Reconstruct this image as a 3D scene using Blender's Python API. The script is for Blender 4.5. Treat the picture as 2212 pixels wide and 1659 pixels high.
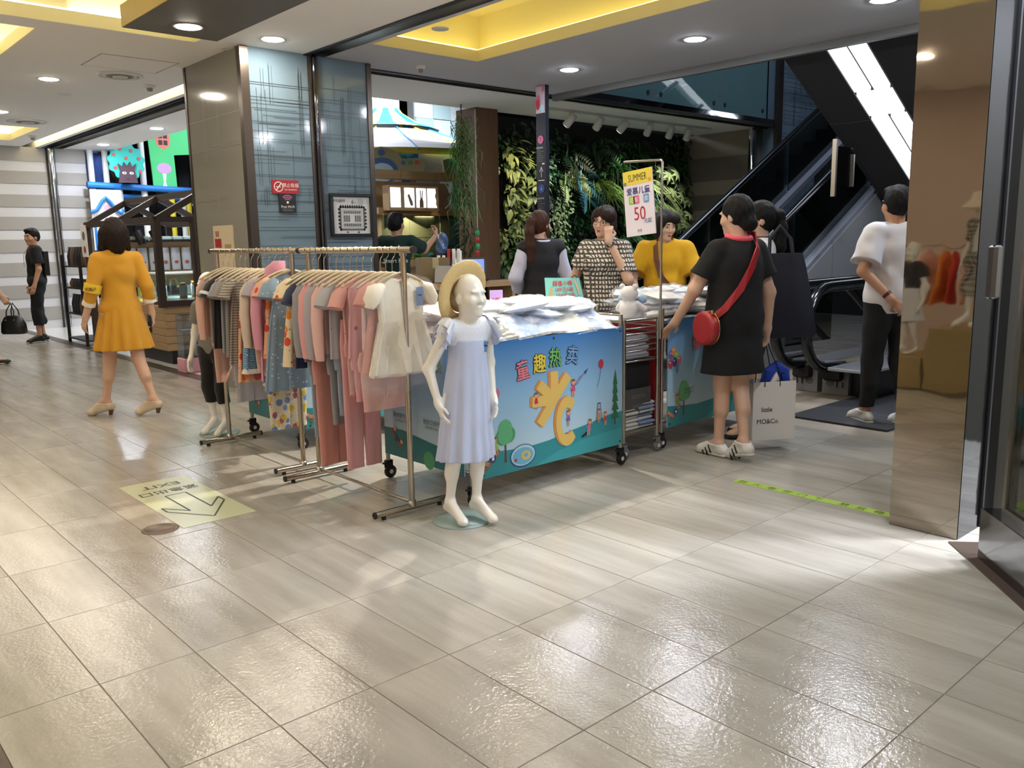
import bpy, math, random
import numpy as np
from mathutils import Vector, Matrix
random.seed(7); np.random.seed(7)
C = bpy.context.scene.collection
SC = bpy.context.scene
PI = math.pi
def L(c):
    if isinstance(c, str):
        c = [int(c[i:i+2],16)/255 for i in (0,2,4)]
    return tuple((x/12.92 if x <= .04045 else ((x+.055)/1.055)**2.4) for x in c)
for _o in list(bpy.data.objects): bpy.data.objects.remove(_o)

# ---------------------------------------------------------------- camera (28 mm phone lens, held at 1.33 m, tipped down)
YAW, PITCH, ROLL, CAMZ = math.radians(48.0688), math.radians(9.51774), math.radians(-.94297), 1.327
fwd = Vector((math.cos(YAW)*math.cos(PITCH), math.sin(YAW)*math.cos(PITCH), -math.sin(PITCH)))
rgt = Vector((math.sin(YAW), -math.cos(YAW), 0)); upv = rgt.cross(fwd)
r2 = math.cos(ROLL)*rgt + math.sin(ROLL)*upv; u2 = -math.sin(ROLL)*rgt + math.cos(ROLL)*upv
cd = bpy.data.cameras.new('camera'); cam = bpy.data.objects.new('camera', cd); C.objects.link(cam)
cd.sensor_width = 36; cd.lens = 36*1828.3/2212; cd.clip_start = .05; cd.clip_end = 100
cam.matrix_world = Matrix(((r2.x,u2.x,-fwd.x,0),(r2.y,u2.y,-fwd.y,0),(r2.z,u2.z,-fwd.z,CAMZ),(0,0,0,1)))
SC.camera = cam
# ---------------------------------------------------------------- world, exposure
w = bpy.data.worlds.new('world'); SC.world = w; w.use_nodes = True
w.node_tree.nodes['Background'].inputs[0].default_value = (.75,.82,.95,1)
w.node_tree.nodes['Background'].inputs[1].default_value = .10
SC.view_settings.view_transform = 'Standard'; SC.view_settings.look = 'None'
SC.view_settings.gamma = 1; SC.view_settings.use_curve_mapping = False
SC.view_settings.exposure = -0.3
SC.cycles.use_denoising = True
SC.cycles.max_bounces = 10; SC.cycles.glossy_bounces = 4; SC.cycles.transparent_max_bounces = 24
SC.cycles.transmission_bounces = 6; SC.cycles.diffuse_bounces = 6
SC.cycles.sample_clamp_indirect = 6
SC.cycles.caustics_reflective = False; SC.cycles.caustics_refractive = False

def light(name, kind, loc, energy, color=(1,1,1), size=.2, target=None, spot=70, blend=.5):
    d = bpy.data.lights.new(name, kind); d.energy = energy; d.color = color
    if kind == 'AREA': d.size = size; d.shape = 'DISK'
    else: d.shadow_soft_size = size
    if kind == 'SPOT': d.spot_size = math.radians(spot); d.spot_blend = blend
    o = bpy.data.objects.new(name, d); C.objects.link(o); o.location = loc
    t = Vector(target) if target else Vector(loc)-Vector((0,0,1))
    o.rotation_euler = (t-Vector(loc)).to_track_quat('-Z','Y').to_euler()
    return o
WARM, COOL, NEUT = (1,.86,.68), (.84,.92,1), (1,.97,.92)
DLE = 320      # strength of the downlight lenses
SPOTW = 42
# added unseen fill lamp down the escalator void, lamps over the play area
light('void_fill','AREA',(9.6,4.2,8.2),260,L('dfeaff'),3.5)
light('play_lamp','AREA',(6.8,13.2,4.5),330,L('f2f6ff'),2.5)
light('tent_lamp','SPOT',(8.6,10.6,4.4),2000,L('f6f9ff'),.2,(9.3,13,3.0),75,.6)
light('stall_lamp','SPOT',(4.08,4.42,2.965),520,L('fff2e2'),.05,(2.95,4.1,.6),66,.4)
light('heap_lamp','SPOT',(4.08,3.2,2.965),220,L('fffaf2'),.05,(3.25,3.62,.9),36,.5)

# ---------------------------------------------------------------- materials
MC = {}
def nodes(m): return m.node_tree.nodes, m.node_tree.links
def mat(name, col, rough=.5, metal=0, bump=None, var=None, spec=.5, emit=0, ecol=None, alpha=1, trans=0, coat=0, sss=0, sheen=0):
    """col: sRGB hex or triple.  bump=(scale,strength[,stretch])  var=(scale,amount): brightness mottling"""
    if name in MC: return MC[name]
    m = bpy.data.materials.new(name); m.use_nodes = True; MC[name] = m
    N, K = nodes(m); b = N['Principled BSDF']
    c = L(col)
    b.inputs['Base Color'].default_value = (*c,1); b.inputs['Roughness'].default_value = rough
    b.inputs['Metallic'].default_value = metal; b.inputs['Specular IOR Level'].default_value = spec
    b.inputs['Alpha'].default_value = alpha; b.inputs['Transmission Weight'].default_value = trans
    b.inputs['Coat Weight'].default_value = coat; b.inputs['Coat Roughness'].default_value = .08
    if sheen: b.inputs['Sheen Weight'].default_value = sheen
    if sss:
        b.inputs['Subsurface Weight'].default_value = sss; b.inputs['Subsurface Radius'].default_value = (.012,.005,.003)
        b.inputs['Subsurface Scale'].default_value = 1
    if emit:
        b.inputs['Emission Color'].default_value = (*L(ecol or col),1); b.inputs['Emission Strength'].default_value = emit
    if bump or var:
        tc = N.new('ShaderNodeTexCoord')
    if bump:
        vec = tc.outputs['Object']
        if len(bump) > 2:
            mp = N.new('ShaderNodeMapping'); mp.inputs['Scale'].default_value = bump[2]; K.new(vec, mp.inputs[0]); vec = mp.outputs[0]
        n = N.new('ShaderNodeTexNoise'); n.inputs['Scale'].default_value = bump[0]; n.inputs['Detail'].default_value = 4; K.new(vec, n.inputs['Vector'])
        bp = N.new('ShaderNodeBump'); bp.inputs['Strength'].default_value = bump[1]; bp.inputs['Distance'].default_value = .02
        K.new(n.outputs['Fac'], bp.inputs['Height']); K.new(bp.outputs[0], b.inputs['Normal'])
    if var:
        n = N.new('ShaderNodeTexNoise'); n.inputs['Scale'].default_value = var[0]; n.inputs['Detail'].default_value = 5
        if len(var) > 2:
            mp = N.new('ShaderNodeMapping'); mp.inputs['Scale'].default_value = var[2]; K.new(tc.outputs['Object'], mp.inputs[0]); K.new(mp.outputs[0], n.inputs['Vector'])
        else: K.new(tc.outputs['Object'], n.inputs['Vector'])
        mx = N.new('ShaderNodeMix'); mx.data_type = 'RGBA'; K.new(n.outputs['Fac'], mx.inputs[0])
        a = var[1]
        mx.inputs[6].default_value = tuple(max(0,x*(1-a)) for x in c)+(1,); mx.inputs[7].default_value = tuple(min(1,x*(1+a)) for x in c)+(1,)
        K.new(mx.outputs[2], b.inputs['Base Color'])
    return m
def pattern(name, kind, cols, scale=1, rough=.85, bump=None):
    """printed and woven cloth: stripes, dots, floral, scales, check, tweed, speck"""
    if name in MC: return MC[name]
    m = mat(name, cols[0], rough, bump=bump); N, K = nodes(m); b = N['Principled BSDF']
    tc = N.new('ShaderNodeTexCoord'); src = tc.outputs['Object']
    def mix(fac, a, c, const=False):
        x = N.new('ShaderNodeMix'); x.data_type = 'RGBA'
        if isinstance(fac, float): x.inputs[0].default_value = fac
        else: K.new(fac, x.inputs[0])
        for s, v in ((6,a),(7,c)):
            if isinstance(v, (str,tuple,list)): x.inputs[s].default_value = (*L(v),1)
            else: K.new(v, x.inputs[s])
        return x.outputs[2]
    def math_(op, a, bb):
        x = N.new('ShaderNodeMath'); x.operation = op
        for s, v in ((0,a),(1,bb)):
            if isinstance(v, (int,float)): x.inputs[s].default_value = v
            else: K.new(v, x.inputs[s])
        return x.outputs[0]
    def sep():
        s = N.new('ShaderNodeSeparateXYZ'); K.new(src, s.inputs[0]); return s
    def vor(sc, rnd=1, feat='F1'):
        v = N.new('ShaderNodeTexVoronoi'); v.inputs['Scale'].default_value = sc; v.inputs['Randomness'].default_value = rnd; K.new(src, v.inputs['Vector']); return v
    if kind == 'stripes':
        f = math_('FRACT', math_('MULTIPLY', sep().outputs[2], scale), 0); out = mix(math_('GREATER_THAN', f, .5), cols[0], cols[1])
    elif kind == 'vstripes':
        f = math_('FRACT', math_('MULTIPLY', sep().outputs[0], scale), 0); out = mix(math_('GREATER_THAN', f, .6), cols[0], cols[1])
    elif kind == 'dots':
        out = mix(math_('LESS_THAN', vor(scale,.55).outputs['Distance'], .2), cols[0], cols[1])
    elif kind == 'floral':
        v = vor(scale); out = cols[0]
        s = N.new('ShaderNodeSeparateColor'); K.new(v.outputs['Color'], s.inputs[0])
        for i, c in enumerate(cols[1:]):
            n = len(cols)-1
            sel = math_('MULTIPLY', math_('GREATER_THAN', s.outputs[0], i/n), math_('LESS_THAN', s.outputs[0], (i+1)/n))
            out = mix(math_('MULTIPLY', sel, math_('LESS_THAN', v.outputs['Distance'], .46)), out, c)
        v2 = vor(scale*2.3); out = mix(math_('LESS_THAN', v2.outputs['Distance'], .16), out, cols[2])
        v3 = vor(scale*1.9,1); v3.inputs['Scale'].default_value = scale*1.7; out = mix(math_('LESS_THAN', v3.outputs['Distance'], .12), out, '4a6a50')
    elif kind == 'scales':
        s = sep(); zz = math_('MULTIPLY', s.outputs[2], scale); row = math_('FLOOR', zz, 0)
        xx = math_('ADD', math_('MULTIPLY', math_('ADD', s.outputs[0], s.outputs[1]), scale*.6), math_('MULTIPLY', row, .5))
        dx = math_('SUBTRACT', math_('FRACT', xx, 0), .5); dz = math_('FRACT', zz, 0)
        r = math_('SQRT', math_('ADD', math_('MULTIPLY', dx, dx), math_('MULTIPLY', dz, dz)), 0)
        out = mix(math_('LESS_THAN', math_('FRACT', math_('MULTIPLY', r, 4.2), 0), .3), cols[0], cols[1])
    elif kind == 'check':
        s = sep(); fx = math_('GREATER_THAN', math_('FRACT', math_('MULTIPLY', math_('ADD', s.outputs[0], s.outputs[1]), scale), 0), .5); fz = math_('GREATER_THAN', math_('FRACT', math_('MULTIPLY', s.outputs[2], scale), 0), .5)
        out = mix(math_('MULTIPLY', math_('ADD', fx, fz), .5), cols[0], cols[1])
    elif kind == 'tweed':
        s = sep()
        n = N.new('ShaderNodeTexNoise'); n.inputs['Scale'].default_value = scale*1.4; n.inputs['Detail'].default_value = 3; K.new(src, n.inputs['Vector'])
        zz = math_('MULTIPLY', math_('ADD', s.outputs[2], math_('MULTIPLY', n.outputs['Fac'], .022)), scale)
        xx = math_('MULTIPLY', math_('ADD', math_('ADD', s.outputs[0], s.outputs[1]), math_('MULTIPLY', n.outputs['Fac'], .02)), scale*1.2)
        f1 = math_('GREATER_THAN', math_('FRACT', zz, 0), .45); f2 = math_('GREATER_THAN', math_('FRACT', xx, 0), .38)
        out = mix(math_('MULTIPLY', f1, f2), cols[0], cols[1])
        v = vor(scale*9); out = mix(math_('MULTIPLY', math_('GREATER_THAN', v.outputs['Distance'], .62), .35), out, cols[1])
    elif kind == 'speck':
        out = mix(math_('LESS_THAN', vor(scale).outputs['Distance'], .13), cols[0], cols[1])
    K.new(out, b.inputs['Base Color'])
    return m
def glassmat(name, tint='dfeeee', refl=.12, rough=.02, fk=.8):
    """thin sheet: mostly clear, a mirror share that grows at grazing angles"""
    if name in MC: return MC[name]
    m = bpy.data.materials.new(name); m.use_nodes = True; MC[name] = m; N, K = nodes(m); N.clear()
    o = N.new('ShaderNodeOutputMaterial'); t = N.new('ShaderNodeBsdfTransparent'); g = N.new('ShaderNodeBsdfGlossy'); x = N.new('ShaderNodeMixShader')
    t.inputs[0].default_value = (*L(tint),1); g.inputs['Roughness'].default_value = rough
    lw = N.new('ShaderNodeLayerWeight'); lw.inputs[0].default_value = .35
    ma = N.new('ShaderNodeMath'); ma.operation = 'MULTIPLY_ADD'; K.new(lw.outputs['Fresnel'], ma.inputs[0]); ma.inputs[1].default_value = fk; ma.inputs[2].default_value = refl; ma.use_clamp = True
    K.new(ma.outputs[0], x.inputs[0]); K.new(t.outputs[0], x.inputs[1]); K.new(g.outputs[0], x.inputs[2]); K.new(x.outputs[0], o.inputs[0])
    return m
def filmmat(name, tint='f4f7fa', refl=.1):
    """crumpled clear plastic film"""
    if name in MC: return MC[name]
    m = glassmat(name, tint, refl, .16, .3); N, K = nodes(m)
    tc = N.new('ShaderNodeTexCoord'); n = N.new('ShaderNodeTexVoronoi'); n.inputs['Scale'].default_value = 22; K.new(tc.outputs['Object'], n.inputs['Vector'])
    bp = N.new('ShaderNodeBump'); bp.inputs['Strength'].default_value = .5; bp.inputs['Distance'].default_value = .03; K.new(n.outputs['Distance'], bp.inputs['Height'])
    for q in N:
        if q.type in ('BSDF_GLOSSY','LAYER_WEIGHT'): K.new(bp.outputs[0], q.inputs['Normal'])
    return m

def softfilm(name, share=.22):
    """milky clear polythene"""
    m = mat(name, 'f4f6fa', .16, spec=.6); N, K = nodes(m); b = N['Principled BSDF']; o = N['Material Output']
    t = N.new('ShaderNodeBsdfTransparent'); x = N.new('ShaderNodeMixShader'); x.inputs[0].default_value = share
    K.new(t.outputs[0], x.inputs[1]); K.new(b.outputs[0], x.inputs[2]); K.new(x.outputs[0], o.inputs[0])
    tc = N.new('ShaderNodeTexCoord'); n = N.new('ShaderNodeTexVoronoi'); n.inputs['Scale'].default_value = 26; K.new(tc.outputs['Object'], n.inputs['Vector'])
    bp = N.new('ShaderNodeBump'); bp.inputs['Strength'].default_value = .8; bp.inputs['Distance'].default_value = .03; K.new(n.outputs['Distance'], bp.inputs['Height']); K.new(bp.outputs[0], b.inputs['Normal'])
    return m

# ---------------------------------------------------------------- mesh building
class MB:
    def __init__(s): s.v=[]; s.f=[]; s.mi=[]; s.ms=[]; s.sm=[]
    def m(s, mt):
        if mt not in s.ms: s.ms.append(mt)
        return s.ms.index(mt)
    def add(s, v, f, mt, smooth=False):
        b=len(s.v); s.v += [tuple(map(float,p)) for p in v]; k=s.m(mt)
        for q in f: s.f.append(tuple(b+i for i in q)); s.mi.append(k); s.sm.append(smooth)
        return s
    def box(s, lo, hi, mt, bev=0):
        (a,b,c),(d,e,f)=lo,hi
        if bev <= 0:
            v=[(a,b,c),(d,b,c),(d,e,c),(a,e,c),(a,b,f),(d,b,f),(d,e,f),(a,e,f)]
            return s.add(v,[(0,3,2,1),(4,5,6,7),(0,1,5,4),(1,2,6,5),(2,3,7,6),(3,0,4,7)],mt)
        h=bev; v=[]
        for z,i in ((c,h),(c+h,0),(f-h,0),(f,h)):
            v += [(a+i,b+i+(h if i==0 else 0)*0,z),(d-i,b+i,z),(d-i,e-i,z),(a+i,e-i,z)]
        q=[(3,2,1,0),(12,13,14,15)]
        for k in range(3):
            for j in range(4): q.append((k*4+j,k*4+(j+1)%4,k*4+4+(j+1)%4,k*4+4+j))
        return s.add(v,q,mt)
    def rbox(s, lo, hi, mt, M):
        t=MB().box(lo,hi,mt); return s.add([M@Vector(p) for p in t.v], t.f, mt)
    def loft(s, rings, mt, smooth=True, caps=(True,True), closed=False):
        n=len(rings[0]); v=[p for r in rings for p in r]; f=[]; R=len(rings)
        for k in range(R if closed else R-1):
            for j in range(n): f.append((k*n+j,k*n+(j+1)%n,((k+1)%R)*n+(j+1)%n,((k+1)%R)*n+j))
        s.add(v,f,mt,smooth)
        if not closed:
            if caps[0]: s.add(rings[0],[tuple(range(n))[::-1]],mt)
            if caps[1]: s.add(rings[-1],[tuple(range(n))],mt)
        return s
    def tube(s, pts, r, mt, n=10, smooth=True, caps=(True,True), closed=False, flat=1):
        P=[Vector(p) for p in pts]; rr=[r]*len(P) if isinstance(r,(int,float)) else r; rings=[]; ref=None
        for i,p in enumerate(P):
            if closed: d=P[(i+1)%len(P)]-P[i-1]
            else: d=P[min(i+1,len(P)-1)]-P[max(i-1,0)]
            d.normalize()
            if ref is None: ref=Vector((0,0,1)) if abs(d.z)<.9 else Vector((1,0,0))
            a=d.cross(ref).normalized(); b=a.cross(d).normalized(); ref=b
            rings.append([p+(a*math.cos(2*PI*j/n)+b*math.sin(2*PI*j/n)*flat)*rr[i] for j in range(n)])
        return s.loft(rings,mt,smooth,caps,closed)
    def cyl(s, a, b, r, mt, n=16, r2=None): return s.tube([a,b],[r,r if r2 is None else r2],mt,n)
    def lathe(s, prof, mt, n=24, c=(0,0,0), smooth=True, caps=(True,True)):
        return s.loft([[(c[0]+r*math.cos(2*PI*j/n),c[1]+r*math.sin(2*PI*j/n),c[2]+z) for j in range(n)] for r,z in prof],mt,smooth,caps)
    def sph(s, c, r, mt, n=14, m=9):
        rx,ry,rz=(r,r,r) if isinstance(r,(int,float)) else r
        return s.loft([[(c[0]+rx*max(.02,math.sin(PI*k/m))*math.cos(2*PI*j/n),c[1]+ry*max(.02,math.sin(PI*k/m))*math.sin(2*PI*j/n),c[2]-rz*math.cos(PI*k/m)) for j in range(n)] for k in range(m+1)],mt)
    def prism(s, poly, h, mt, M=None, z0=0):
        """polygon in XY, extruded z0..z0+h, then M"""
        n=len(poly); M=M or Matrix()
        v=[M@Vector((x,y,z0)) for x,y in poly]+[M@Vector((x,y,z0+h)) for x,y in poly]
        return s.add(v,[tuple(range(n))[::-1],tuple(range(n,2*n))]+[(j,(j+1)%n,n+(j+1)%n,n+j) for j in range(n)],mt)
    def flat(s, poly, mt, M=None, z=0):
        M=M or Matrix(); return s.add([M@Vector((x,y,z)) for x,y in poly],[tuple(range(len(poly)))],mt)
    def disc(s, c, r, mt, M=None, z=0, n=20, ry=None):
        return s.flat([(c[0]+r*math.cos(2*PI*j/n),c[1]+(ry or r)*math.sin(2*PI*j/n)) for j in range(n)],mt,M,z)
    def xf(s, M):
        s.v=[tuple(M@Vector(p)) for p in s.v]; return s
    def mesh(s, name):
        me=bpy.data.meshes.new(name); me.from_pydata(s.v,[],s.f)
        for mt in s.ms: me.materials.append(mt)
        me.polygons.foreach_set('material_index',s.mi); me.polygons.foreach_set('use_smooth',s.sm)
        me.update(); return me
    def obj(s, name, parent=None, **k): return link(name, s.mesh(name), parent, **k)
def link(name, me, parent=None, loc=None, rot=None, label=None, cat=None, group=None, kind=None):
    o=bpy.data.objects.new(name,me); C.objects.link(o)
    if parent: o.parent=parent
    if loc: o.location=loc
    if rot: o.rotation_euler=rot
    return tag(o,label,cat,group,kind)
def tag(o,label=None,cat=None,group=None,kind=None):
    for k,v in (('label',label),('category',cat),('group',group),('kind',kind)):
        if v: o[k]=v
    return o
def thing(name,label,cat,loc=(0,0,0),rz=0,group=None):
    return link(name,None,None,loc,(0,0,rz),label,cat,group)
def struct(name, mb, parent=None, **k): return mb.obj(name,parent,kind=None if parent else 'structure',**k)
def frame(o, x, y):
    """matrix whose local XY plane has origin o, axes x and y (world vectors)"""
    x=Vector(x).normalized(); y=Vector(y).normalized(); z=x.cross(y)
    return Matrix(((x.x,y.x,z.x,o[0]),(x.y,y.y,z.y,o[1]),(x.z,y.z,z.z,o[2]),(0,0,0,1)))
_tc={}
def text(mb, s, size, mt, M, align='CENTER', z=0, sx=1, bold=0, extr=0):
    """flat lettering appended to mb; local XY plane of M, centred on its origin"""
    grow=bold*.8; bold=0; key=(s,bold,extr)
    if key not in _tc:
        cu=bpy.data.curves.new('t','FONT'); cu.body=s; cu.size=1; cu.align_x='LEFT'; cu.resolution_u=3; cu.offset=bold; cu.extrude=extr
        ob=bpy.data.objects.new('t',cu); C.objects.link(ob)
        dg=bpy.context.evaluated_depsgraph_get(); me=ob.evaluated_get(dg).to_mesh()
        v=[tuple(p.co) for p in me.vertices]; f=[tuple(p.vertices) for p in me.polygons]
        ob.evaluated_get(dg).to_mesh_clear(); bpy.data.objects.remove(ob); bpy.data.curves.remove(cu)
        _tc[key]=(v,f)
    v,f=_tc[key]
    if not v: return mb
    x0=min(p[0] for p in v); x1=max(p[0] for p in v); y0=min(p[1] for p in v); y1=max(p[1] for p in v)
    cx={'CENTER':(x0+x1)/2,'LEFT':x0,'RIGHT':x1}[align]; cy=(y0+y1)/2
    n=0 if not grow else (8 if grow>.02 else 4)
    for k in range(n+1):
        gx,gy=(grow*math.cos(2*PI*k/n),grow*math.sin(2*PI*k/n)) if k<n else (0,0)
        mb.add([M@Vector(((p[0]-cx+gx)*size*sx,(p[1]-cy+gy)*size,z+k*2.5e-5)) for p in v],f,mt)
    return mb
def cp(o, parent=None):
    """copy of a thing with copies of its parts"""
    c=o.copy(); C.objects.link(c)
    if parent: c.parent=parent
    for ch in o.children: cp(ch,c)
    return c

# ---------------------------------------------------------------- bodies: one smooth surface from blended rounded limbs
class SDF:
    def __init__(s, lo, hi, vox=.008):
        s.lo=np.array(lo,float); s.vox=vox; s.n=np.maximum(4,np.ceil((np.array(hi)-s.lo)/vox).astype(int)+1); s.f=np.full(s.n,.2,np.float32)
    def _blk(s, lo, hi, mg):
        a=np.clip(np.floor((np.array(lo)-mg-s.lo)/s.vox).astype(int),0,s.n); b=np.clip(np.ceil((np.array(hi)+mg-s.lo)/s.vox).astype(int)+1,0,s.n)
        if (b<=a).any(): return None
        ax=[s.lo[i]+s.vox*np.arange(a[i],b[i]) for i in range(3)]
        return (slice(a[0],b[0]),slice(a[1],b[1]),slice(a[2],b[2])), ax[0][:,None,None], ax[1][None,:,None], ax[2][None,None,:]
    def _put(s, sl, d, k, op):
        f=s.f[sl]
        if op=='u':
            if k>0:
                h=np.maximum(k-np.abs(f-d),0)/k; r=np.minimum(f,d)-h*h*k/4
            else: r=np.minimum(f,d)
        else:
            d=-d
            if k>0:
                h=np.maximum(k-np.abs(f-d),0)/k; r=np.maximum(f,d)+h*h*k/4
            else: r=np.maximum(f,d)
        s.f[sl]=r
    def cone(s, a, b, ra, rb, k=.02, op='u', sc=(1,1,1), mg=.05):
        a=np.array(a,float); b=np.array(b,float); R=max(ra,rb)
        q=s._blk(np.minimum(a,b)-R*max(1,max(sc)),np.maximum(a,b)+R*max(1,max(sc)),mg+k)
        if q is None: return s
        sl,x,y,z=q; d=b-a; L2=max(d@d,1e-9)
        t=np.clip(((x-a[0])*d[0]+(y-a[1])*d[1]+(z-a[2])*d[2])/L2,0,1)
        r=ra+(rb-ra)*t
        dd=np.sqrt(((x-a[0]-t*d[0])/sc[0])**2+((y-a[1]-t*d[1])/sc[1])**2+((z-a[2]-t*d[2])/sc[2])**2)-r
        s._put(sl,dd.astype(np.float32)*min(1,min(sc)),k,op); return s
    def ell(s, c, r, k=.02, op='u', M=None, mg=.05):
        c=np.array(c,float); r=np.array(r,float); R=max(r) if M is not None else r
        q=s._blk(c-R,c+R,mg+k)
        if q is None: return s
        sl,x,y,z=q; x=x-c[0]; y=y-c[1]; z=z-c[2]
        if M is not None:
            A=np.array(M); x,y,z=(A[0,0]*x+A[1,0]*y+A[2,0]*z),(A[0,1]*x+A[1,1]*y+A[2,1]*z),(A[0,2]*x+A[1,2]*y+A[2,2]*z)
        k0=np.sqrt((x/r[0])**2+(y/r[1])**2+(z/r[2])**2); k1=np.sqrt((x/r[0]**2)**2+(y/r[1]**2)**2+(z/r[2]**2)**2)
        s._put(sl,(k0*(k0-1)/np.maximum(k1,1e-6)).astype(np.float32),k,op); return s
    def box(s, c, h, rnd=.01, k=.01, op='u', M=None):
        c=np.array(c,float); h=np.array(h,float); q=s._blk(c-np.linalg.norm(h),c+np.linalg.norm(h),.04+k)
        if q is None: return s
        sl,x,y,z=q; x=x-c[0]; y=y-c[1]; z=z-c[2]
        if M is not None:
            A=np.array(M); x,y,z=(A[0,0]*x+A[1,0]*y+A[2,0]*z),(A[0,1]*x+A[1,1]*y+A[2,1]*z),(A[0,2]*x+A[1,2]*y+A[2,2]*z)
        qx,qy,qz=np.abs(x)-h[0]+rnd,np.abs(y)-h[1]+rnd,np.abs(z)-h[2]+rnd
        d=np.sqrt(np.maximum(qx,0)**2+np.maximum(qy,0)**2+np.maximum(qz,0)**2)+np.minimum(np.maximum(np.maximum(qx,qy),qz),0)-rnd
        s._put(sl,d.astype(np.float32),k,op); return s
    def grid(s):
        return [s.lo[0]+s.vox*np.arange(s.n[0])[:,None,None],s.lo[1]+s.vox*np.arange(s.n[1])[None,:,None],s.lo[2]+s.vox*np.arange(s.n[2])[None,None,:]]
    def cut(s, n, d, k=0):
        """keep the side where n.p < d"""
        x,y,z=s.grid(); g=(n[0]*x+n[1]*y+n[2]*z-d).astype(np.float32); s.f=np.maximum(s.f,g); return s
    def add(s, fn):
        x,y,z=s.grid(); s.f=s.f+fn(x,y,z).astype(np.float32); return s
    def union(s, o, k=0):
        s.f=np.minimum(s.f,o.f); return s
    def mesh(s, name, mt, smooth=True):
        f=s.f; f[0]=f[-1]=.1; f[:,0]=f[:,-1]=.1; f[:,:,0]=f[:,:,-1]=.1
        ins=f<0; nx,ny,nz=f.shape
        cnt=np.zeros((nx-1,ny-1,nz-1),np.int8); pos=np.zeros((nx-1,ny-1,nz-1,3),np.float32)
        allv=None
        for dx in (0,1):
            for dy in (0,1):
                for dz in (0,1):
                    c=ins[dx:nx-1+dx,dy:ny-1+dy,dz:nz-1+dz].astype(np.int8); allv=c if allv is None else allv+c
        act=(allv>0)&(allv<8); I=np.argwhere(act)
        if len(I)==0: return bpy.data.meshes.new(name)
        idx=np.full(act.shape,-1,np.int64); idx[act]=np.arange(len(I))
        P=np.zeros((len(I),3)); Wt=np.zeros(len(I))
        cor=[(a,b,c) for a in (0,1) for b in (0,1) for c in (0,1)]
        val={c:f[I[:,0]+c[0],I[:,1]+c[1],I[:,2]+c[2]] for c in cor}
        for c in cor:
            for ax in range(3):
                if c[ax]==0:
                    e=list(c); e[ax]=1; e=tuple(e); a,b=val[c],val[e]; x=(a<0)!=(b<0); t=np.where(x,a/np.where(x,a-b,1),0)
                    q=np.tile(np.array(c,float),(len(I),1)); q[:,ax]+=t; P[x]+=q[x]; Wt[x]+=1
        P=(I+P/Wt[:,None])*s.vox+s.lo
        F=[]
        for ax in range(3):
            o1,o2=[(1,2),(2,0),(0,1)][ax]
            A=[slice(0,n) for n in f.shape]; B=[slice(0,n) for n in f.shape]; A[ax]=slice(0,f.shape[ax]-1); B[ax]=slice(1,f.shape[ax])
            a,b=ins[tuple(A)],ins[tuple(B)]; E=np.argwhere(a!=b); E=E[(E[:,o1]>0)&(E[:,o2]>0)&(E[:,o1]<f.shape[o1]-1)&(E[:,o2]<f.shape[o2]-1)]
            if len(E)==0: continue
            fl=a[E[:,0],E[:,1],E[:,2]]
            def at(d1,d2):
                q=E.copy(); q[:,o1]-=d1; q[:,o2]-=d2; return idx[q[:,0],q[:,1],q[:,2]]
            Q=np.stack([at(1,1),at(0,1),at(0,0),at(1,0)],1); Q[~fl]=Q[~fl][:,::-1]; F.append(Q)
        F=np.concatenate(F); F=F[(F>=0).all(1)]
        me=bpy.data.meshes.new(name); me.vertices.add(len(P)); me.vertices.foreach_set('co',P.astype(np.float32).ravel())
        me.loops.add(F.size); me.loops.foreach_set('vertex_index',F.astype(np.int32).ravel()); me.polygons.add(len(F))
        me.polygons.foreach_set('loop_start',np.arange(0,F.size,4,dtype=np.int32))
        try: me.polygons.foreach_set('loop_total',np.full(len(F),4,np.int32))
        except Exception: pass
        me.polygons.foreach_set('use_smooth',np.ones(len(F),bool))
        me.update(calc_edges=True); me.validate(); me.materials.append(mt)
        return me
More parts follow.
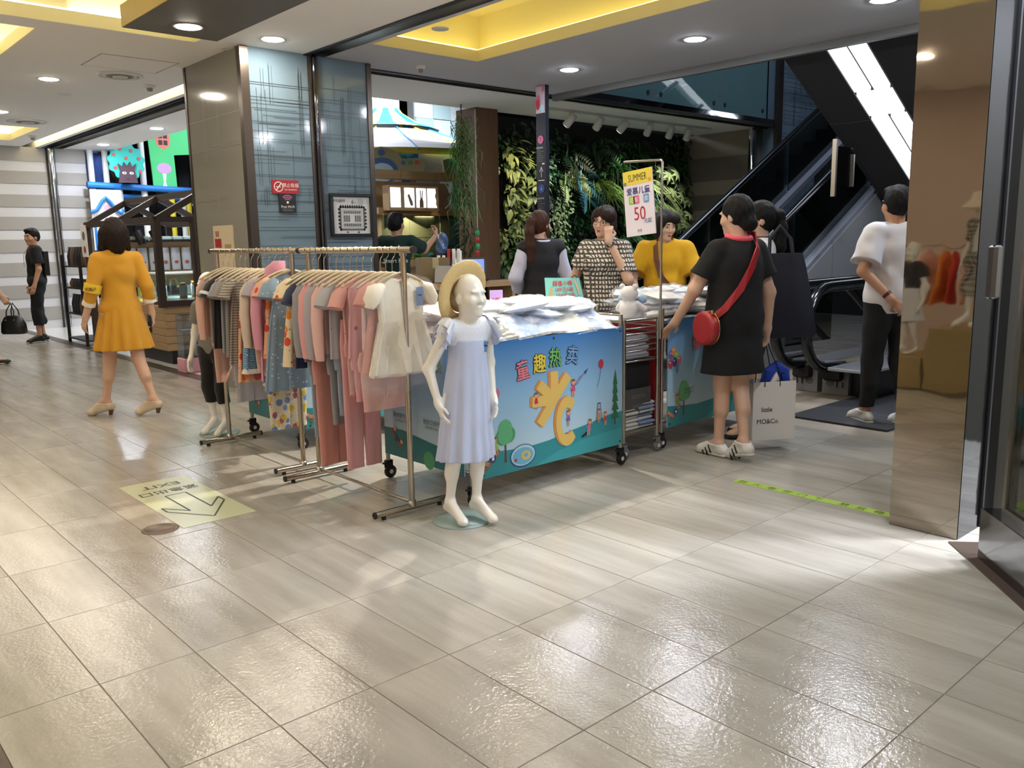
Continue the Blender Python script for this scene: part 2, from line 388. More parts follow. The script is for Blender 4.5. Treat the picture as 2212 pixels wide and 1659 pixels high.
# ================================================================ FIGURES (people and shop mannequins)
def V(*a): return np.array(a,float)
def rotz(a): c,s=math.cos(a),math.sin(a); return np.array([[c,-s,0],[s,c,0],[0,0,1.]])
def rotx(a): c,s=math.cos(a),math.sin(a); return np.array([[1,0,0],[0,c,-s],[0,s,c]])
def roty(a): c,s=math.cos(a),math.sin(a); return np.array([[c,0,s],[0,1,0],[-s,0,c]])
def unit(v): return v/max(1e-9,np.linalg.norm(v))
class Fig:
    """Standing figure, facing local +Y, its right side at +X. Joints are given for a height of 1.70 m and scaled."""
    def __init__(s, name, label, cat, pos, face, height=1.65, wide=1.0, yaw=0, pitch=0, tilt=0, J=None, skin=None, fem=True, headscale=1.06, vox=.0068):
        s.s=height/1.70; s.w=wide; s.fem=fem; s.hs=headscale; s.vox=vox; s.skin=skin
        j=dict(pel=(0,0,.93),wai=(0,0,1.07),che=(0,0,1.25),nec=(0,-.015,1.42),hea=(0,.01,1.575),
          sr=(.168,-.005,1.38),sl=(-.168,-.005,1.38),er=(.215,-.02,1.10),el=(-.215,-.02,1.10),wr=(.225,.06,.86),wl=(-.225,.06,.86),
          hr=(.088,0,.89),hl=(-.088,0,.89),kr=(.092,.015,.49),kl=(-.092,.015,.49),ar=(.09,-.02,.085),al=(-.09,-.02,.085),tr=(.10,.15,.025),tl=(-.10,.15,.025),
          hdr=None,hdl=None,pnr=None,pnl=None)
        if fem: j.update(sr=(.152,-.005,1.355),sl=(-.152,-.005,1.355))
        if J: j.update(J)
        s.j={k:(None if v is None else np.array(v,float)*s.s) for k,v in j.items()}
        s.R=rotz(math.radians(yaw))@rotx(math.radians(-pitch))@roty(math.radians(tilt))
        s.root=thing(name,label,cat,(pos[0],pos[1],pos[2] if len(pos)>2 else 0),math.radians(face-90))
        pts=np.array([v for k,v in s.j.items() if v is not None and k not in('pnr','pnl','hdr','hdl')]); s.lo=pts.min(0)-.26*s.s; s.hi=pts.max(0)+.26*s.s; s.lo[2]=max(s.lo[2],-.03); s.hi[2]=s.j['hea'][2]+.22*s.s
    def sdf(s, lo=None, hi=None, vox=None): return SDF(s.lo if lo is None else lo, s.hi if hi is None else hi, vox or s.vox)
    def hp(s, x,y,z):
        """point in the head's own frame (metres for 1.70 m)"""
        return s.j['hea']+s.R@(V(x,y,z)*s.s*s.hs)
    def hell(s, g, c, r, k=.015, op='u'): return g.ell(s.hp(*c), V(*r)*s.s*s.hs, k, op, s.R)
    def head(s, g, blank=False):
        h=s.s*s.hs
        s.hell(g,(0,-.012,.03),(.074,.092,.090)); s.hell(g,(0,.014,-.032),(.060,.074,.092),.03)
        g.cone(s.hp(0,.05,-.085),s.hp(0,.02,-.06),.024*h,.05*h,.025)
        s.hell(g,(.036,.05,-.025),(.028,.034,.03),.02); s.hell(g,(-.036,.05,-.025),(.028,.034,.03),.02)
        g.cone(s.hp(0,.083,.012),s.hp(0,.098,-.026),.008*h,.0125*h,.012); 
        for q in(1,-1):
            s.hell(g,(.031*q,.092,.006),(.017,.014,.011),.012,'s'); s.hell(g,(.012*q,.088,-.03),(.009,.01,.008),.008)
            s.hell(g,(.074*q,-.005,-.012),(.010,.02,.031),.006); s.hell(g,(.03*q,.078,.026),(.022,.012,.007),.01)
        s.hell(g,(0,.086,-.056),(.021,.010,.006),.006); s.hell(g,(0,.084,-.067),(.017,.010,.007),.006)
        s.hell(g,(0,.072,-.092),(.02,.018,.016),.02)
    def hand(s, g, side, curl=.5, k=.006):
        j=s.j; w=j['w'+side]; e=j['e'+side]; h=s.s; sg=1 if side=='r' else -1
        d=unit(j['hd'+side]) if j['hd'+side] is not None else unit(w-e)
        n=j['pn'+side]
        n=unit(n) if n is not None else unit(V(-sg*1.0,.25,0))       # palm faces this way
        n=unit(n-d*(n@d)); t=unit(np.cross(d,n))*(1 if side=='r' else -1)   # towards the thumb
        if side=='r': t=-t if False else t
        P=lambda a,b,c: w+(d*a+t*b+n*c)*h
        g.cone(w,P(.03,0,0),.025*h,.024*h,.02)
        for b in(-.024,-.008,.008,.024): g.cone(P(.02,b*.7,0),P(.088,b,.002),.0135*h,.0115*h,.012)
        for b,Ln,ra in((-.027,.058,.0078),(-.009,.070,.0085),(.009,.076,.0088),(.027,.070,.0088)):
            p=P(.086,b,.002); ang=.15
            for q,fr in enumerate((.45,.32,.23)):
                ang+=curl*(.55,.75,.55)[q]; dd=(d*math.cos(ang)+n*math.sin(ang)); p2=p+dd*Ln*fr*h*1.12+t*b*.05*h
                g.cone(p,p2,ra*h*(1-.07*q),ra*h*(.93-.07*q),k); p=p2
        p=P(.028,.026,.004); p2=P(.055,.05,.016+.01*curl); p3=P(.085,.05-.016*curl,.026+.02*curl)
        g.cone(p,p2,.013*h,.0105*h,.01); g.cone(p2,p3,.0103*h,.008*h,k)
        s.grip=P(.075,0,.03)
    def legs(s, g, f=0, k=.03):
        j=s.j; h=s.s
        for q in'rl':
            hp,kn,an=j['h'+q],j['k'+q],j['a'+q]; w=s.w
            g.cone(hp,kn,(.086*w+f)*h,(.052*(.5+.5*w)+f)*h,k); m=kn+(an-kn)*.32-V(0,.022,0)*h
            g.cone(kn,an,(.047+f)*h,(.031+f)*h,k); g.cone(kn+(an-kn)*.12-V(0,.008,0)*h,m+(an-kn)*.12,(.044+f)*h,(.043+f)*h,.03)
    def foot(s, g, q, f=0, k=.015, z=0):
        j=s.j; h=s.s; a,t=j['a'+q],j['t'+q]; d=unit(t-a*V(1,1,0)-V(0,0,t[2])) if False else unit((t-a)*V(1,1,0)+1e-6)
        heel=a-d*.035*h-V(0,0,.045)*h
        g.cone(a,heel,.034*h+f,.028*h+f,k); g.cone(heel,t,.030*h+f,.023*h+f,k,sc=(1,1,1)); g.cone(a+d*.02*h,t-d*.03*h+V(0,0,.012)*h,.032*h+f,.026*h+f,.02)
        side=V(-d[1],d[0],0)*.012*h; g.cone(t+side-d*.02*h,t-side-d*.02*h,.022*h+f,.022*h+f,k)
    def torso(s, g, f=0, k=.05, bust=True):
        j=s.j; h=s.s; w=s.w
        g.ell(j['pel'],V(.158*w+f,.112*w+f,.125)*h,k); g.ell(j['wai'],V(.126*w+f,.096*w+f,.13)*h,k); g.ell(j['che'],V(.148*w+f,.102*w+f,.165)*h,k)
        [g.cone(j['nec']-V(0,0,.05)*h,j['s'+q]*.93+j['nec']*.07,(.062+f)*h,(.047+f)*h,.04) for q in'rl']
        if s.fem and bust:
            for q in(1,-1): g.ell(j['che']+V(.068*q,.088*w+f,-.01)*h,V(.055+f*.5,.05+f*.5,.055)*h,.05)
    def arms(s, g, f=0, frac=1.0, which='rl', k=.02, flare=0):
        j=s.j; h=s.s
        for q in which:
            a,e,w=j['s'+q],j['e'+q],j['w'+q]; ww=.5+.5*s.w
            L1=np.linalg.norm(e-a); L2=np.linalg.norm(w-e); T=frac*(L1+L2)
            f1=min(1,T/L1); b=a+(e-a)*f1; g.cone(a,b,(.050*ww+f)*h,(.050*ww+(.040*ww-.050*ww)*f1+f+(flare if T<=L1 else flare*.5))*h,k)
            if T>L1:
                f2=(T-L1)/L2; g.cone(e,e+(w-e)*f2,(.039*ww+f)*h,((.039+(.026-.039)*f2)*ww+f+flare)*h,k)
    def body(s, shoes=True, blank=False, curl=(.5,.5), feet=True, mt=None):
        g=s.sdf(); j=s.j; h=s.s
        s.torso(g); g.cone(j['nec']-V(0,0,.04)*h,j['hea']+s.R@V(0,-.015,-.06)*h,.058*h,.050*h,.03)
        s.head(g,blank); s.arms(g)
        s.hand(g,'r',curl[0]); s.hand(g,'l',curl[1]); s.legs(g)
        if feet:
            s.foot(g,'r'); s.foot(g,'l'); g.cut((0,0,-1),.0)
        return link('body',g.mesh('body',mt or s.skin),s.root)
    def face(s, lips='9c5a55', brow='2a211d', iris='2a1c14'):
        h=s.s*s.hs; R=Matrix(s.R.tolist())
        b=MB()
        for q in(1,-1):
            c=s.hp(.031*q,.0765,.005)
            n=12
            b.sph((0,0,0),1,mat('eye_white','d8d2cc',.3)); 
            k=len(b.v)-len(MB().sph((0,0,0),1,m_sw0).v)
            b.v[k:]=[tuple(Vector(c)+R@Vector((p[0]*.0135*h,p[1]*.012*h,p[2]*.0068*h))) for p in b.v[k:]]
        b.obj('eyes',s.root)
        b=MB()
        for q in(1,-1):
            c=s.hp(.031*q,.0865,.005); k=len(b.v); b.sph((0,0,0),1,mat('iris_'+iris,iris,.15),10,6); b.v[k:]=[tuple(Vector(c)+R@Vector((p[0]*.0062*h,p[1]*.0035*h,p[2]*.0062*h))) for p in b.v[k:]]
        b.obj('irises',s.root)
        b=MB(); mb=mat('brow_'+brow,brow,.8)
        for q in(1,-1):
            P=[s.hp(q*x,y,z) for x,y,z in((.014,.093,.026),(.03,.091,.031),(.048,.078,.026))]; b.tube(P,[.0028*h,.0036*h,.0015*h],mb,6)
        b.obj('brows',s.root)
        b=MB(); ml=mat('lip_'+lips,lips,.4)
        for z,w,t in((-.0565,.021,.0052),(-.0655,.018,.006)):
            P=[s.hp(x*w,.094-.016*abs(x)**2,z+(.0015 if abs(x)<.3 else 0)*(-1 if z>-.06 else 0)) for x in(-1,-.5,0,.5,1)]; b.tube(P,[.0012*h,t*.8*h,t*h,t*.8*h,.0012*h],ml,8)
        b.obj('lips',s.root)
    def hair(s, style, col='1b1512', vox=.006):
        h=s.s*s.hs; m=hairmat(col); c=s.j['hea']
        lo=c-V(.17,.2,.45)*h; hi=c+V(.17,.17,.18)*h; g=SDF(lo,hi,vox)
        s.hell(g,(0,-.018,.036),(.084,.097,.094),.01)
        if style=='short':
            s.hell(g,(0,-.035,-.005),(.079,.082,.075),.02); s.hell(g,(0,.05,.095),(.055,.045,.028),.02)
            s.hell(g,(0,.083,-.035),(.075,.075,.078),.012,'s')
        elif style=='bob':
            s.hell(g,(0,-.03,-.015),(.106,.106,.125),.03); g.cone(s.hp(.08,-.01,0),s.hp(.088,.0,-.115),.034*h,.038*h,.03); g.cone(s.hp(-.08,-.01,0),s.hp(-.088,.0,-.115),.034*h,.038*h,.03); g.cone(s.hp(0,-.075,0),s.hp(0,-.078,-.125),.06*h,.05*h,.05)
            s.hell(g,(0,.095,-.045),(.058,.075,.085),.012,'s')
        elif style=='side':      # short, swept across the forehead
            s.hell(g,(0,-.035,-.03),(.089,.088,.10),.02); s.hell(g,(-.045,.045,.06),(.055,.055,.05),.02); s.hell(g,(.05,.03,.03),(.045,.055,.07),.02); s.hell(g,(.07,0,-.045),(.022,.05,.05),.02); s.hell(g,(-.072,0,-.045),(.02,.045,.05),.02)
            s.hell(g,(.008,.1,-.035),(.058,.07,.072),.012,'s')
        elif style=='pony':
            s.hell(g,(0,-.03,.0),(.080,.085,.09),.02); s.hell(g,(0,.095,-.03),(.064,.078,.076),.012,'s')
            P=[(0,-.10,.045),(0,-.135,.03),(.0,-.15,-.06),(.0,-.14,-.18),(.005,-.13,-.30),(.01,-.12,-.40)]; r=(.028,.034,.042,.042,.032,.012)
            for a,b,ra,rb in zip(P,P[1:],r,r[1:]): g.cone(s.hp(*a),s.hp(*b),ra*h,rb*h,.02)
            s.hell(g,(.078,.005,-.06),(.012,.02,.06),.01)
        elif style=='updo':
            s.hell(g,(0,-.03,.005),(.081,.086,.09),.02); s.hell(g,(0,-.085,-.06),(.055,.045,.05),.03); s.hell(g,(0,.09,-.04),(.062,.078,.08),.012,'s')
            s.hell(g,(.06,-.01,-.09),(.02,.03,.06),.02)
        elif style=='long':
            s.hell(g,(0,-.035,-.06),(.088,.085,.15),.03); s.hell(g,(.07,.02,-.07),(.024,.045,.11),.02); s.hell(g,(-.07,.02,-.07),(.024,.045,.11),.02)
            s.hell(g,(0,.105,-.05),(.05,.075,.085),.012,'s')
        rs=np.array(s.R)
        g.add(lambda x,y,z: .0022*np.sin(170*(x-c[0]))*np.cos(60*(z-c[2])+3*(y-c[1])*20))
        return link('hair',g.mesh('hair',m),s.root)
    def cloth(s, name, build, mt, vox=None, wr=.0035, lo=None, hi=None, seed=0, label=None):
        g=s.sdf(lo,hi,vox or .0075); build(g)
        if wr: g.add(lambda x,y,z: wr*(np.sin(26*x+9*z+seed)*np.sin(17*y-13*z+2*seed)+.6*np.sin(41*z+15*x+seed)*np.cos(19*x-21*y)))
        return link(name,g.mesh(name,mt),s.root,label=label)
    def tee(s, g, f=.016, sleeve=.30, hem=.83, neck=.062, flare=.012, loose=0, belly=0):
        j=s.j; h=s.s
        s.torso(g,f)
        if loose: g.cone(j['che'],j['pel']-V(0,0,.02)*h,(.115*s.w+loose)*h,(.125*s.w+loose)*h,.06,sc=(1.15,.85,1))
        if belly: g.ell(j['wai']+V(0,.05,0)*h,V(.13*s.w+f,.12*s.w+f,.15)*h,.05)
        bb=g.f.copy()
        g.cut((0,0,-1),-hem*h)
        a=SDF(g.lo,g.lo+(np.array(g.n)-1)*g.vox,g.vox); a.f=np.full(g.n,.2,np.float32); s.arms(a,f,sleeve,flare=flare)
        for q in'rl':
            u=unit(s.j['e'+q]-s.j['s'+q]); T=sleeve*(np.linalg.norm(s.j['e'+q]-s.j['s'+q])+np.linalg.norm(s.j['w'+q]-s.j['e'+q]))
            if T<np.linalg.norm(s.j['e'+q]-s.j['s'+q]):
                x,y,z=a.grid(); p=s.j['s'+q]; d=(x-p[0])*u[0]+(y-p[1])*u[1]+(z-p[2])*u[2]
                sgn=np.where(x*(1 if q=='r' else -1)>.05*h,1,0); a.f=np.where(sgn>0,np.maximum(a.f,(d-T).astype(np.float32)),a.f)
        k=.02; hh=np.maximum(k-np.abs(g.f-a.f),0)/k; g.f=np.minimum(g.f,a.f)-hh*hh*k/4
        g.cone(j['nec']-V(0,-.01,-.005)*h,j['hea'],neck*h,neck*h*1.0,.01,'s')
    def skirt(s, g, z0, z1, r0, r1, pleats=0, amp=0, flat=.75, c0=None, c1=None):
        j=s.j; h=s.s; c0=j['wai'] if c0 is None else np.array(c0)*h; c1=j['pel'] if c1 is None else np.array(c1)*h
        x,y,z=g.grid(); t=np.clip((z0*h-z)/((z0-z1)*h),0,1.05); cx=c0[0]+(c1[0]-c0[0])*t; cy=c0[1]+(c1[1]-c0[1])*t
        a=np.arctan2((y-cy)/flat,x-cx); r=(r0+(r1-r0)*t)*h*(1+amp*t*np.sin(pleats*a+.7*np.sin(3*a)))
        d=(np.sqrt((x-cx)**2+((y-cy)/flat)**2)-r)*flat*.9; d=np.maximum(d,np.maximum(z-z0*h,z1*h-z)); 
        k=.03; hh=np.maximum(k-np.abs(g.f-d),0)/k; g.f=(np.minimum(g.f,d)-hh*hh*k/4).astype(np.float32)
    def trousers(s, g, f=.016, end=.10, waist=1.0):
        j=s.j; h=s.s; s.legs(g,f); g.ell(j['pel'],V(.155*s.w+f,.11*s.w+f,.125)*h,.05); g.cut((0,0,1),waist*h); g.cut((0,0,-1),-end*h)
    def shoe(s, q, mt, sole=None, name='shoe', high=.075, f=.007):
        j=s.j; h=s.s; a,t=j['a'+q],j['t'+q]; lo=np.minimum(a,t)-.09; hi=np.maximum(a,t)+.09; lo[2]=-.02 if min(a[2],t[2])<.12*h else lo[2]
        g=SDF(lo,hi,.0055); s.foot(g,q,f); g.cut((0,0,1),a[2]+(high-.085)*h)
        if min(a[2],t[2])<.12*h: g.cut((0,0,-1),-.004)
        o=link(name,g.mesh(name,mt),s.root)
        if sole:
            d=unit((t-a)*V(1,1,0)+1e-6); heel=a-d*.045*h; g2=SDF(lo,hi,.0055); r=.036*h
            zz=max(.012,t[2]-.012*h); za=max(.012,a[2]-.073*h)
            g2.cone(V(heel[0],heel[1],za),V(t[0],t[1],zz),r,.036*h,.01,sc=(1,1,.42)); link('sole',g2.mesh('sole',sole),o)
        return o
m_sw0=mat('eye_white','d8d2cc',.3)
def hairmat(col):
    m=mat('hair_'+col,col,.55,spec=.22)
    N,K=nodes(m)
    if len(N)<4:
        b=N['Principled BSDF']; tc=N.new('ShaderNodeTexCoord'); mp=N.new('ShaderNodeMapping'); mp.inputs['Scale'].default_value=(90,90,7); K.new(tc.outputs['Object'],mp.inputs[0])
        n=N.new('ShaderNodeTexNoise'); n.inputs['Scale'].default_value=2; n.inputs['Detail'].default_value=3; K.new(mp.outputs[0],n.inputs['Vector']); bp=N.new('ShaderNodeBump'); bp.inputs['Strength'].default_value=.7; bp.inputs['Distance'].default_value=.01; K.new(n.outputs['Fac'],bp.inputs['Height']); K.new(bp.outputs[0],b.inputs['Normal'])
        x=N.new('ShaderNodeMix'); x.data_type='RGBA'; c=L(col); x.inputs[6].default_value=tuple(v*.4 for v in c)+(1,); x.inputs[7].default_value=tuple(min(1,v*1.05) for v in c)+(1,); K.new(n.outputs['Fac'],x.inputs[0]); K.new(x.outputs[2],b.inputs['Base Color'])
    return m
def skinmat(name,col): return mat(name,col,.5,bump=(60,.04),var=(14,.06),sss=.15)
# ================================================================ THE SETTING
CZ = 3.0
# ---- materials of the shell
def tile_material():
    m = bpy.data.materials.new('floor_tile'); m.use_nodes=True; N,K=nodes(m); b=N['Principled BSDF']
    g=N.new('ShaderNodeNewGeometry'); s=N.new('ShaderNodeSeparateXYZ'); K.new(g.outputs['Position'],s.inputs[0])
    def ma(op,a,c):
        x=N.new('ShaderNodeMath'); x.operation=op
        for i,v in ((0,a),(1,c)):
            if isinstance(v,(int,float)): x.inputs[i].default_value=v
            else: K.new(v,x.inputs[i])
        return x.outputs[0]
    ix=ma('FLOOR',ma('DIVIDE',ma('SUBTRACT',s.outputs[0],1.5636),.3),0); iy=ma('FLOOR',ma('DIVIDE',ma('SUBTRACT',s.outputs[1],2.669),.6),0)
    cb=N.new('ShaderNodeCombineXYZ'); K.new(ix,cb.inputs[0]); K.new(iy,cb.inputs[1])
    wn=N.new('ShaderNodeTexWhiteNoise'); wn.noise_dimensions='2D'; K.new(cb.outputs[0],wn.inputs['Vector'])
    # streaks running along the length of each tile
    c2=N.new('ShaderNodeCombineXYZ'); K.new(ma('MULTIPLY',s.outputs[0],10),c2.inputs[0]); K.new(ma('MULTIPLY',s.outputs[1],1.3),c2.inputs[1]); K.new(ma('MULTIPLY',wn.outputs['Value'],40),c2.inputs[2])
    n=N.new('ShaderNodeTexNoise'); n.inputs['Scale'].default_value=1; n.inputs['Detail'].default_value=3; n.inputs['Roughness'].default_value=.55; K.new(c2.outputs[0],n.inputs['Vector'])
    rp=N.new('ShaderNodeValToRGB'); K.new(n.outputs['Fac'],rp.inputs[0]); e=rp.color_ramp.elements
    e[0].position=.28; e[0].color=(*L('98938a'),1); e[1].position=.74; e[1].color=(*L('b5b1a8'),1)
    mx=N.new('ShaderNodeMix'); mx.data_type='RGBA'; mx.blend_type='MULTIPLY'; mx.inputs[0].default_value=1; K.new(rp.outputs[0],mx.inputs[6])
    v=ma('ADD',ma('MULTIPLY',wn.outputs['Value'],.06),.95); cc=N.new('ShaderNodeCombineColor'); [K.new(v,cc.inputs[i]) for i in range(3)]; K.new(cc.outputs[0],mx.inputs[7])
    K.new(mx.outputs[2],b.inputs['Base Color'])
    n2=N.new('ShaderNodeTexNoise'); n2.inputs['Scale'].default_value=75; n2.inputs['Detail'].default_value=3; K.new(g.outputs['Position'],n2.inputs['Vector'])
    n3=N.new('ShaderNodeTexNoise'); n3.inputs['Scale'].default_value=9; K.new(g.outputs['Position'],n3.inputs['Vector'])
    bp=N.new('ShaderNodeBump'); bp.inputs['Strength'].default_value=.22; bp.inputs['Distance'].default_value=.006
    K.new(ma('ADD',n2.outputs['Fac'],ma('MULTIPLY',n3.outputs['Fac'],1.5)),bp.inputs['Height']); K.new(bp.outputs[0],b.inputs['Normal'])
    b.inputs['Roughness'].default_value=.16; b.inputs['Specular IOR Level'].default_value=.55
    return m
m_tile=tile_material(); m_joint=mat('tile_joint','93897b',.7)
m_white=mat('ceiling_paint','f4f2ee',.85,bump=(120,.03)); m_white2=mat('hall_ceiling_paint','c2c3c8',.85); m_cove=mat('cove_paint','efe6b4',.8)
m_wood=mat('pale_wood','a88b66',.5,var=(3,.18,(1,12,12))); m_dkwood=mat('dark_wood','33261f',.45,var=(4,.25,(8,8,1)))
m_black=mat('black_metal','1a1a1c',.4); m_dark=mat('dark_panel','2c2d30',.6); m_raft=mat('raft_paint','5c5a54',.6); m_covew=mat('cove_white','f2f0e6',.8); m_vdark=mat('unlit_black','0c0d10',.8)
m_chrome=mat('polished_steel','c9cbd0',.07,1,bump=(3,.05)); m_steel=mat('brushed_steel','a8a49c',.28,1); m_rod=mat('nickel_tube','b5aa9a',.2,1)
m_steelp=mat('plinth_steel','8a8c90',.1,1,bump=(2,.05)); m_dkchrome=mat('dark_polished_steel','5d6068',.06,1,bump=(2.2,.12))
m_grey=mat('grey_paint','6c6d6b',.6); m_lens=mat('lamp_lens','ffffff',.5,emit=DLE,ecol='fff2e0'); m_lensc=mat('lamp_lens_cool','ffffff',.5,emit=DLE*1.8,ecol='eef4ff')
m_plastic=mat('white_plastic','dcdcd8',.4); m_rubber=mat('black_rubber','151515',.6)
# ---- floor with separate tiles
fb=MB()
for a,b in (((.30,-3,-.12),(7.35,17,-.003)),((7.35,-3,-.12),(14,2.45,-.003)),((7.35,3.85,-.12),(14,17,-.003))): fb.box(a,b,m_joint)
floor=struct('floor',fb)
tm=MB(); h=.0012
x0,x1,y0,y1=.001,.299,.001,.599
tm.add([(x0,y0,-.003),(x1,y0,-.003),(x1,y1,-.003),(x0,y1,-.003),(x0+h,y0+h,0),(x1-h,y0+h,0),(x1-h,y1-h,0),(x0+h,y1-h,0)],[(4,5,6,7),(0,1,5,4),(1,2,6,5),(2,3,7,6),(3,0,4,7)],m_tile)
tile_me=tm.mesh('tile')
spots=[]
for i in range(-4,42):
    for j in range(-9,24):
        X,Y=1.5636+.3*i,2.669+.6*j
        if X<.36 or Y>16.4: continue
        if X>3.3 and Y>7.0: continue
        if X+.3>5.75 and 2.2<Y+.3<6: continue
        spots.append((X,Y))
def inview(p):
    d=Vector((p[0]+.15,p[1]+.3,-CAMZ)); zz=d.dot(fwd)
    return zz>.3 and abs(d.dot(r2)/zz)<.64 and abs(d.dot(u2)/zz)<.5
near=sorted([p for p in spots if inview(p)],key=lambda p:p[0]**2+p[1]**2)[:296]; ns=set(near)
for p in near: link('tile',tile_me,floor,loc=(p[0],p[1],0))
rest=MB()
for p in spots:
    if p not in ns: rest.add([(a+p[0],b+p[1],c) for a,b,c in tm.v],tm.f,m_tile)
rest.obj('far_tiles',floor,kind='stuff')
m_kfloor=mat('white_vinyl','d6d6d4',.15,bump=(30,.02))
struct('trim_1',MB().box((3.30,8.2,-.02),(3.44,16,.004),mat('dark_border','4a3f38',.3)))
struct('floor_2',MB().box((3.44,6.99,-.1),(14,17,.002),m_kfloor))
struct('trim_2',MB().box((.24,-3,-.1),(.3625,9.0,.004),mat('dark_border','4a3f38',.3)))
m_lshop=mat('shop_floor','c4bbae',.3)
struct('floor_3',MB().box((-4,-3,-.1),(.24,9,.0),m_lshop))

# ---- ceilings with real openings for the coves
def holed(mb,x0,x1,y0,y1,z0,z1,holes,mt):
    xs=sorted({x0,x1,*[v for h in holes for v in h[:2]]}); ys=sorted({y0,y1,*[v for h in holes for v in h[2:]]})
    for a,b in zip(xs,xs[1:]):
        run=None
        for c,d in zip(ys,ys[1:]):
            if any(h[0]<=a and b<=h[1] and h[2]<=c and d<=h[3] for h in holes): continue
            mb.box((a,c,z0),(b,d,z1),mt)
    return mb
coves=[(.75,3.02,2.2,7.22),(.6,1.9,7.5,8.75),(1.6,3.33,13.45,15.2)]
cl=holed(MB(),-4,3.93,-3,17,CZ,CZ+.10,coves+[(3.64,3.86,7.4,17)],m_white); ceiling=struct('ceiling',cl)
hallcove=(4.2,5.36,-1.0,6.38)
struct('ceiling_2',holed(MB(),4.14,7.2,-3,7.24,CZ,CZ+.10,[hallcove],m_white2))
struct('ceiling_3',MB().box((4.62,7.46,CZ),(12.3,8.62,CZ+.1),m_white).box((4.27,8.62,CZ),(5.0,17,CZ+.1),m_white))
m_led=mat('led_strip_yellow','ffffff',.5,emit=5,ecol='ffe890'); m_ledw=mat('led_strip_warm','ffffff',.5,emit=15,ecol='fff6e2')
def covebox(i,x0,x1,y0,y1,led,g=.18,H=.36,top=None):
    z0=CZ+.10; z1=z0+H; b=MB()
    X0,X1,Y0,Y1=x0-g,x1+g,y0-g,y1+g; t=.03
    b.box((X0,Y0,z1),(X1,Y1,z1+t),top or m_cove)
    b.box((X0-t,Y0,z0),(X0,Y1,z1),m_cove).box((X1,Y0,z0),(X1+t,Y1,z1),m_cove).box((X0,Y0-t,z0),(X1,Y0,z1),m_cove).box((X0,Y1,z0),(X1,Y1+t,z1),m_cove)
    o=struct('trim_%d'%i,b)
    s=MB(); q=g*.45
    s.box((X0+q,Y0+q,z0+.002),(X0+q+.03,Y1-q,z0+.03),led).box((X1-q-.03,Y0+q,z0+.002),(X1-q,Y1-q,z0+.03),led)
    s.box((X0+q+.05,Y0+q,z0+.002),(X1-q-.05,Y0+q+.03,z0+.03),led).box((X0+q+.05,Y1-q-.03,z0+.002),(X1-q-.05,Y1-q,z0+.03),led)
    s.obj('led_strip',o)
    e=MB()
    for a,bb in (((x0-.004,y0,CZ+.002),(x0+.006,y1,z0)),((x1-.006,y0,CZ+.002),(x1+.004,y1,z0)),((x0,y0-.004,CZ+.002),(x1,y0+.006,z0)),((x0,y1-.006,CZ+.002),(x1,y1+.004,z0))): e.box(a,bb,m_cove)
    e.obj('cove_lip',o)
covebox(3,*coves[0],m_ledw,top=m_covew); covebox(4,*coves[1],m_ledw,top=m_covew); covebox(5,*coves[2],m_ledw,top=m_covew); covebox(6,*hallcove,m_led)
# slim light groove in front of the play area
g=MB().box((3.62,7.4,CZ+.22),(3.88,17,CZ+.25),m_white).box((3.62,7.4,CZ+.1),(3.64,17,CZ+.22),m_white).box((3.86,7.4,CZ+.1),(3.88,17,CZ+.22),m_white)
go=struct('trim_7',g); MB().box((3.70,8.4,CZ+.185),(3.80,16,CZ+.2),mat('led_groove','ffffff',.5,emit=6,ecol='ffeebd')).obj('led_strip',go)
# shutter tracks
for i,(a,b) in enumerate([((3.93,1.2),(4.14,7.24)),((4.62,7.24),(12.3,7.46)),((4.08,8.3),(4.27,17))]):
    t=MB(); lx=b[0]-a[0]<b[1]-a[1]
    t.box((a[0],a[1],CZ+.03),(b[0],b[1],CZ+.1),m_chrome)
    if lx: t.box((a[0],a[1],CZ-.012),(a[0]+.035,b[1],CZ+.03),m_black).box((b[0]-.012,a[1],CZ-.004),(b[0],b[1],CZ+.03),m_steel)
    else: t.box((a[0],a[1],CZ-.012),(b[0],a[1]+.06,CZ+.03),m_black).box((a[0],b[1]-.012,CZ-.004),(b[0],b[1],CZ+.03),m_steel)
    struct('trim_%d'%(8+i),t)
# high dark ceiling over the play area, fascia of the void
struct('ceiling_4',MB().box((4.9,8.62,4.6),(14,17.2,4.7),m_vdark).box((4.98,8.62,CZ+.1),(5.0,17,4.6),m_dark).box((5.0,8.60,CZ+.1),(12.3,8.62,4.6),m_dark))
struct('trim_11',MB().box((7.2,-3,2.93),(7.26,7.24,3.4),m_grey))
# dark dropped panel by the pillar
dp=thing('ceiling_raft','dark grey dropped ceiling raft hanging below the glowing cove near the glass pillar','ceiling panel',(0,0,0))
MB().box((2.23,4.0,2.88),(2.92,6.57,3.03),m_raft).obj('raft_panel',dp)
m_raftglow=mat('raft_cove_glow','a88f3c',.5)
MB().box((2.222,4.0,2.882),(2.23,6.57,3.03),m_raftglow).obj('edge_band',dp)  # yellow cove light on the raft side, put into its colour
MB().cyl((2.4,4.6,3.03),(2.4,4.6,3.46),.01,m_steel).cyl((2.75,6.2,3.03),(2.75,6.2,3.46),.01,m_steel).obj('hanger_rod',dp)

